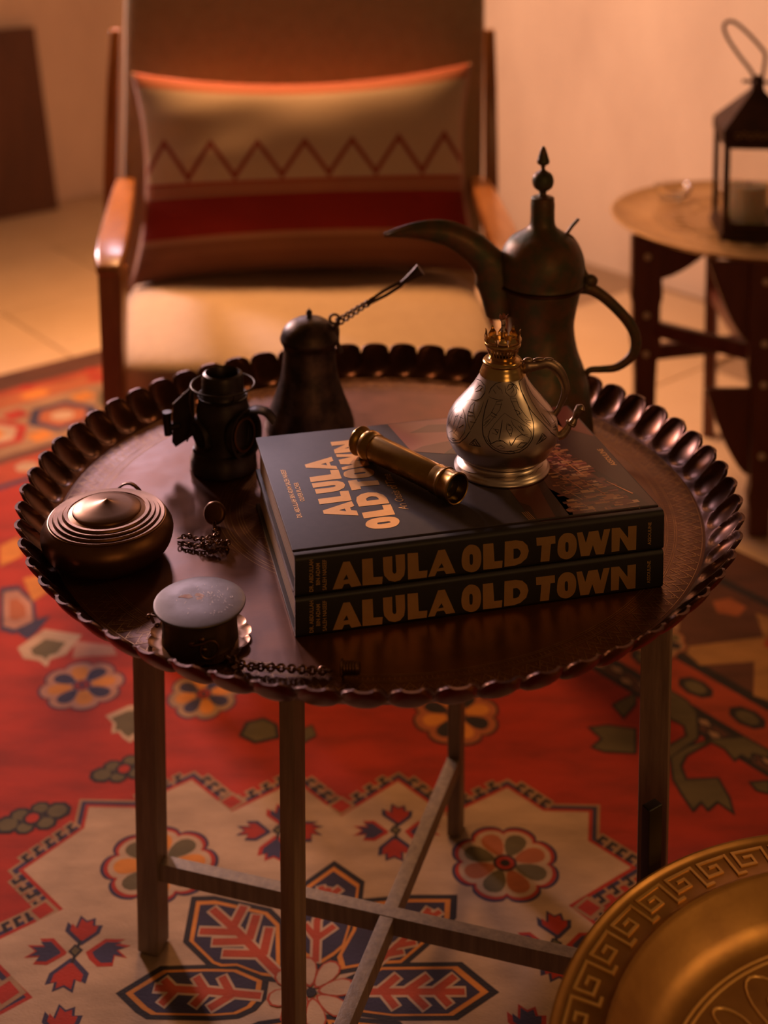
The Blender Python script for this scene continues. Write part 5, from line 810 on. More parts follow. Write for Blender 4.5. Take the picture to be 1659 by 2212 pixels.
# ---------------------------------------------------------------- rug
def rug():
    mats = ['red', 'cream', 'navy', 'black', 'olive', 'orange', 'tan', 'pink', 'redo', 'rust', 'field', 'brown', 'gold']
    ix = {k: i for i, k in enumerate(mats)}
    mb = MB(); Z = .006
    # outline: the far corner lies behind the armchair
    dL = Vector((cos(radians(38)), sin(radians(38)))); dR = Vector((cos(radians(-50)), sin(radians(-50))))
    pL = Vector((-.953, 1.818)); pR = Vector((.648, 1.000))
    den = dL.x * dR.y - dL.y * dR.x; q = pR - pL; t = (q.x * dR.y - q.y * dR.x) / den
    corner = pL + dL * t
    a = corner - dL * 2.7; b = corner + dR * 2.9; c = a + dR * 2.9
    out = [tuple(a), tuple(c), tuple(b), tuple(corner)]
    mb.prism(out, .006, Matrix.Identity(4), ix['red'])
    nL = Vector((-dL.y, dL.x)); nR = Vector((-dR.y, dR.x))
    def quad(p0, p1, n, d0, d1, col, lay):
        P = [p0 - n * d0, p0 - n * d1, p1 - n * d1, p1 - n * d0]
        mb.flatpoly([[tuple(x) for x in P]], lambda x, y: (x, y, Z + lay * .00012), ix[col])
    aL, cL = a, corner
    for d0, d1, col in ((0, .10, 'brown'), (.10, .13, 'redo'), (.13, .20, 'rust'), (.20, .44, 'tan'), (.44, .47, 'brown'), (.47, .56, 'redo'), (.56, .58, 'navy')):
        quad(aL, cL - dL * d0, nL, d0, d1, col, 1)
    for d0, d1, col in ((0, .10, 'brown'), (.10, .12, 'black'), (.12, .34, 'brown'), (.34, .36, 'black'), (.36, .435, 'redo'), (.435, .45, 'black'), (.45, .475, 'brown'), (.475, .485, 'black')):
        quad(corner + dR * d0, b, nR * 1, d0, d1, col, 1)
    def at(p0, d, n, s, off): return p0 + d * s - n * off
    def blob(c0, r, col, lay, n=8, sx=1, sy=1, rot=0.0):
        mb.flatpoly([[(c0.x + r * (cos(2 * pi * i / n) * sx * cos(rot) - sin(2 * pi * i / n) * sy * sin(rot)), c0.y + r * (cos(2 * pi * i / n) * sx * sin(rot) + sin(2 * pi * i / n) * sy * cos(rot))) for i in range(n)]], lambda x, y: (x, y, Z + lay * .00012), ix[col])
    s = .15
    while s < 2.6:
        k = int(s / .17)
        blob(at(aL, dL, nL, s, .115), .022, 'red', 2, 6)
        blob(at(aL, dL, nL, s, .165), .030, ['red', 'orange'][k % 2], 2, 6, 1.3, .8, radians(38))
        blob(at(aL, dL, nL, s, .32), .085, ['olive', 'red', 'navy'][k % 3], 2, 6, 1.0, 1.0, radians(38)); blob(at(aL, dL, nL, s, .32), .060, ['pink', 'cream', 'rust'][k % 3], 3, 6, 1, 1, radians(38)); blob(at(aL, dL, nL, s, .32), .028, ['red', 'orange', 'cream'][k % 3], 4, 8)
        blob(at(aL, dL, nL, s + .085, .25), .034, ['red', 'orange'][k % 2], 3, 4); blob(at(aL, dL, nL, s + .085, .39), .034, ['orange', 'red'][k % 2], 3, 4)
        blob(at(aL, dL, nL, s, .515), .026, ['cream', 'navy'][k % 2], 3, 6)
        s += .17
    s = .15
    while s < 2.8:
        k = int(s / .12)
        blob(at(corner, dR, nR, s, .397), .024, 'black', 2, 8, 1.3, .9, radians(-50)); blob(at(corner, dR, nR, s, .397), .015, 'olive', 3, 8, 1.3, .9, radians(-50))
        s += .095
    s = .1
    while s < 2.8:
        k = int(s / .21)
        P = [at(corner, dR, nR, s + x, y) for x, y in ((0, .33), (.07, .20), (.02, .15), (.10, .13), (.13, .22), (.20, .33), (.15, .345), (.10, .27), (.05, .345))]
        mb.flatpoly([[tuple(x) for x in P]], lambda x, y: (x, y, Z + .00024), ix[['gold', 'tan'][k % 2]])
        blob(at(corner, dR, nR, s + .10, .20), .026, ['redo', 'olive'][k % 2], 3, 6); blob(at(corner, dR, nR, s + .19, .17), .030, ['red', 'rust'][k % 2], 2, 5)
        s += .21
    s = .1; sgn = 1
    while s < 2.8:
        for col, r in (('black', .014), ('tan', .009)):
            blob(at(corner, dR, nR, s, .462 + sgn * .006), r, col, 2 if col == 'black' else 3, 4, 1.4, .8, radians(-50))
        s += .028; sgn = -sgn
    # woven figures (rug coordinates, 0.1 mm)
    for idx, ln in enumerate(RUG.strip().split('\n')):
        p = ln.split(' '); kind, col, lay, wd = p[0], p[1], int(p[2]), int(p[3]) / 1e4
        pts = [tuple(int(x) / 1e4 for x in s_.split(',')) for s_ in p[4:]]
        z = Z + (lay + 2) * .00012 + (idx % 60) * .0000018
        if kind == 'p': mb.flatpoly([pts], lambda x, y: (x, y, z), ix[col])
        else:
            n = len(pts); cl = kind == 'c'; V = [Vector(x) for x in pts]
            Lp = []; Rp = []
            for i in range(n):
                pa = V[i - 1] if (cl or i) else None; pb = V[(i + 1) % n] if (cl or i < n - 1) else None
                d1 = (V[i] - pa).normalized() if pa is not None and (V[i] - pa).length > 1e-6 else None
                d2 = (pb - V[i]).normalized() if pb is not None and (pb - V[i]).length > 1e-6 else None
                d = (d1 or d2) if (d1 is None or d2 is None) else (d1 + d2)
                if d.length < 1e-4: d = d1
                d = d.normalized(); nn = Vector((-d.y, d.x)); ref = d1 or d2; cs = max(abs(ref.dot(d)), .45)
                e = V[i].copy()
                if not cl and i == 0: e = e - d * wd * .3
                if not cl and i == n - 1: e = e + d * wd * .3
                Lp.append(e + nn * wd / 2 / cs); Rp.append(e - nn * wd / 2 / cs)
            for i in range(n if cl else n - 1):
                j = (i + 1) % n
                mb.add([(*Rp[i], z), (*Rp[j], z), (*Lp[j], z), (*Lp[i], z)], [(0, 1, 2, 3)], ix[col])
    o = part('rug', mb, [M['w_' + k] for k in mats], smooth=0)
    tag(o, 'red oriental wool rug with cream medallion, flowers and dark outlined petals on the floor', 'rug')
rug()

# ---------------------------------------------------------------- the tray stand
ST = -radians(16.5); D1 = Vector((cos(ST), sin(ST), 0)); D2 = Vector((-sin(ST), cos(ST), 0))
st = thing('tray_stand', 'grey-brown wooden stand with four square legs and crossed bars under the scalloped tray', 'stand', (0, 0, 0))
for k, (p, dx, dy) in enumerate((((-.270, .075), .027, .029), ((.288, -.085), .030, .029), ((-.078, -.268), .014, .030), ((.100, .262), .017, .028))):
    o = part('leg', MB().box((0, 0, 0), (dx, dy, .583), 0, 0, .0015), M['stand_wood'], st, loc=(p[0], p[1], .0085 + .2915)); o.rotation_euler = (0, 0, ST)
for (a, b) in (((-.270, .075), (.288, -.085)), ((-.078, -.268), (.100, .262))):
    for zc, nm in ((.109, 'stretcher'), (.581, 'top_rail')):
        A = Vector((*a, zc)); B = Vector((*b, zc)); d = B - A; L = d.length
        first = a[0] == -.270
        o = part(nm, MB().box((0, 0, 0), (L - .02, .016, .022 if nm == 'stretcher' else .020), 0, 0, .001), M['stand_wood'], st, loc=(A + B) / 2 + Vector((0, 0, 0 if first else -.0006)))
        o.rotation_euler = (0, 0, math.atan2(d.y, d.x))

# ---------------------------------------------------------------- the scalloped tray
TZ = .597
tr = thing('serving_tray', 'large round dark copper tray with scalloped rim on the wooden stand', 'tray', (0, 0, .592))
b = -.592
part('tray_base', MB().lathe([(0, .5922 + b), (.340, .5922 + b), (.345, .5945 + b), (.347, .5965 + b), (.346, .5968 + b), (.327, .5956 + b), (.324, .5953 + b), (0, .5953 + b)], 128), M['copper'], tr)
NL = 61; SUB = 18; PH = math.atan2(-.3795, 0) + pi / NL * .4
def rim_pt(th, v, side):
    x = (th - PH) * NL / (2 * pi); t = 2 * (x - math.floor(x)) - 1
    e = sqrt(max(0, 1 - t * t)); e = e ** .75
    rt = .3715 + .0085 * e; zt = .6205 + .0110 * e
    r0, z0 = .3462, .5962
    r = r0 + (rt - r0) * v; z = z0 + (zt - z0) * (v ** 1.15)
    q = 1 - (abs(t) / .97) ** 2 - ((v - .57) / .47) ** 2
    g = sin(pi * v) if 0 < v < 1 else 0
    amp = (.0068 * q ** .45 if q > 0 else 0) - .0016 * g * min(1, max(0, -q))
    r += amp * .80; z -= amp * .42
    if side: # outer skin
        k = .0016 + .0022 * v ** 5
        r += k * .8; z -= k * .6 * (1 - v)
    return (r * cos(th), r * sin(th), z + b)
mb = MB(); n = NL * SUB; VS = [0, .05, .09, .12, .16, .22, .30, .40, .50, .60, .70, .80, .88, .94, .98, 1.0]
prof = [(v, 0) for v in VS] + [(v, 1) for v in reversed(VS)]
vv = []
for i in range(n):
    th = PH + 2 * pi * i / n
    for v, sd in prof: vv.append(rim_pt(th, v, sd))
k = len(prof); ff = []
for i in range(n):
    i2 = (i + 1) % n
    for j in range(k - 1): ff.append((i * k + j, i * k + j + 1, i2 * k + j + 1, i2 * k + j))
mb.add(vv, ff); part('scalloped_rim', mb, M['copper_rim'], tr, smooth=60)
# engraved border: two ring lines, ticks, zigzag with diamonds
mb = MB(); zE = .59675 + b
def line2(P, w_, z_):
    for (x0, y0), (x1, y1) in zip(P, P[1:]):
        d = Vector((x1 - x0, y1 - y0)); L = d.length
        if L < 1e-7: continue
        d /= L; nn = Vector((-d.y, d.x)) * w_ / 2
        mb.add([(x0 - nn.x, y0 - nn.y, z_(x0, y0)), (x1 - nn.x, y1 - nn.y, z_(x1, y1)), (x1 + nn.x, y1 + nn.y, z_(x1, y1)), (x0 + nn.x, y0 + nn.y, z_(x0, y0))], [(0, 1, 2, 3)])
def bz(x, y):
    r = sqrt(x * x + y * y)
    if r < .324: return .5953 + b + .00025
    if r < .327: return .5953 + b + .00035 + (r - .324) * .1
    return .5956 + b + .0003 + (r - .327) / .019 * .0012
def pol(r, a): return (r * cos(a), r * sin(a))
for r in (.3065, .3085, .3155, .3175, .3435):
    line2([pol(r, 2 * pi * i / 240) for i in range(241)], .0006, bz)
for i in range(420):
    a = 2 * pi * i / 420; line2([pol(.310, a), pol(.3142, a)], .0006, bz)
for i in range(150):
    a = 2 * pi * i / 150; h = pi / 150
    line2([pol(.3190, a - h), pol(.3305, a), pol(.3190, a + h)], .0007, bz)
    line2([pol(.3425, a), pol(.3310, a + h), pol(.3425, a + 2 * h)], .0007, bz)
    line2([pol(.3225, a + h), pol(.3260, a + h * .6), pol(.3310, a + h), pol(.3260, a + h * 1.4), pol(.3225, a + h)], .0005, bz)
    line2([pol(.3370, a - h * .3), pol(.3390, a), pol(.3370, a + h * .3), pol(.3350, a), pol(.3370, a - h * .3)], .0005, bz)
    line2([pol(.3200, a + h * .3), pol(.3240, a + h * .1)], .0004, bz)
part('engraved_border', mb, M['copper_line'], tr, smooth=0, label='engraved zigzag band along the tray edge')
mb = MB()
for r in (.150, .153, .156, .163, .168, .171, .176):
    line2([pol(r, 2 * pi * i / 160) for i in range(161)], .0007, bz)
for i in range(48):
    a = 2 * pi * i / 48; h = pi / 48
    line2([pol(.120, a), pol(.135, a + h), pol(.148, a), pol(.135, a - h), pol(.120, a)], .0006, bz)
part('engraved_medallion', mb, M['copper_line'], tr, smooth=0, label='engraved circles round the tray centre')
TF = .5955  # floor of the tray

# ---------------------------------------------------------------- the two books
BA = .2357; BU = Vector((cos(BA), sin(BA), 0)); BV = Vector((-sin(BA), cos(BA), 0)); BO = Vector((-.0756, -.2541, 0))
BL, BW, BT = .3600, .2535, .0386
GL = {'A1': [[(34.5, -3.6), (44.4, 21.3), (50.4, 21.1), (61.2, -3.3), (51.9, -3.7), (49.8, -0.0), (45.1, 0.0), (43.2, -3.9)], [(44.3, 4.0), (47.4, 9.0), (49.2, 4.3)]], 'L1': [[(61.8, 21.6), (71.7, 21.4), (72.4, 3.1), (81.2, 2.5), (80.7, -4.4), (62.3, -3.6)]], 'U': [[(81.4, 21.0), (90.1, 20.9), (90.4, 5.8), (92.1, 3.6), (93.8, 4.4), (94.1, 5.9), (93.2, 21.6), (102.0, 21.4), (102.4, 7.6), (101.5, 0.9), (97.7, -3.1), (92.7, -3.9), (87.1, -2.2), (82.7, 3.4), (81.8, 9.2)]], 'L2': [[(104.6, 21.7), (114.5, 21.2), (115.5, 3.3), (123.7, 2.9), (123.1, -3.9), (105.2, -3.5)]], 'A2': [[(124.5, -3.5), (133.9, 21.0), (140.4, 21.0), (150.6, -3.1), (141.7, -3.0), (139.6, 0.7), (132.9, 0.7), (130.9, -3.5)], [(134.0, 3.4), (137.3, 8.1), (139.4, 3.6)]],
 'O1': [[(156.6, 9.6), (158.2, 17.4), (162.2, 21.6), (166.1, 22.4), (171.3, 20.2), (174.7, 15.2), (175.7, 7.1), (174.3, -0.1), (170.9, -3.7), (165.7, -4.4), (160.0, -1.7), (157.2, 2.7)], [(164.3, 12.0), (166.0, 13.2), (167.4, 11.6), (167.4, 4.2), (166.0, 2.7), (164.6, 4.2)]], 'L3': [[(177.3, 21.4), (187.3, 21.1), (188.6, 3.2), (196.6, 2.9), (196.1, -4.0), (177.7, -3.6)]], 'D': [[(198.6, 21.2), (209.2, 21.2), (216.1, 19.6), (220.8, 14.9), (222.4, 9.0), (220.4, 2.3), (214.6, -2.1), (208.3, -3.6), (198.4, -3.5)], [(207.2, 13.0), (211.0, 13.0), (213.7, 10.7), (214.5, 7.7), (212.8, 4.2), (209.9, 3.1), (207.3, 3.2)]],
 'T': [[(229.7, 21.0), (248.6, 20.7), (248.9, 13.1), (244.4, 13.1), (243.0, -3.5), (234.1, -3.2), (235.2, 12.9), (230.2, 13.1)]], 'O2': [[(251.1, 9.4), (252.4, 16.7), (256.4, 21.1), (260.8, 21.9), (265.9, 20.3), (269.5, 15.2), (270.4, 8.1), (269.1, 1.3), (265.6, -2.6), (260.3, -4.0), (254.4, -1.8), (251.4, 3.0)], [(258.9, 11.8), (260.4, 13.0), (261.9, 11.5), (262.0, 4.5), (260.6, 3.3), (259.1, 4.9)]],
 'W': [[(270.4, 20.9), (275.9, 21.0), (279.6, 9.8), (282.5, 20.5), (292.0, 20.5), (295.1, 9.0), (297.9, 20.9), (304.3, 20.7), (298.3, -3.7), (290.0, -3.2), (286.8, 6.6), (283.4, -3.3), (274.8, -3.0)]], 'N': [[(305.7, 21.1), (314.1, 20.7), (322.8, 9.1), (322.6, 20.8), (331.3, 20.6), (331.2, -3.5), (323.0, -3.3), (314.3, 11.3), (313.9, -2.7), (305.9, -2.6)]]}
def smooth_loop(lp, k=4):
    n = len(lp); out = []
    for i in range(n):
        p = [Vector(lp[(i + j) % n]) for j in (-1, 0, 1, 2)]
        for j in range(k):
            t = j / k; q = .5 * ((2 * p[1]) + (p[2] - p[0]) * t + (2 * p[0] - 5 * p[1] + 4 * p[2] - p[3]) * t * t + (3 * p[1] - p[0] - 3 * p[2] + p[3]) * t ** 3); out.append((q.x, q.y))
    return out
for k_ in ('O1', 'O2'): GL[k_] = [smooth_loop(GL[k_][0]), smooth_loop(GL[k_][1])]
for c_ in ('red1', 'red2', 'red3', 'amb1', 'amb2', 'dk'): pass
flat('photo_brown', (.060, .020, .012)); flat('photo_dark', (.034, .013, .008)); flat('photo_red', (.20, .045, .022)); flat('photo_amber', (.46, .17, .05))
flat('photo_pink', (.42, .115, .075)); flat('photo_light', (.62, .32, .14)); flat('photo_glow', (.70, .24, .07)); flat('photo_rust', (.13, .034, .014))
PM = ['photo_brown', 'photo_dark', 'photo_red', 'photo_amber', 'photo_pink', 'photo_light', 'photo_glow', 'photo_rust']
def book(z0, label, top):
    bk = thing('book', label, 'book', (BO.x, BO.y, z0), BA, 'stacked picture books on the tray')
    T = BT; ct = .0028
    # local: x along the spine, y away from it, z up
    def board(zc, nm):
        m_ = MB(); m_.box((BL / 2, (BW + .013) / 2, zc), (BL, BW - .013, ct), 0, 0, .0007)
        m_.box((BL / 2, .0105, zc - (.0009 if zc > T / 2 else -.0009)), (BL, .0068, ct * .6), 0, 0, .0004)
        return part(nm, m_, M['cover'], bk)
    board(ct / 2, 'back_cover'); fc = board(T - ct / 2, 'front_cover')
    # spine: a slab with rounded upper and lower edges
    R = .0045; prof = []
    for cy, a0 in ((T - R, 90), (R, 180)):
        for i in range(7):
            a = radians(a0 + 90 * i / 6); prof.append((R + R * cos(a), cy + R * sin(a)))
    prof += [(.0085, 0), (.0085, .0022), (.0035, .004), (.0035, T - .004), (.0085, T - .0022), (.0085, T)]
    mt = Matrix(((0, 0, 1, 0), (1, 0, 0, 0), (0, 1, 0, 0), (0, 0, 0, 1)))
    m_ = MB(); m_.prism(prof, BL, mt); sp = part('spine', m_, M['spine'], bk, smooth=50)
    part('page_block', MB().box((BL / 2, .006 + (BW - .012) / 2, T / 2), (BL - .008, BW - .012, T - 2 * ct - .0004), 0, 0, .0006), M['pages'], bk)
    # gold title, raised a hair from the spine
    m_ = MB()
    for g in GL.values():
        m_.flatpoly([[(x, y) for x, y in lp] for lp in g], lambda x, y: (x / 1000, -.00022, (y + 640 - 636.2) / 1000 + .0035))
    part('title', m_, M['foil'], bk, smooth=0, label='gold foil title along the spine')
    m_ = MB()
    up = lambda x0, z_, s: (lambda x, y: (x0 - y * s, -.00022, z_ + x * s))
    text_mb(m_, 'DR. ABDULLAH', .0052, lambda x, y: (.0166 - y, -.00022, .0040 + x), xs=.86)
    text_mb(m_, 'BIN ADAM', .0052, lambda x, y: (.0228 - y, -.00022, .0095 + x), xs=.86)
    text_mb(m_, 'SALEH NASEEF', .0052, lambda x, y: (.0288 - y, -.00022, .0040 + x), xs=.86)
    part('author_lettering', m_, M['ink_gold'], bk, smooth=0, label='small gold author names on the spine'); m_ = MB()
    text_mb(m_, 'ASSOULINE', .0048, lambda x, y: (.3465 - y, -.00022, .0070 + x), xs=.92)
    part('publisher_lettering', m_, M['ink_gold'], bk, smooth=0, label='small gold publisher name on the spine')
    if not top: return bk
    zt = T + .00012
    # photograph printed on the cover
    ph = MB(); z1 = zt; fn = lambda lay: (lambda x, y: (x / 1000, y / 1000, z1 + lay * .00003 - (.0009 if y < 13.8 else 0)))
    def pp(pts, col, lay): ph.flatpoly([pts], fn(lay), PM.index(col))
    pp([(229, 14.2), (358.5, 14.2), (358.5, 252), (147, 252), (156, 181), (188, 168), (217, 160), (214, 120), (222, 100), (229, 78), (230, 40)], 'photo_brown', 0)
    pp([(147, 252), (156, 181), (188, 168), (217, 195), (240, 205), (300, 212), (358, 200), (358, 252)], 'photo_pink', 1)
    pp([(156, 181), (170, 190), (200, 196), (217, 195), (188, 168)], 'photo_red', 2)
    pp([(165, 225), (230, 214), (250, 232), (190, 240)], 'photo_red', 2)
    pp([(300, 252), (330, 180), (340, 252)], 'photo_glow', 2); pp([(318, 252), (332, 200), (358, 170), (358, 252)], 'photo_red', 2)
    pp([(229, 78), (230, 50), (238, 40), (236, 14.2), (254, 14.2), (258, 60), (262, 96), (244, 100)], 'photo_rust', 1)
    pp([(254, 14.2), (272, 14.2), (280, 45), (268, 70), (258, 60)], 'photo_dark', 1)
    pp([(268, 14.2), (342, 14.2), (330, 60), (308, 150), (298, 190), (276, 150), (268, 70)], 'photo_rust', 1)
    pp([(330, 60), (342, 14.2), (352, 14.2), (348, 40), (322, 120), (308, 150)], 'photo_dark', 1)
    rnd = random.Random(11)
    for i in range(420):
        y = 14.5 + 172 * (i / 420); f_ = y / 186
        x0 = 264 + 24 * f_ + 8 * max(0, .3 - f_); x1 = 336 - 32 * f_
        x = rnd.uniform(x0, x1); s_ = (1 - .6 * f_) * rnd.uniform(.55, 1.5)
        w_ = 11.5 * s_; h_ = 4.6 * s_; sk = rnd.uniform(-.2, .6)
        col = rnd.choice(['photo_red', 'photo_red', 'photo_amber', 'photo_rust', 'photo_dark', 'photo_amber', 'photo_light', 'photo_rust', 'photo_brown'])
        if f_ > .55 and col in ('photo_dark', 'photo_brown'): col = 'photo_pink'
        if x + w_ > 346 or y + h_ > 200: continue
        pp([(x, y), (x + w_, y + sk), (x + w_ - .6 * s_, y + h_ + sk), (x - .4 * s_, y + h_)], col, 3 + i * .006)
    for x0, y0, x1, y1, w_, col in ((340, 12, 312, 88, 1.2, 'photo_light'), (312, 88, 300, 150, 1.6, 'photo_glow'), (340, 15, 322, 14.6, .8, 'photo_light'), (345, 40, 330, 70, 2.2, 'photo_glow'), (300, 150, 296, 190, 2.5, 'photo_glow'),
                                (292, 40, 280, 70, 1.0, 'photo_light'), (300, 60, 286, 110, 1.2, 'photo_glow'), (318, 45, 306, 80, 1.0, 'photo_glow'), (296, 16, 286, 40, 1.0, 'photo_light')):
        d = Vector((x1 - x0, y1 - y0)).normalized(); nn = Vector((-d.y, d.x)) * w_ / 2
        pp([(x0 + nn.x, y0 + nn.y), (x0 - nn.x, y0 - nn.y), (x1 - nn.x * .3, y1 - nn.y * .3), (x1 + nn.x * .3, y1 + nn.y * .3)], col, 6)
    for q_ in range(4):
        x = 227.6 + q_ * 1.9; pp([(x, 14.2), (x + .6, 14.2), (x + .6 - 2, 30), (x - 2, 30)], 'photo_light', 4)
    # printed part over the hinge
    ph.flatpoly([[(238, 7.2), (359, 7.2), (359, 13.8), (238, 13.8)]], lambda x, y: (x / 1000, y / 1000, T - .0009 - ct * .2 + .0001), PM.index('photo_brown'))
    part('cover_photograph', ph, [M[k] for k in PM], bk, smooth=0, label='photograph of an old town printed on the cover')
    m_ = MB()
    def cover(keys, u_base, cap, v0, L):
        xs = [p[0] for k in keys for p in GL[k][0]]; x0 = min(xs); sc = L / (max(xs) - x0); sy = cap / 25.2
        for k in keys:
            m_.flatpoly([[(x, y) for x, y in lp] for lp in GL[k]], lambda x, y: ((u_base - (y + 4) * sy) / 1000, (v0 + (x - x0) * sc) / 1000, zt + .0001))
    cover(['A1', 'L1', 'U', 'L2', 'A2'], 72.4, 32, 60.5, 128); cover(['O1', 'L3', 'D', 'T', 'O2', 'W', 'N'], 107, 31, 31, 192)
    part('cover_title', m_, M['foil'], bk, smooth=0, label='large gold title on the cover')
    m_ = MB(); cf = lambda ub, v0: (lambda x, y: (ub - y, v0 + x, zt + .0001))
    text_mb(m_, 'DR. ABDULLAH BIN ADAM SALEH NASEEF', .0068, cf(.0190, .0695), xs=.80)
    text_mb(m_, 'OLIVER PILCHER', .0068, cf(.0272, .1005), xs=.80)
    part('cover_author_lettering', m_, M['foil'], bk, smooth=0, label='gold author names on the cover'); m_ = MB()
    text_mb(m_, 'An Oasis of Time', .0125, cf(.1215, .061), shear=.25, xs=.85)
    part('cover_subtitle', m_, M['foil'], bk, smooth=0, label='gold italic subtitle on the cover'); m_ = MB()
    text_mb(m_, 'ASSOULINE', .0085, cf(.3545, .101), xs=.90)
    part('cover_publisher_lettering', m_, M['foil'], bk, smooth=0, label='gold publisher name on the cover')
    return bk
book(TF, 'black picture book with gold spine title lying directly on the tray, lower of the stack', False)
book(TF + BT + .0003, 'black picture book with gold title and printed cover, upper of the stack', True)
BT2 = TF + 2 * BT + .0003 + .0004
# ---------------------------------------------------------------- spyglass on the book
A_ = Vector((-.0209, -.0506, 0)); B_ = Vector((.0754, -.1570, 0)); dv = (B_ - A_); LT = dv.length; rt_ = .0152
sg = thing('spyglass', 'brass spyglass lying across the cover of the upper book', 'telescope', (A_.x, A_.y, BT2 + .0158), math.atan2(dv.y, dv.x))
X4 = Matrix(((0, 0, 1, 0), (1, 0, 0, 0), (0, 1, 0, 0), (0, 0, 0, 1)))  # lathe z -> local x
def lx(P, n=64): return MB().lathe(P, n, mt=X4)
L_ = LT
part('barrel', lx([(.0128, .018), (.0138, .0182), (.0140, .019), (.0139, .034), (.0138, L_ - .024), (.0128, L_ - .022)]), M['brass'], sg)
part('barrel_collar', lx([(.0128, .012), (.0150, .0125), (.0156, .0135), (.0156, .0195), (.0150, .0205), (.0147, .0245), (.0144, .0262), (.0136, .0262)]), M['brass'], sg)
part('eyepiece', lx([(0, -.0005), (.007, -.0005), (.010, .0008), (.0135, -.0012), (.0152, -.0002), (.0156, .0012), (.0150, .0028), (.0128, .0048), (.0108, .0066), (.0106, .0085), (.0118, .0100), (.0124, .0125), (.0128, .0140)]), M['brass'], sg)
part('objective_ring', lx([(.0128, L_ - .028), (.0147, L_ - .0275), (.0149, L_ - .0215), (.0147, L_ - .0185), (.0150, L_ - .0175), (.0157, L_ - .0162), (.0157, L_ - .0150), (.0148, L_ - .0138), (.0148, L_ - .004), (.0155, L_ - .0028), (.0157, L_), (.0150, L_ + .0010), (.0140, L_ + .0004), (.0135, L_ - .003), (.0132, L_ - .012)]), M['brass'], sg)
part('objective_lens', lx([(0, L_ - .0085), (.006, L_ - .0088), (.0134, L_ - .0105)]), M['lens'], sg)

# ---------------------------------------------------------------- silver oil lamp
lp = DATA['lamp_pos']; LZ = BT2
ol = thing('oil_lamp', 'engraved silver oil lamp with brass burner standing on the upper book', 'oil lamp', (lp[0], lp[1], LZ))
LPF = DATA['lamp']
body = fine([(0, .0005)] + LPF[:1], 1) + fine(LPF[1:], 4) + [(.0224, .1012), (.0215, .1016)]
part('lamp_body', MB().lathe(body, 128), M['silver'], ol, smooth=50)
part('brass_collar', MB().lathe([(.0228, .0990), (.0236, .0994), (.0233, .1010), (.0222, .1030), (.0216, .1050), (.0208, .1070), (.0200, .1085), (.0196, .1098), (.0203, .1108), (.0206, .1120), (.0204, .1130), (.0192, .1140), (.0188, .1150), (.0150, .1155), (.0138, .1160)], 72), M['brass_bright'], ol)
mb = MB().lathe([(.0136, .1155), (.0138, .1185), (.0140, .1195), (.0148, .1202)], 64)
# pierced gallery: bars between two rings
for i in range(30):
    a = 2 * pi * i / 30; h = .055
    P = [(.0148, .1200), (.0156, .1225), (.0168, .1262), (.0174, .1280)]
    v = []
    for r, z in P: v += [(r * cos(a - h), r * sin(a - h), z), (r * cos(a + h), r * sin(a + h), z), ((r - .0007) * cos(a + h), (r - .0007) * sin(a + h), z), ((r - .0007) * cos(a - h), (r - .0007) * sin(a - h), z)]
    f = []
    for q in range(3):
        for e in range(4): f.append((q * 4 + e, q * 4 + (e + 1) % 4, q * 4 + 4 + (e + 1) % 4, q * 4 + 4 + e))
    mb.add(v, f)
mb.lathe([(.0172, .1275), (.0180, .1285), (.0186, .1298), (.0188, .1312), (.0186, .1325), (.0180, .1330), (.0178, .1318), (.0176, .1295), (.0170, .1280), (.0172, .1275)], 64)
part('burner_gallery', mb, M['brass_bright'], ol)
# crown of curved prongs
for i in range(10):
    a = 2 * pi * (i + .35) / 10; mb = MB(); P = []
    for (r, z, w_) in [(.0181, .1322, .0046), (.0190, .1340, .0052), (.0194, .1360, .0052), (.0190, .1385, .0036), (.0183, .1405, .0022), (.0184, .1425, .0016), (.0192, .1442, .0006)]: P.append((r, z, w_))
    v = []
    for off in (0, -.0005):
        for r, z, w_ in P:
            for s_ in (-1, -.33, .33, 1):
                aa = a + s_ * w_ / r; v.append(((r + off) * cos(aa), (r + off) * sin(aa), z))
    f = []; nP = len(P)
    for q in range(nP - 1):
        for e in range(3):
            k0 = q * 4 + e; f.append((k0, k0 + 1, k0 + 5, k0 + 4)); f.append((k0 + nP * 4 + 4, k0 + nP * 4 + 5, k0 + nP * 4 + 1, k0 + nP * 4))
    mb.add(v, f); part('crown_prong', mb, M['brass_bright'], ol)
part('burner_plate', MB().lathe([(0, .1225), (.006, .1228), (.0155, .1245), (.0158, .1240)], 48), M['brass'], ol)
part('wick_tube', MB().lathe([(.0024, .1222), (.0024, .1430), (.0018, .1430), (.0018, .1400)], 20), M['brass'], ol)
wk = part('wick', MB().tube([(0, 0, .138), (0, 0, .146), (.0004, 0, .1500), (.0002, 0, .1540), (-.0006, 0, .1565)], [.0020, .0021, .0022, .0024, .0030], 12), M['wick'], ol)
mb = MB(); rnd = random.Random(3)
for i in range(70):
    a = rnd.uniform(0, 2 * pi); r = rnd.uniform(0, .0030); o_ = Vector((-.0006 + r * cos(a) * .8, r * sin(a) * .8, .1560)); h_ = rnd.uniform(.002, .006)
    d = Vector((cos(a) * rnd.uniform(.1, .9), sin(a) * rnd.uniform(.1, .9), rnd.uniform(.6, 1.2)))
    mb.tube([o_, o_ + d * h_ * .5, o_ + d * h_ + Vector((rnd.uniform(-.001, .001), 0, -.0004))], [.0004, .0004, .0003], 5)
part('frayed_tip', mb, M['burnt'], wk, kind='stuff')
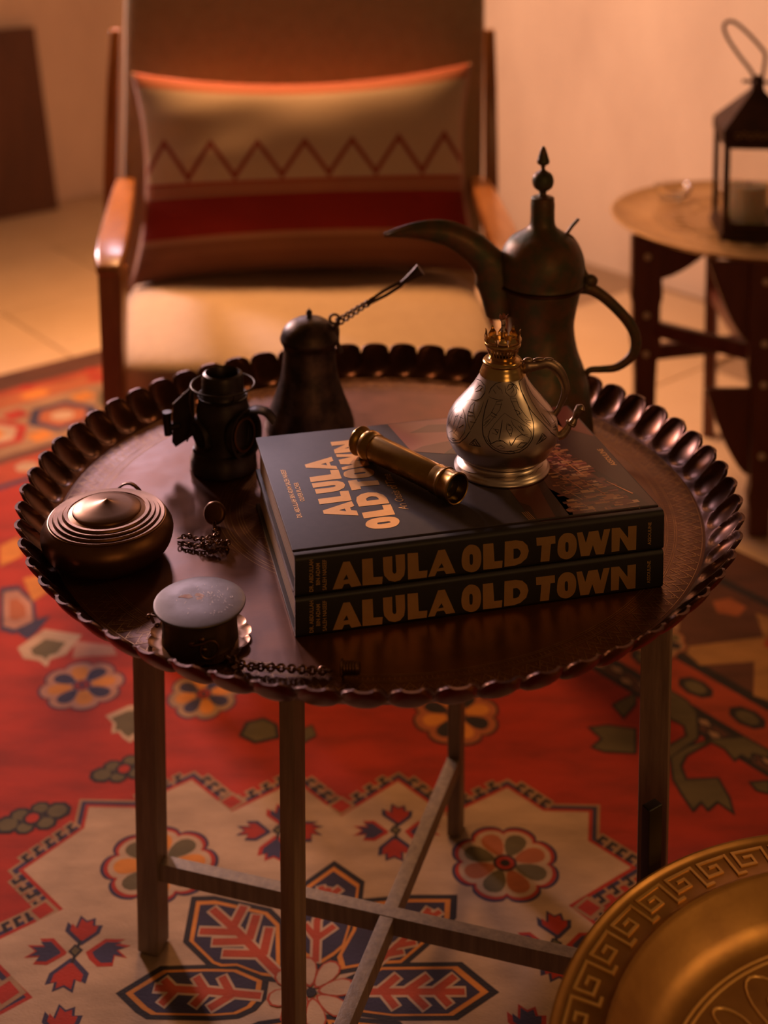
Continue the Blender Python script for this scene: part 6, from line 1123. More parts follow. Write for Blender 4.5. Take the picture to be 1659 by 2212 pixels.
# engraving: ribbons lying on the body
zs = [q[1] for q in body]; 
def rad(z):
    for (r0, z0), (r1, z1) in zip(body, body[1:]):
        if z1 > z0 and z0 <= z <= z1: return r0 + (r1 - r0) * (z - z0) / (z1 - z0)
    return .03
def engrave(mb, pts, wd, dth=0):
    P = []
    for i in range(len(pts) - 1):
        (a, z), (a2, z2) = pts[i], pts[i + 1]
        if a > 60: a -= 360
        if a2 > 60: a2 -= 360
        n = max(1, int(max(abs(a2 - a) / 3, abs(z2 - z) / 1.5)))
        for j in range(n): P.append((a + (a2 - a) * j / n, z + (z2 - z) * j / n))
    P.append((pts[-1][0] - (360 if pts[-1][0] > 60 else 0), pts[-1][1])); V = []
    for a, z in P:
        z /= 1000; r = rad(z) + .00012; t = radians(a + dth); V.append((Vector((r * cos(t), r * sin(t), z)), t))
    vv = []
    for i, (p, t) in enumerate(V):
        d = (V[min(i + 1, len(V) - 1)][0] - V[max(i - 1, 0)][0]).normalized(); nn = d.cross(Vector((cos(t), sin(t), 0))).normalized()
        tap = .35 + .65 * min(1, i / 2, (len(V) - 1 - i) / 2) if len(V) > 3 else .8
        vv += [p + nn * wd * tap / 2, p - nn * wd * tap / 2]
    mb.add(vv, [(2 * i, 2 * i + 1, 2 * i + 3, 2 * i + 2) for i in range(len(V) - 1)])
mb = MB(); LW = {1: .00060, 2: .00098, 3: .0017}
mbf = MB()
for wd, pts in DATA['lamp_lines']:
    if max(z for a, z in pts) < 12:
        engrave(mbf, pts, LW[wd]); continue
    engrave(mb, pts, LW[wd])
    engrave(mb, pts, LW[wd], 180)   # the same figures on the far side
part('foot_engraving', mbf, M['engrave'], ol, smooth=0, label='black engraved dashes round the foot')
part('engraving', mb, M['engrave'], ol, smooth=0, label='black engraved lozenges and leaves')
H = [(x, 0, z) for x, z in DATA['lamp_handle']]; Hs = smooth_path(H, 5); n = len(Hs)
R = lerp_list([(.0030, .0036), (.0056, .0040), (.0058, .0042), (.0046, .0040), (.0050, .0042), (.0050, .0042), (.0046, .0040), (.0042, .0036), (.0034, .0032), (.0028, .0028), (.0026, .0026)], 2) if False else None
rr = lerp_list([.0030, .0056, .0064, .0044, .0052, .0058, .0050, .0044, .0034, .0028, .0030], n)
mb = MB().tube(Hs, [(r * .62, r) for r in rr], 14)
mb.sphere((.0262, 0, .1125), .0042, (1.3, .8, .8)); mb.sphere((.0375, 0, .1135), .0040, (1.6, .7, .6)); mb.sphere((.0470, 0, .1142), .0030, (1.8, .7, .5))
part('handle', mb, M['silver_cast'], ol, label='dragon-shaped cast silver handle')
Sp = smooth_path([(x, -.004, z) for x, z in DATA['lamp_spout']], 5); n = len(Sp)
mb = MB().tube(Sp, lerp_list([.0042, .0044, .0036, .0030, .0046, .0030, .0046, .0052, .0008], n), 12)
mb.torus(Vector(Sp[17]), .0040, .0016, axis=(.5, 0, .85), n=16, k=8)
part('spout', mb, M['silver_cast'], ol, label='small pointed leaf-shaped spout')

# ---------------------------------------------------------------- Arabic coffee pot
dp = DATA['dallah_pos']; da = thing('coffee_pot', 'tall tarnished bronze coffee pot with long curved beak behind the books', 'coffee pot', (dp[0], dp[1], TF))
P = DATA['dallah']; 
part('pot_body', MB().lathe([(0, .0004)] + fine(P[0:13], 3) + [(.0470, .1800)], 96), M['verdigris'], da, smooth=60)
part('rim_band', MB().lathe([(.0470, .1795), (.0505, .1800), (.0528, .1820), (.0526, .1842), (.0505, .1852)], 96), M['copper_rim'], da)
lid = part('lid', MB().lathe([(.0500, .1850)] + fine(P[14:26], 3), 96), M['verdigris'], da, smooth=60)
part('finial', MB().lathe(fine(P[25:], 2), 48), M['verdigris'], lid, smooth=60)
T_, B__ = DATA['sp_top'], DATA['sp_bot']; n = len(T_)
C = [Vector(((T_[i][0] + B__[i][0]) / 2, 0, (T_[i][1] + B__[i][1]) / 2)) for i in range(n)]
Rr = [max(.0011, (Vector(T_[i]) - Vector(B__[i])).length / 2) for i in range(n)]
Cs = smooth_path(C, 4); Rs = lerp_list(Rr, len(Cs))
mb = MB().tube(Cs, [(.006 + .010 * sin(min(1, i / len(Cs) * 1.6) * pi / 2) if i else .001, r) for i, r in enumerate(Rs)], 20)
# outer ridge of the beak
mb.tube([c_ + Vector((0, 0, 0)) for c_ in smooth_path([Vector((x, 0, z)) for x, z in T_[:8]], 4)], .0018, 8)
mb.tube([c_ + Vector((0, 0, 0)) for c_ in smooth_path([Vector((x, 0, z)) for x, z in B__[:10]], 4)], .0014, 8)
part('beak_spout', mb, M['verdigris'], da, smooth=70)
Hs = smooth_path([(x, 0, z) for x, z in DATA['dh']], 5); n = len(Hs)
part('handle', MB().tube(Hs, [(a * .75, a) for a in lerp_list([.0085, .0080, .0078, .0072, .0070, .0070, .0068, .0064, .0058, .0050, .0044, .0040, .0036], n)], 14), M['verdigris'], da, smooth=70)
mb = MB().tube(smooth_path([(x, 0, z) for x, z in DATA['dhinge'][:3]], 4), .0022, 8)
mb.tube(smooth_path([(.0268, 0, .2445), (.0345, 0, .2400), (.0425, 0, .2280), (.0470, 0, .2120), (.0505, 0, .1990), (.0560, 0, .1900)], 5), [(.0038, .0042)] * 26, 10)
mb.sphere((.0590, 0, .1870), .0085, (1.15, .8, 1.0)); mb.sphere((.0500, 0, .1810), .0085, (1.3, .8, .8))
part('lid_hinge', mb, M['verdigris'], da, smooth=70)

# ---------------------------------------------------------------- small coffee pot with long handle
ip = DATA['ibrik_pos']; ib = thing('lidded_coffee_pot', 'small blackened coffee pot with domed lid and long twisted handle', 'coffee pot', (ip[0], ip[1], TF))
part('pot_body', MB().lathe([(0, .0004)] + fine(DATA['ibrik'], 3), 72), M['pot'], ib, smooth=60)
lid = part('lid', MB().lathe([(.030, .1055)] + fine(DATA['ibriklid'][:9], 3), 72), M['pot'], ib, smooth=60)
part('lid_knob', MB().lathe(DATA['ibriklid'][8:], 24), M['pot'], lid)
g = DATA['ih']; mb = MB()
mb.torus((.0310, 0, .1390), .0058, .0018, (0, 1, 0), 20, 8)
a = Vector((.0350, 0, .1345)); e = Vector((.0720, 0, .1590)); d = e - a; u_ = d.normalized(); w_ = Vector((-u_.z, 0, u_.x)); y_ = Vector((0, 1, 0))
for k in range(3):
    mb.tube([a + d * t / 30 + (w_ * cos(t * .42 + k * 2.094) + y_ * sin(t * .42 + k * 2.094)) * .0042 * (1 - .3 * t / 30) for t in range(31)], .0014, 8)
for k in (0, 1): mb.torus(a + d * (k * .98 + .01), .0034, .0015, u_, 16, 6)
for s_ in (-1, 1): mb.tube([e + w_ * .0014 * s_, (e + Vector((.1130, 0, .1835))) / 2 + w_ * .0030 * s_, Vector((.1130, 0, .1835)) + w_ * .0022 * s_], [(.0012, .0020)] * 3, 8)
mb.tube([Vector((.1105, 0, .1815)), Vector((.1170, 0, .1862)), Vector((.1300, 0, .1960)), Vector((.1368, 0, .2010))], [(.0022, .0030), (.0028, .0032), (.0034, .0058), (.0036, .0082)], 12)
part('handle', mb, M['pot'], ib, smooth=60, label='long handle of twisted bars with a flared end')
mb = MB().tube([(x, 0, z) for x, z in [(.0330, .1330), (.0335, .1240), (.0340, .1100), (.0385, .0960)]], [(.003, .004), (.004, .005), (.003, .0035), (.0035, .003)], 10)
part('handle_socket', mb, M['pot'], ib)

# ---------------------------------------------------------------- old black lamp body
cp = DATA['carb_pos']; cb = thing('carbide_lamp', 'old black iron lamp with open chimney and side bracket left of the books', 'lamp', (cp[0], cp[1], TF))
part('lamp_body', MB().lathe([(0, .0004)] + DATA['carb'][:11] + [(.0262, .0850)], 72), M['iron'], cb)
part('chimney', MB().lathe([(.0262, .0840)] + DATA['carb'][11:], 64), M['iron'], cb)
mb = MB().lathe([(.0255, .0815), (.0285, .0845), (.0290, .0870), (.0280, .0872), (.0262, .0850)], 64)
mb.torus((0, 0, .0990), .0365, .0011, (0, 0, 1), 56, 8)
for k in range(3):
    t = k * 2.094 + 1.0; mb.tube([(.0285 * cos(t), .0285 * sin(t), .0865), (.0345 * cos(t), .0345 * sin(t), .0930), (.0365 * cos(t), .0365 * sin(t), .0990)], .0010, 6)
part('wind_ring', mb, M['iron'], cb)
# round lens hood pointing right towards the viewer
ax = Vector((.80, -.50, .12)).normalized(); qh = Vector((0, 0, 1)).rotation_difference(ax).to_matrix().to_4x4()
mh = Matrix.Translation((.006, -.010, .0455)) @ qh
part('lens_hood', MB().lathe([(.012, .012), (.0235, .0165), (.0255, .0190), (.0262, .0260), (.0275, .0275), (.0275, .0290), (.0250, .0285), (.0238, .0270), (.0225, .0215), (.014, .0190)], 64, mt=mh), M['iron'], cb)
part('lens_ring', MB().lathe([(.0165, .0220), (.0190, .0240), (.0190, .0260), (.0165, .0262), (.0160, .0240), (.0165, .0220)], 48, mt=mh), M['brass_dark'], cb)
part('hood_flap', MB().tube(smooth_path([(.020, -.004, .0640), (.034, -.008, .0720), (.050, -.010, .0705), (.060, -.012, .0600)], 5), [(.012, .0025)] * 16, 10), M['iron'], cb)
m2 = Matrix.Translation((-.020, -.020, .0485)) @ Vector((0, 0, 1)).rotation_difference(Vector((-.62, -.75, .1)).normalized()).to_matrix().to_4x4() @ Matrix.Diagonal((.62, 1.25, 1, 1))
part('side_boss', MB().lathe([(.0165, -.002), (.0160, .006), (.0145, .0085), (.0125, .0085), (.0110, .004), (0, .003)], 40, mt=m2), M['iron'], cb)
part('wire_bail', MB().tube(smooth_path([(x, -.018 + .002 * i, z) for i, (x, z) in enumerate(DATA['cw'])], 5), .0010, 8), M['pewter_dark'], cb)
pl = MB().prism([(x, z) for x, z in DATA['cplate']], .004, Matrix(((1, 0, 0, 0), (0, 0, 1, .004), (0, 1, 0, 0), (0, 0, 0, 1))))
part('bracket_plate', pl, M['iron'], cb, smooth=0)
for (x, z) in ((-.0565, .0738), (-.0455, .0850), (-.0370, .0935)): part('bracket_rivet', MB().sphere((x, .002, z), .0022), M['pewter_dark'], cb)
part('bracket_rod', MB().tube([(-.0575, .001, .0735), (-.0356, .001, .0946)], .0013, 8), M['pewter_dark'], cb)
part('bracket_clamp', MB().tube([(-.0655, .004, .0640), (-.0655, .004, .0560), (-.0640, .004, .0370)], [(.0052, .0060), (.0050, .0056), (.0046, .0052)], 16).tube([(-.064, .004, .045), (-.050, .004, .048)], .004, 10), M['iron'], cb)

# ---------------------------------------------------------------- round brass box
bp = DATA['brass_pos']; bb = thing('round_brass_box', 'round dark brass box with stepped lid at the left rim of the tray', 'box', (bp[0], bp[1], TF + .0016))
part('box_body', MB().lathe([(0, .0003)] + fine(DATA['brass'], 4) + [(.056, .0402)], 96), M['brass_dark'], bb, smooth=70)
Pb = [(.0588, .0385), (.0589, .0403)]
for (ro, z) in ((.0580, .0412), (.0530, .0432), (.0485, .0450), (.0432, .0468)):
    Pb += [(ro, z - .0006), (ro - .0008, z + .0006), (ro - .0042, z + .0004), (ro - .0047, z - .0004)]
Pb += [(.0342, .0475), (.0338, .0492), (.0322, .0502), (.0240, .0520), (.0150, .0540), (.0070, .0560), (.0022, .0578), (.0006, .0588), (0, .0589)]
part('box_lid', MB().lathe(Pb, 96), M['brass_dark'], bb, smooth=32)
mb = MB().tube(smooth_path([(-.006, .064, .018), (-.002, .070, .035), (.010, .070, .0405), (.022, .066, .032), (.024, .060, .018)], 5), [(.0014, .003)] * 21, 8)
part('handle_loop', mb, M['brass_dark'], bb)

# ---------------------------------------------------------------- chains
def chain(pts, step, r, w_, seed=0):
    rnd = random.Random(seed); P = smooth_path(pts, 12); out = [P[0]]
    for p in P:
        if (p - out[-1]).length >= step: out.append(p)
    mb = MB()
    for i in range(len(out) - 1):
        c_ = out[i]; d = (out[i + 1] - out[i]).normalized(); roll = (pi / 2 * (i % 2)) + .5 + rnd.uniform(-.3, .3)
        s_ = d.cross(Vector((0, 0, 1))).normalized(); u_ = s_.cross(d)
        e_ = s_ * cos(roll) + u_ * sin(roll)
        mb.tube([c_ + d * step * .78 * cos(2 * pi * k / 10) + e_ * w_ * sin(2 * pi * k / 10) for k in range(10)], r, 5, close=True)
    return mb
z0 = TF + .0030
ch = thing('pendant_chain', 'heap of dark chain with a round brass weight beside the brass box', 'chain', (-.175, -.09, TF))
def rel(pts): return [(x + .175, y + .09, z - TF) for x, y, z in pts]
mb = chain(rel([(-.2065, -.080, z0), (-.198, -.079, z0 + .001), (-.188, -.083, z0), (-.176, -.084, z0 + .002), (-.168, -.074, z0), (-.171, -.066, z0), (-.1735, -.058, z0 + .002), (-.1745, -.052, z0 + .006)]), .0032, .00085, .0021, 1)
mb2 = chain(rel([(-.2050, -.090, z0), (-.195, -.095, z0), (-.185, -.098, z0), (-.176, -.096, z0 + .001), (-.166, -.090, z0 + .003), (-.158, -.096, z0), (-.155, -.103, z0), (-.162, -.108, z0 + .003), (-.171, -.107, z0), (-.178, -.104, z0 + .003), (-.181, -.097, z0 + .005), (-.172, -.099, z0 + .006), (-.163, -.100, z0 + .005), (-.158, -.092, z0 + .002), (-.150, -.094, z0)]), .0032, .00085, .0021, 2)
mb.add(mb2.v, mb2.f)
part('chain_links', mb, M['brass_dark'], ch, kind='stuff')
mw = Matrix.Translation((-.1745 + .175, -.047 + .09, .0125)) @ Vector((0, 0, 1)).rotation_difference(Vector((-.18, -.93, .35)).normalized()).to_matrix().to_4x4()
part('weight', MB().lathe([(0, .0040), (.0085, .0042), (.0105, .0036), (.0118, .0020), (.0120, 0), (.0105, -.0040), (.0060, -.0080), (0, -.0095)], 40, mt=mw), M['brass_dark'], ch)
ch = thing('watch_chain', 'dark chain with small ribbed toggle at the near rim of the tray', 'chain', (-.08, -.305, TF))
def rel(pts): return [(x + .08, y + .305, z - TF) for x, y, z in pts]
z0 = TF + .0045
mb = chain(rel([(-.132, -.289, z0), (-.115, -.301, z0), (-.098, -.304, z0 + .001), (-.080, -.3055, z0 + .001), (-.062, -.3065, z0), (-.045, -.308, z0), (-.036, -.308, z0)]), .0040, .00125, .0030, 5)
part('chain_links', mb, M['brass_dark'], ch, kind='stuff')
mt = Matrix.Translation((-.0245 + .08, -.3100 + .305, .0085)) @ Vector((0, 0, 1)).rotation_difference(Vector((1, -.15, .1)).normalized()).to_matrix().to_4x4()
Pt = [(0, -.008), (.0072, -.0078), (.0078, -.0070), (.0062, -.0060)]
for k in range(5): Pt += [(.0056, -.0055 + k * .0026), (.0062, -.0046 + k * .0026), (.0056, -.0036 + k * .0026)]
Pt += [(.005, .0085), (0, .0088)]
part('toggle', MB().lathe(Pt, 32, mt=mt), M['brass_dark'], ch)

# ---------------------------------------------------------------- pewter box
pp_ = DATA['pew_pos']; pw = thing('pewter_box', 'small round pewter box with flat scratched lid near the front rim of the tray', 'box', (pp_[0], pp_[1], TF + .0004))
part('box_body', MB().lathe([(0, .002)] + fine(DATA['pew'], 2), 72), M['pewter_dark'], pw)
ld = part('box_lid', MB().lathe([(.0335, .0310), (.0376, .0325), (.0408, .0335), (.0415, .0350), (.0410, .0360), (.0385, .0366), (.0200, .0374), (0, .0376)], 96), M['pewter'], pw)
mb = MB()
for pts in ([(-.020, .004), (-.0155, .008), (-.010, .0085), (-.0065, .004), (-.010, .0018), (-.0145, .0030)], [(-.0055, .0060), (-.0045, .0105), (.0010, .0095), (.0040, .0060), (.0010, .0045)], [(-.0040, .0035), (.0035, .0045), (.0015, .0005), (-.0020, -.0008)]):
    mb.prism(pts, .0002, Matrix.Translation((0, 0, .0374)))
part('paper_scraps', mb, M['label'], ld, smooth=0, label='torn scraps of a paper label')
mb = MB(); rnd = random.Random(8)
for i in range(75):
    a = rnd.gauss(.9, 1.4); r = rnd.uniform(.004, .032); x, y = .008 + r * cos(a) * .9, r * sin(a) * .8; t = rnd.gauss(1.9, .5); l_ = rnd.uniform(.0012, .0045)
    if x * x + y * y > .034 ** 2: continue
    dx, dy = cos(t) * l_ / 2, sin(t) * l_ / 2; nx, ny = -sin(t) * .00020, cos(t) * .00020; z = .0376 - .0002 * (x * x + y * y) / .0004 * .25 + .00012
    mb.add([(x - dx, y - dy, z), (x + nx, y + ny, z), (x + dx, y + dy, z), (x - nx, y - ny, z)], [(3, 2, 1, 0)])
part('lid_scratches', mb, M['silver_cast'], ld, smooth=0)
# scalloped base plate
lo = []
for i in range(160):
    t = 2 * pi * i / 160; lo.append(((.0465 - .0030 * (1 - abs(sin(t * 7))) ** 1.6) * cos(t), (.0465 - .0030 * (1 - abs(sin(t * 7))) ** 1.6) * sin(t)))
mb = MB(); n = 160; v = []; f = []
for k, z in ((.70, .0026), (.86, .0012), (.97, .0034), (1.0, .0040), (1.0, .0032), (.96, .0024), (.86, .0001), (.70, .0012)):
    v += [(x * k, y * k, z) for x, y in lo]
for q in range(7):
    for i in range(n): j = (i + 1) % n; f.append((q * n + i, q * n + j, (q + 1) * n + j, (q + 1) * n + i))
mb.add(v, [tuple(reversed(x)) for x in f]); part('scalloped_plate', mb, M['brass_dark'], pw, smooth=60)
mb = MB().torus((-.0385, -.006, .0265), .0042, .0009, (.1, .3, .95), 20, 8); mb.sphere((-.0445, -.008, .0262), .0024); mb.sphere((-.0365, -.012, .0205), .0024); mb.tube([(-.0425, -.0075, .0262), (-.0395, -.011, .0215)], .0013, 8)
part('clasp', mb, M['brass_dark'], pw)
mb = MB()
c0 = Vector((.010, -.0340, .012)); mb.torus(c0 + Vector((.003, 0, -.001)), .0080, .0010, (.28, -.95, .1), 28, 8)
mb.sphere(c0 + Vector((-.004, .001, .0075)), .0026, (1.2, .6, 1)); mb.sphere(c0 + Vector((-.0125, .001, .0030)), .0028, (1.2, .6, 1)); mb.sphere(c0 + Vector((-.002, -.0005, -.0010)), .0026, (1.2, .6, 1)); mb.tube(smooth_path([c0 + Vector((-.0125, 0, .003)), c0 + Vector((-.008, -.001, .004)), c0 + Vector((-.002, -.001, .0055))], 4), .0016, 8)
part('lock_ornament', mb, M['brass_dark'], pw)
# ---------------------------------------------------------------- armchair
ac = thing('armchair', 'cream upholstered armchair with teak arms behind the tray', 'armchair', (-.14, 1.10, 0))
o_ = Vector((-.14, 1.10, 0))
def L3(p): return Vector(p) - o_
def loft_box(rows, bev=.008, seg=3):
    """rows of 4 corners -> closed bar, bevelled"""
    bm = bmesh.new(); R = [[bm.verts.new(L3(p)) for p in r] for r in rows]
    for a, b_ in zip(R, R[1:]):
        for i in range(4): bm.faces.new((a[i], a[(i + 1) % 4], b_[(i + 1) % 4], b_[i]))
    bm.faces.new(R[0][::-1]); bm.faces.new(R[-1]); bmesh.ops.recalc_face_normals(bm, faces=bm.faces)
    ed = [e for e in bm.edges if len(e.link_faces) == 2 and e.calc_face_angle(0) > radians(35)]
    bmesh.ops.bevel(bm, geom=ed, offset=bev, segments=seg, profile=.6, affect='EDGES')
    return MB().bm(bm)
def cushion(cx0, cx1, y0, y1, zt, th, wf, wr, r=.03):
    pass
for s_, xf, xr in ((-1, -.452, -.546), (1, .224, .208)):
    rows = []
    for t, w_, h in ((0, .040, .016), (.06, .050, .026), (.25, .054, .030), (.6, .050, .030), (.9, .044, .028), (1, .038, .026)):
        y = .752 + (1.392 - .752) * t; x = xf + (xr - xf) * t; z = .634 - .020 * t - (.014 if t == 0 else 0)
        rows.append([(x - w_ / 2, y, z - h), (x + w_ / 2, y, z - h), (x + w_ / 2, y, z), (x - w_ / 2, y, z)])
    part('arm', loft_box(rows, .008), M['chair_wood'], ac)
    rows = []
    for z, w_, d_ in ((.0085, .026, .030), (.25, .032, .040), (.45, .036, .050), (.607, .040, .062)):
        y = .790; rows.append([(xf - w_ / 2, y - d_ / 2, z), (xf + w_ / 2, y - d_ / 2, z), (xf + w_ / 2, y + d_ / 2, z), (xf - w_ / 2, y + d_ / 2, z)])
    part('front_leg', loft_box(rows, .007), M['chair_wood'], ac)
    rows = []; xb = xr - .036 * (1 if s_ < 0 else -.75)
    for z, y, w_, d_ in ((.0085, 1.52, .024, .028), (.30, 1.43, .028, .040), (.60, 1.415, .028, .040), (.80, 1.455, .026, .034), (.92, 1.490, .022, .026)):
        rows.append([(xb - w_ / 2, y - d_ / 2, z), (xb + w_ / 2, y - d_ / 2, z), (xb + w_ / 2, y + d_ / 2, z), (xb - w_ / 2, y + d_ / 2, z)])
    part('back_post', loft_box(rows, .006), M['chair_wood'], ac)
    rows = [[(xf + (xb - xf) * t - .011, .80 + .62 * t, .262), (xf + (xb - xf) * t + .011, .80 + .62 * t, .262), (xf + (xb - xf) * t + .011, .80 + .62 * t, .302), (xf + (xb - xf) * t - .011, .80 + .62 * t, .302)] for t in (0, 1)]
    part('side_rail', loft_box(rows, .004), M['chair_wood'], ac)
def soft_block(P8, n_, name):
    """upholstered block: a rounded box grid mapped into 8 corners (bottom 4, top 4)"""
    C8 = [L3(p) for p in P8]; K = 18; mb = MB()
    def place(p):
        s_ = sum(abs(x) ** n_ for x in p) ** (1 / n_); q = [x / s_ * 1.0 for x in p]
        u, v, w = [(x + 1) / 2 for x in q]
        lo = C8[0] * (1 - u) * (1 - v) + C8[1] * u * (1 - v) + C8[2] * u * v + C8[3] * (1 - u) * v
        hi = C8[4] * (1 - u) * (1 - v) + C8[5] * u * (1 - v) + C8[6] * u * v + C8[7] * (1 - u) * v
        return lo * (1 - w) + hi * w
    bm = bmesh.new()
    for ax in range(3):
        for sg_ in (-1, 1):
            G = []
            for i in range(K + 1):
                row = []
                for j in range(K + 1):
                    a_ = sin(pi / 2 * (2 * i / K - 1)); c_ = sin(pi / 2 * (2 * j / K - 1)); p = [0, 0, 0]
                    p[ax] = sg_; p[(ax + 1) % 3] = a_; p[(ax + 2) % 3] = c_; row.append(bm.verts.new(place(p)))
                G.append(row)
            for i in range(K):
                for j in range(K): bm.faces.new((G[i][j], G[i + 1][j], G[i + 1][j + 1], G[i][j + 1]))
    bmesh.ops.remove_doubles(bm, verts=bm.verts, dist=.0002); bmesh.ops.recalc_face_normals(bm, faces=bm.faces)
    return part(name, MB().bm(bm), M['upholstery'], ac, smooth=80)
soft_block([(-.500, .850, .275), (.225, .850, .275), (.195, 1.42, .265), (-.535, 1.42, .265), (-.495, .815, .436), (.222, .815, .436), (.195, 1.42, .436), (-.535, 1.42, .436)], 5, 'seat_cushion')
soft_block([(-.556, 1.345, .30), (.210, 1.345, .30), (.210, 1.455, .30), (-.556, 1.455, .30), (-.572, 1.545, 1.14), (.232, 1.545, 1.14), (.232, 1.650, 1.12), (-.572, 1.650, 1.12)], 9, 'backrest')
for (y_, z_) in ((.845, .262), (1.43, .25)):
    part('cross_rail', MB().box(Vector((-.135, y_ + .04, z_ + .008)) - o_, (.66, .022, .036), 0, 0, .003), M['chair_wood'], ac)

# throw pillow
def pillow():
    me_mb = MB(); NU, NV = 72, 44; Wd, Ht, Th = .725, .440, .130; v = []; uv = []
    for side in (1, -1):
        for j in range(NV + 1):
            for i in range(NU + 1):
                a = 2 * i / NU - 1; b_ = 2 * j / NV - 1
                x = Wd / 2 * a * (1 - .085 * (1 - b_ * b_)); z = Ht / 2 * b_ * (1 - .165 * (1 - a * a) * (1 if b_ > 0 else .62))
                t = max(0, (1 - a ** 4) * (1 - b_ ** 4)) ** .55 * (.75 + .25 * (1 - a * a))
                wr = .0022 * sin(9 * a + 3 * b_) * t + .0018 * sin(5 * b_ - 11 * a * b_) * t
                v.append((x, -side * (Th / 2 * t + wr + .0015), z)); uv.append((i / NU, j / NV))
    f = []; n1 = (NU + 1) * (NV + 1)
    for j in range(NV):
        for i in range(NU):
            a = j * (NU + 1) + i; f.append((a, a + 1, a + NU + 2, a + NU + 1)); f.append((n1 + a, n1 + a + NU + 1, n1 + a + NU + 2, n1 + a + 1))
    ring = [i for i in range(NU)] + [j * (NU + 1) + NU for j in range(NV)] + [NV * (NU + 1) + i for i in range(NU, 0, -1)] + [j * (NU + 1) for j in range(NV, 0, -1)]
    for q in range(len(ring)): a, b_ = ring[q], ring[(q + 1) % len(ring)]; f.append((b_, a, a + n1, b_ + n1))
    me_mb.add(v, f)
    m, N, L, B = new_mat('pillow_weave'); B.inputs['Roughness'].default_value = .95; B.inputs['Sheen Weight'].default_value = .15
    U = N.new('ShaderNodeUVMap'); sp = N.new('ShaderNodeSeparateXYZ'); L.new(U.outputs[0], sp.inputs[0])
    def math_(op, a, b_=None):
        n = N.new('ShaderNodeMath'); n.operation = op
        for i, x in enumerate((a, b_)):
            if x is None: continue
            if isinstance(x, (int, float)): n.inputs[i].default_value = x
            else: L.new(x, n.inputs[i])
        return n.outputs[0]
    u_, v_ = sp.outputs[0], sp.outputs[1]
    tz = math_('MULTIPLY', math_('PINGPONG', math_('ADD', u_, .003), .0722), 1 / .0722)          # 0..1 zigzag
    zline = math_('ADD', math_('MULTIPLY', tz, .180), .478)
    dz = math_('ABSOLUTE', math_('SUBTRACT', v_, zline)); zig = math_('LESS_THAN', dz, .022)
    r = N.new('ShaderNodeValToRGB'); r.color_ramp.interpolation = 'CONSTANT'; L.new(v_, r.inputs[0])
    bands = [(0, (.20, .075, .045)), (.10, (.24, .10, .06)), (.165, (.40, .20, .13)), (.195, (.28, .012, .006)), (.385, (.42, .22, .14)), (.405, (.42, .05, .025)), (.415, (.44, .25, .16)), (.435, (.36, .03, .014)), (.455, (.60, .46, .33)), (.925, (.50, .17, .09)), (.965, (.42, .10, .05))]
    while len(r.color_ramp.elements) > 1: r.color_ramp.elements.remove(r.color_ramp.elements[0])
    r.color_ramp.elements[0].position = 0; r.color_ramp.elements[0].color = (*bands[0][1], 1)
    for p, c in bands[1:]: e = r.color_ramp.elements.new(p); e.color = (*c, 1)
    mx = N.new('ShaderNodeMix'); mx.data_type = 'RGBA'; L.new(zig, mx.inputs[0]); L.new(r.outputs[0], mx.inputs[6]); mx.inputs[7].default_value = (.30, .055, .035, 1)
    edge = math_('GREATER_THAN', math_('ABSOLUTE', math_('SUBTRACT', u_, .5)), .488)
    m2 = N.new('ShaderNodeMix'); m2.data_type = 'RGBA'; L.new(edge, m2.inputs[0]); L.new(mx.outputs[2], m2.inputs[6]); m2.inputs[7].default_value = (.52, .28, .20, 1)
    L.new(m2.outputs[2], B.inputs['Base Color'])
    nz = N.new('ShaderNodeTexNoise'); nz.inputs['Scale'].default_value = 350; bp = N.new('ShaderNodeBump'); bp.inputs['Strength'].default_value = .3; bp.inputs['Distance'].default_value = .002
    L.new(nz.outputs[0], bp.inputs['Height']); L.new(bp.outputs[0], B.inputs['Normal'])
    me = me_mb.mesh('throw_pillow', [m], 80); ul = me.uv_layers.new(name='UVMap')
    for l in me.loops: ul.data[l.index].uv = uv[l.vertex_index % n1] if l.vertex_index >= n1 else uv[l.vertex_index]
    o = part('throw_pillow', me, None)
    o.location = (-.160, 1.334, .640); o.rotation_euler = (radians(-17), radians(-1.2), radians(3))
    tag(o, 'rectangular cream pillow with red bands and zigzag pattern on the armchair', 'pillow')
pillow()

# ---------------------------------------------------------------- side table, lantern
sx, sy = .780, 1.285
sd = thing('side_table', 'dark carved wooden side table with round brass top at the right wall', 'side table', (sx, sy, 0))
ZT_ = .552
part('brass_top', MB().lathe([(0, ZT_ - .012), (.262, ZT_ - .012), (.285, ZT_ - .006), (.302, ZT_ + .004), (.304, ZT_ + .0065), (.300, ZT_ + .0075), (.288, ZT_ + .0010), (.262, ZT_ - .0035), (.225, ZT_ - .0050), (.222, ZT_ - .0045), (.216, ZT_ - .0045), (.213, ZT_ - .0052), (0, ZT_ - .0052)], 96), M['brass_dim'], sd)
mb = MB()
for k in range(26):
    a = 2 * pi * k / 26; mb.torus((.165 * cos(a), .165 * sin(a), ZT_ - .0052), .016, .0012, n=14, k=6)
for r in (.10, .14, .19): mb.torus((0, 0, ZT_ - .0052), r, .0014, n=72, k=6)
part('top_relief', mb, M['brass_dim'], sd, label='chased rings on the brass top')
LP = [(.530, 1.205, 2.9), (.722, 1.050, 4.35), (.735, 1.490, 1.75), (1.00, 1.33, .2)]
def leg_profile(w_):
    pts = []
    for z, k in ((0, .62), (.05, .66), (.08, .80), (.10, .66), (.25, .72), (.29, .78), (.33, 1.0), (.36, .92), (.40, .92), (.42, 1.06), (.45, 1.0), (.54, 1.0)): pts.append((w_ / 2 * k, z))
    return [(x, z) for x, z in pts] + [(-x, z) for x, z in reversed(pts)]
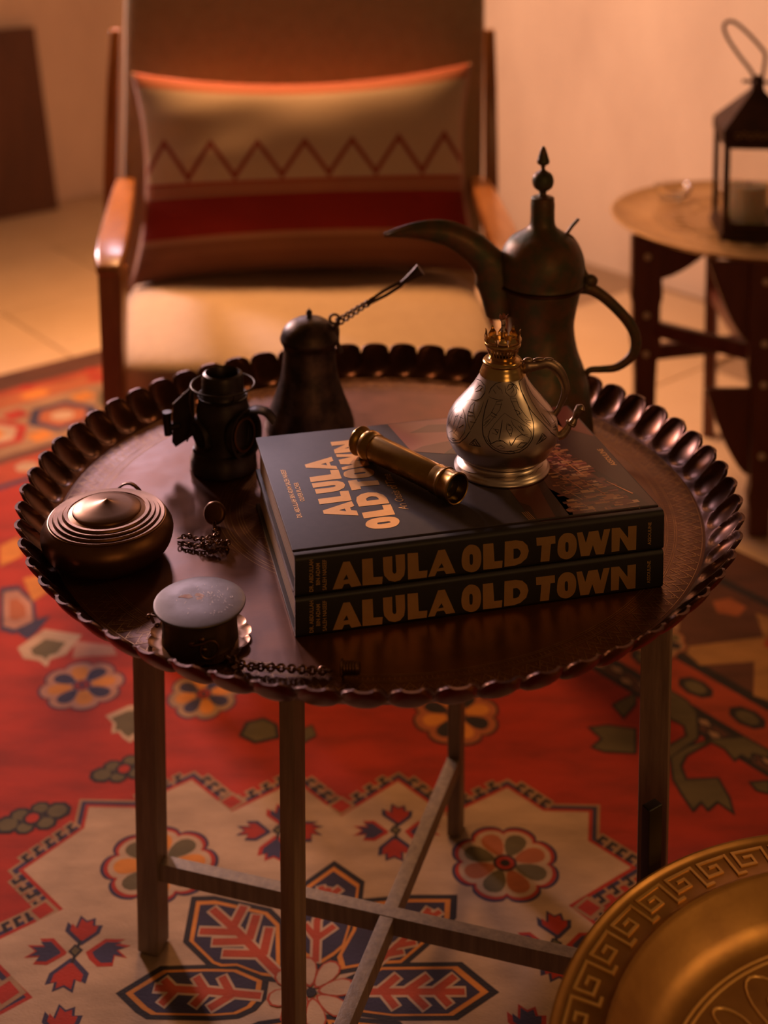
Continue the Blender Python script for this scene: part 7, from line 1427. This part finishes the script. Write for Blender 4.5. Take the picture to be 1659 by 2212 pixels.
for i, (x, y, a) in enumerate(LP):
    tx = a + pi / 2
    wv = Vector((cos(tx), sin(tx), 0)) if i != 2 else Vector((.35, .94, 0)); nv = Vector((wv.y, -wv.x, 0))
    if i in (0, 1): wv = Vector((1, 0, 0)); nv = Vector((0, -1, 0))
    w_ = .060; t_ = .024
    mt = Matrix(((wv.x, 0, nv.x, x - sx - nv.x * t_ / 2), (wv.y, 0, nv.y, y - sy - nv.y * t_ / 2), (0, 1, 0, .001), (0, 0, 0, 1)))
    lg = part('leg', MB().prism(leg_profile(w_), t_, mt), M['dark_wood'], sd, smooth=0)
    for z in (.30, .38, .50, .16): part('inlay', MB().sphere(mt @ Vector((0, z, t_)), .007, (1, .3, 1)), M['bone'], lg)
    # arched bracket under the top and below the stretcher
for (x, y, s_, zt, ht, ln) in ((.530, 1.205, 1, .538, .085, .13), (.722, 1.050, -1, .538, .16, .085), (.722, 1.050, -1, .290, .17, .085), (.722, 1.050, 1, .538, .12, .10), (.735, 1.490, 1, .538, .10, .10)):
    pts = [(0, 0), (ln, 0)] + [(ln * (1 - k / 8), -ht * (1 - (1 - k / 8) ** 1.6)) for k in range(1, 9)]
    mt = Matrix(((s_, 0, 0, x - sx + s_ * .022), (0, 0, 1, y - sy - .006), (0, 1, 0, zt), (0, 0, 0, 1)))
    part('bracket', MB().prism(pts, .012, mt), M['dark_wood'], sd, smooth=0)
def rail(a, b_, z, z2=None, h=.030, t=.018, nm='stretcher'):
    A = Vector((a[0] - sx, a[1] - sy, z)); B2 = Vector((b_[0] - sx, b_[1] - sy, z if z2 is None else z2)); d = B2 - A; L = d.length
    o = part(nm, MB().box((0, 0, 0), (L, t, h), 0, 0, .002), M['dark_wood'], sd, loc=(A + B2) / 2); o.rotation_euler = (0, -math.asin(d.z / L), math.atan2(d.y, d.x))
rail((.545, 1.21), (.985, 1.325), .300); rail((.545, 1.205), (.722, 1.06), .352); rail((.735, 1.475), (.722, 1.06), .330); rail((.735, 1.48), (.99, 1.34), .352)
rail((.55, 1.21), (.98, 1.32), .522, None, .03, .016, 'top_rail'); rail((.722, 1.06), (.735, 1.48), .522, None, .03, .016, 'top_rail')

lx_, ly_, lz_ = .7465, 1.215, ZT_ - .0052 + .0016
ln = thing('lantern', 'dark metal candle lantern with glass sides and ring handle on the side table', 'lantern', (lx_, ly_, lz_), radians(-6))
hw = .073; HB = .195
part('base', MB().box((0, 0, .006), (hw * 2 + .008, hw * 2 + .008, .012), 0, 0, .001).box((0, 0, .016), (hw * 2, hw * 2, .008)), M['lantern_iron'], ln)
for a in (-1, 1):
    for c in (-1, 1): part('corner_post', MB().box((a * (hw - .006), c * (hw - .006), .02 + (HB - .02) / 2), (.012, .012, HB - .02), 0, 0, .001), M['lantern_iron'], ln)
for k in range(4):
    q = k * pi / 2
    for zc, nm in ((.026, 'lower_rail'), (HB - .008, 'upper_rail')):
        part(nm, MB().box((cos(q) * (hw - .006), sin(q) * (hw - .006), zc), (.006 if k % 2 == 0 else hw * 2 - .026, .006 if k % 2 else hw * 2 - .026, .012)), M['lantern_iron'], ln)
    part('pane', MB().box((cos(q) * (hw - .006), sin(q) * (hw - .006), .032 + (HB - .046) / 2), (.0015 if k % 2 == 0 else hw * 2 - .026, .0015 if k % 2 else hw * 2 - .026, HB - .048)), M['glass'], ln)
# roof with pierced eaves
bm = bmesh.new()
z0_, z1_, z2_ = HB, HB + .022, HB + .092
R_ = [[bm.verts.new((a * r, c * r, z)) for a, c in ((-1, -1), (1, -1), (1, 1), (-1, 1))] for r, z in ((hw + .002, z0_), (hw + .002, z1_), (.012, z2_), (.010, z2_ + .012))]
for a, c in zip(R_, R_[1:]):
    for i in range(4): bm.faces.new((a[i], a[(i + 1) % 4], c[(i + 1) % 4], c[i]))
bm.faces.new(R_[0][::-1]); bm.faces.new(R_[-1])
part('roof', MB().bm(bm), M['lantern_iron'], ln, smooth=0)
mb = MB()
for k in range(9):
    x = -.048 + .012 * k; mb.torus((x, -hw - .0025, z1_ - .009 + (.002 if k % 2 else 0)), .0048, .0009, (0, 1, 0), 14, 6)
part('eave_lacework', mb, M['brass_dim'], ln)
part('apex_cap', MB().lathe([(0, z2_ + .008), (.013, z2_ + .008), (.010, z2_ + .016), (.006, z2_ + .022), (.008, z2_ + .027), (0, z2_ + .030)], 24).tube([(-.030, 0, z2_ + .016), (.034, 0, z2_ + .014)], .0035, 8), M['lantern_iron'], ln)
za = z2_ + .016
part('ring_handle', MB().tube(smooth_path([(-.008, 0, za), (-.012, 0, za + .018), (-.038, 0, za + .052), (-.062, 0, za + .088), (-.068, 0, za + .112), (-.052, 0, za + .119), (-.026, 0, za + .100), (.004, 0, za + .068), (.013, 0, za + .052), (.011, 0, za + .024), (.008, 0, za)], 6), .0036, 10), M['lantern_iron'], ln)
cd = thing('candle', 'short cream pillar candle inside the lantern', 'candle', (lx_ - .012, ly_ + .004, lz_ + .0205))
part('wax', MB().lathe([(0, 0), (.036, 0), (.037, .001), (.037, .070), (.035, .073), (.028, .0715), (0, .069)], 48), M['wax'], cd)
part('wick', MB().tube([(0, 0, .068), (.001, 0, .076), (.003, 0, .080)], .0010, 8), M['black_metal'], cd)
gb = thing('glass_dish', 'small clear glass dish at the far edge of the brass side table', 'dish', (.640, 1.470, ZT_ - .0035))
part('bowl', MB().lathe([(0, 0), (.022, 0), (.034, .010), (.041, .030), (.0395, .0305), (.032, .012), (.020, .004), (0, .0035)], 40), M['glass'], gb)

# ---------------------------------------------------------------- brass tray table in the right foreground
FX, FY, FZ, FR = .4052, -.5265, .400, .2846
ft = thing('brass_tray', 'large brass tray with key-pattern border in the lower right foreground', 'tray', (FX, FY, FZ))
part('tray_plate', MB().lathe([(0, -.036), (.203, -.036), (.210, -.0345), (.222, -.026), (.232, -.010), (.2385, -.0035), (.2400, -.0012), (.2425, -.0004), (.2450, -.0022), (.2480, -.0034), (.2780, -.0034), (.2810, -.0020), (.2830, .0002), (.2846, .0002), (.2850, -.0014), (.2830, -.0034), (.2800, -.0055), (.2480, -.0058), (.2400, -.0060), (.2250, -.0290), (.205, -.0385), (0, -.0385)], 160), M['brass_tray'], ft)
mb = MB(); NK = 46; zk = -.0034
def kp(s, r, k): a = 2 * pi * (k + s) / NK; return Vector((r * cos(a), r * sin(a), zk))
r0, r1, r2, r3 = .2515, .2575, .2680, .2742
zi = 0
for k in range(NK):
    P = [kp(0, r0, k), kp(0, r3, k), kp(.78, r3, k), kp(.78, r1 + .001, k), kp(.36, r1 + .001, k), kp(.36, r2 - .001, k), kp(.56, r2 - .001, k)]
    P2 = [kp(0, r0, k), kp(1.0, r0, k)] if False else [kp(0, r0, k), kp(-.22 + .0, r0, k)]
    for q in (P, P2):
        for a, c in zip(q, q[1:]):
            d = (c - a).normalized(); nn = Vector((-d.y, d.x, 0)) * .00125; e = d * .00115; zi = zi + 1; h = Vector((0, 0, .0009 + .00004 * (zi % 5)))
            A, C_ = a - e, c + e
            v = [A - nn, C_ - nn, C_ + nn, A + nn] ; v += [x * 1.0 + h - (x - (A + C_) / 2) * 0 for x in v]
            mb.add(v, [(4, 5, 6, 7), (0, 1, 5, 4), (1, 2, 6, 5), (2, 3, 7, 6), (3, 0, 4, 7)])
part('key_border', mb, M['brass_key'], ft, smooth=0, label='raised brass key pattern round the rim')
mb = MB()
for r in (.198, .193, .100): mb.torus((0, 0, -.036), r, .0013, n=120, k=6)
def petal_line(r_in, r_out, a, w_, r=.0012):
    pts = []
    for i in range(25):
        t = 2 * pi * i / 24; q = (r_in + r_out) / 2 + (r_out - r_in) / 2 * cos(t); s_ = w_ * sin(t); pts.append((q * cos(a) - s_ * sin(a), q * sin(a) + s_ * cos(a), -.0358))
    mb.tube(pts[:-1], r, 6, close=True)
for k in range(12): petal_line(.105, .188, 2 * pi * k / 12, .020); petal_line(.125, .165, 2 * pi * k / 12, .008, .0016)
for k in range(12):
    a = 2 * pi * (k + .5) / 12; petal_line(.150, .186, a, .010); mb.torus((.125 * cos(a), .125 * sin(a), -.0358), .006, .0012, n=16, k=6)
for k in range(8): petal_line(.015, .095, 2 * pi * k / 8, .020)
part('rosette_relief', mb, M['brass_key'], ft, label='chased rosette in the middle of the tray')
fs = thing('folding_stand', 'black folding stand under the brass tray with one leg tip above the rim', 'stand', (FX, FY, 0))
for i, a in enumerate((123.2, 213.2, 303.2, 33.2)):
    a = radians(a); top = .4565 if i == 0 else .352; rr_ = .2935 if i == 0 else .190
    x, y = rr_ * cos(a), rr_ * sin(a)
    xb, yb = (rr_ + .0) * cos(a), (rr_ + .0) * sin(a)
    part('leg', loft_free := MB().box((x, y, (top + .0075) / 2), (.0165, .012, top - .0075), a, 0, .001) if False else MB().box((0, 0, 0), (.010, .0165, top - .0075), 0, 0, .0012), M['black_metal'], fs, loc=(x, y, (top + .0075) / 2)).rotation_euler = (0, 0, a)
for i in (0, 1):
    a = radians(123.2 + 90 * i); L = .190 + (.288 if i == 0 else .190); off = ((.288 if i == 0 else .19) - .190) / 2
    o = part('tray_support', MB().box((0, 0, 0), (L, .012, .012), 0, 0, .001), M['black_metal'], fs, loc=(off * cos(a), off * sin(a), .3545 - (.0005 if i else 0))); o.rotation_euler = (0, 0, a)
    o = part('stretcher', MB().box((0, 0, 0), (L, .012, .012), 0, 0, .001), M['black_metal'], fs, loc=(off * cos(a), off * sin(a), .12 - (.0005 if i else 0))); o.rotation_euler = (0, 0, a)

# ---------------------------------------------------------------- panel leaning at the left wall
pn = thing('wooden_panel', 'dark brown wooden panel leaning against the far left wall', 'panel', (-1.42, 3.25, 0))
a = Vector((-1.30, 3.452, 0)); d = Vector((cos(A40), sin(A40), 0)); nn = Vector((sin(A40), -cos(A40), 0))
v = []
for z, off in ((.001, .09), (.67, .030)):
    for s_ in (-.95, 0):
        for t_ in (0, .03):
            p = a + d * (s_ + .045 - (.05 if z > .5 else 0)) + nn * (off + t_) + Vector((0, 0, z)); v.append(p - Vector((-1.42, 3.25, 0)))
part('board', MB().add(v, [(0, 1, 3, 2), (4, 6, 7, 5), (0, 2, 6, 4), (1, 5, 7, 3), (0, 4, 5, 1), (2, 3, 7, 6)]), M['panel_wood'], pn, smooth=0)
bpy.context.view_layer.update()
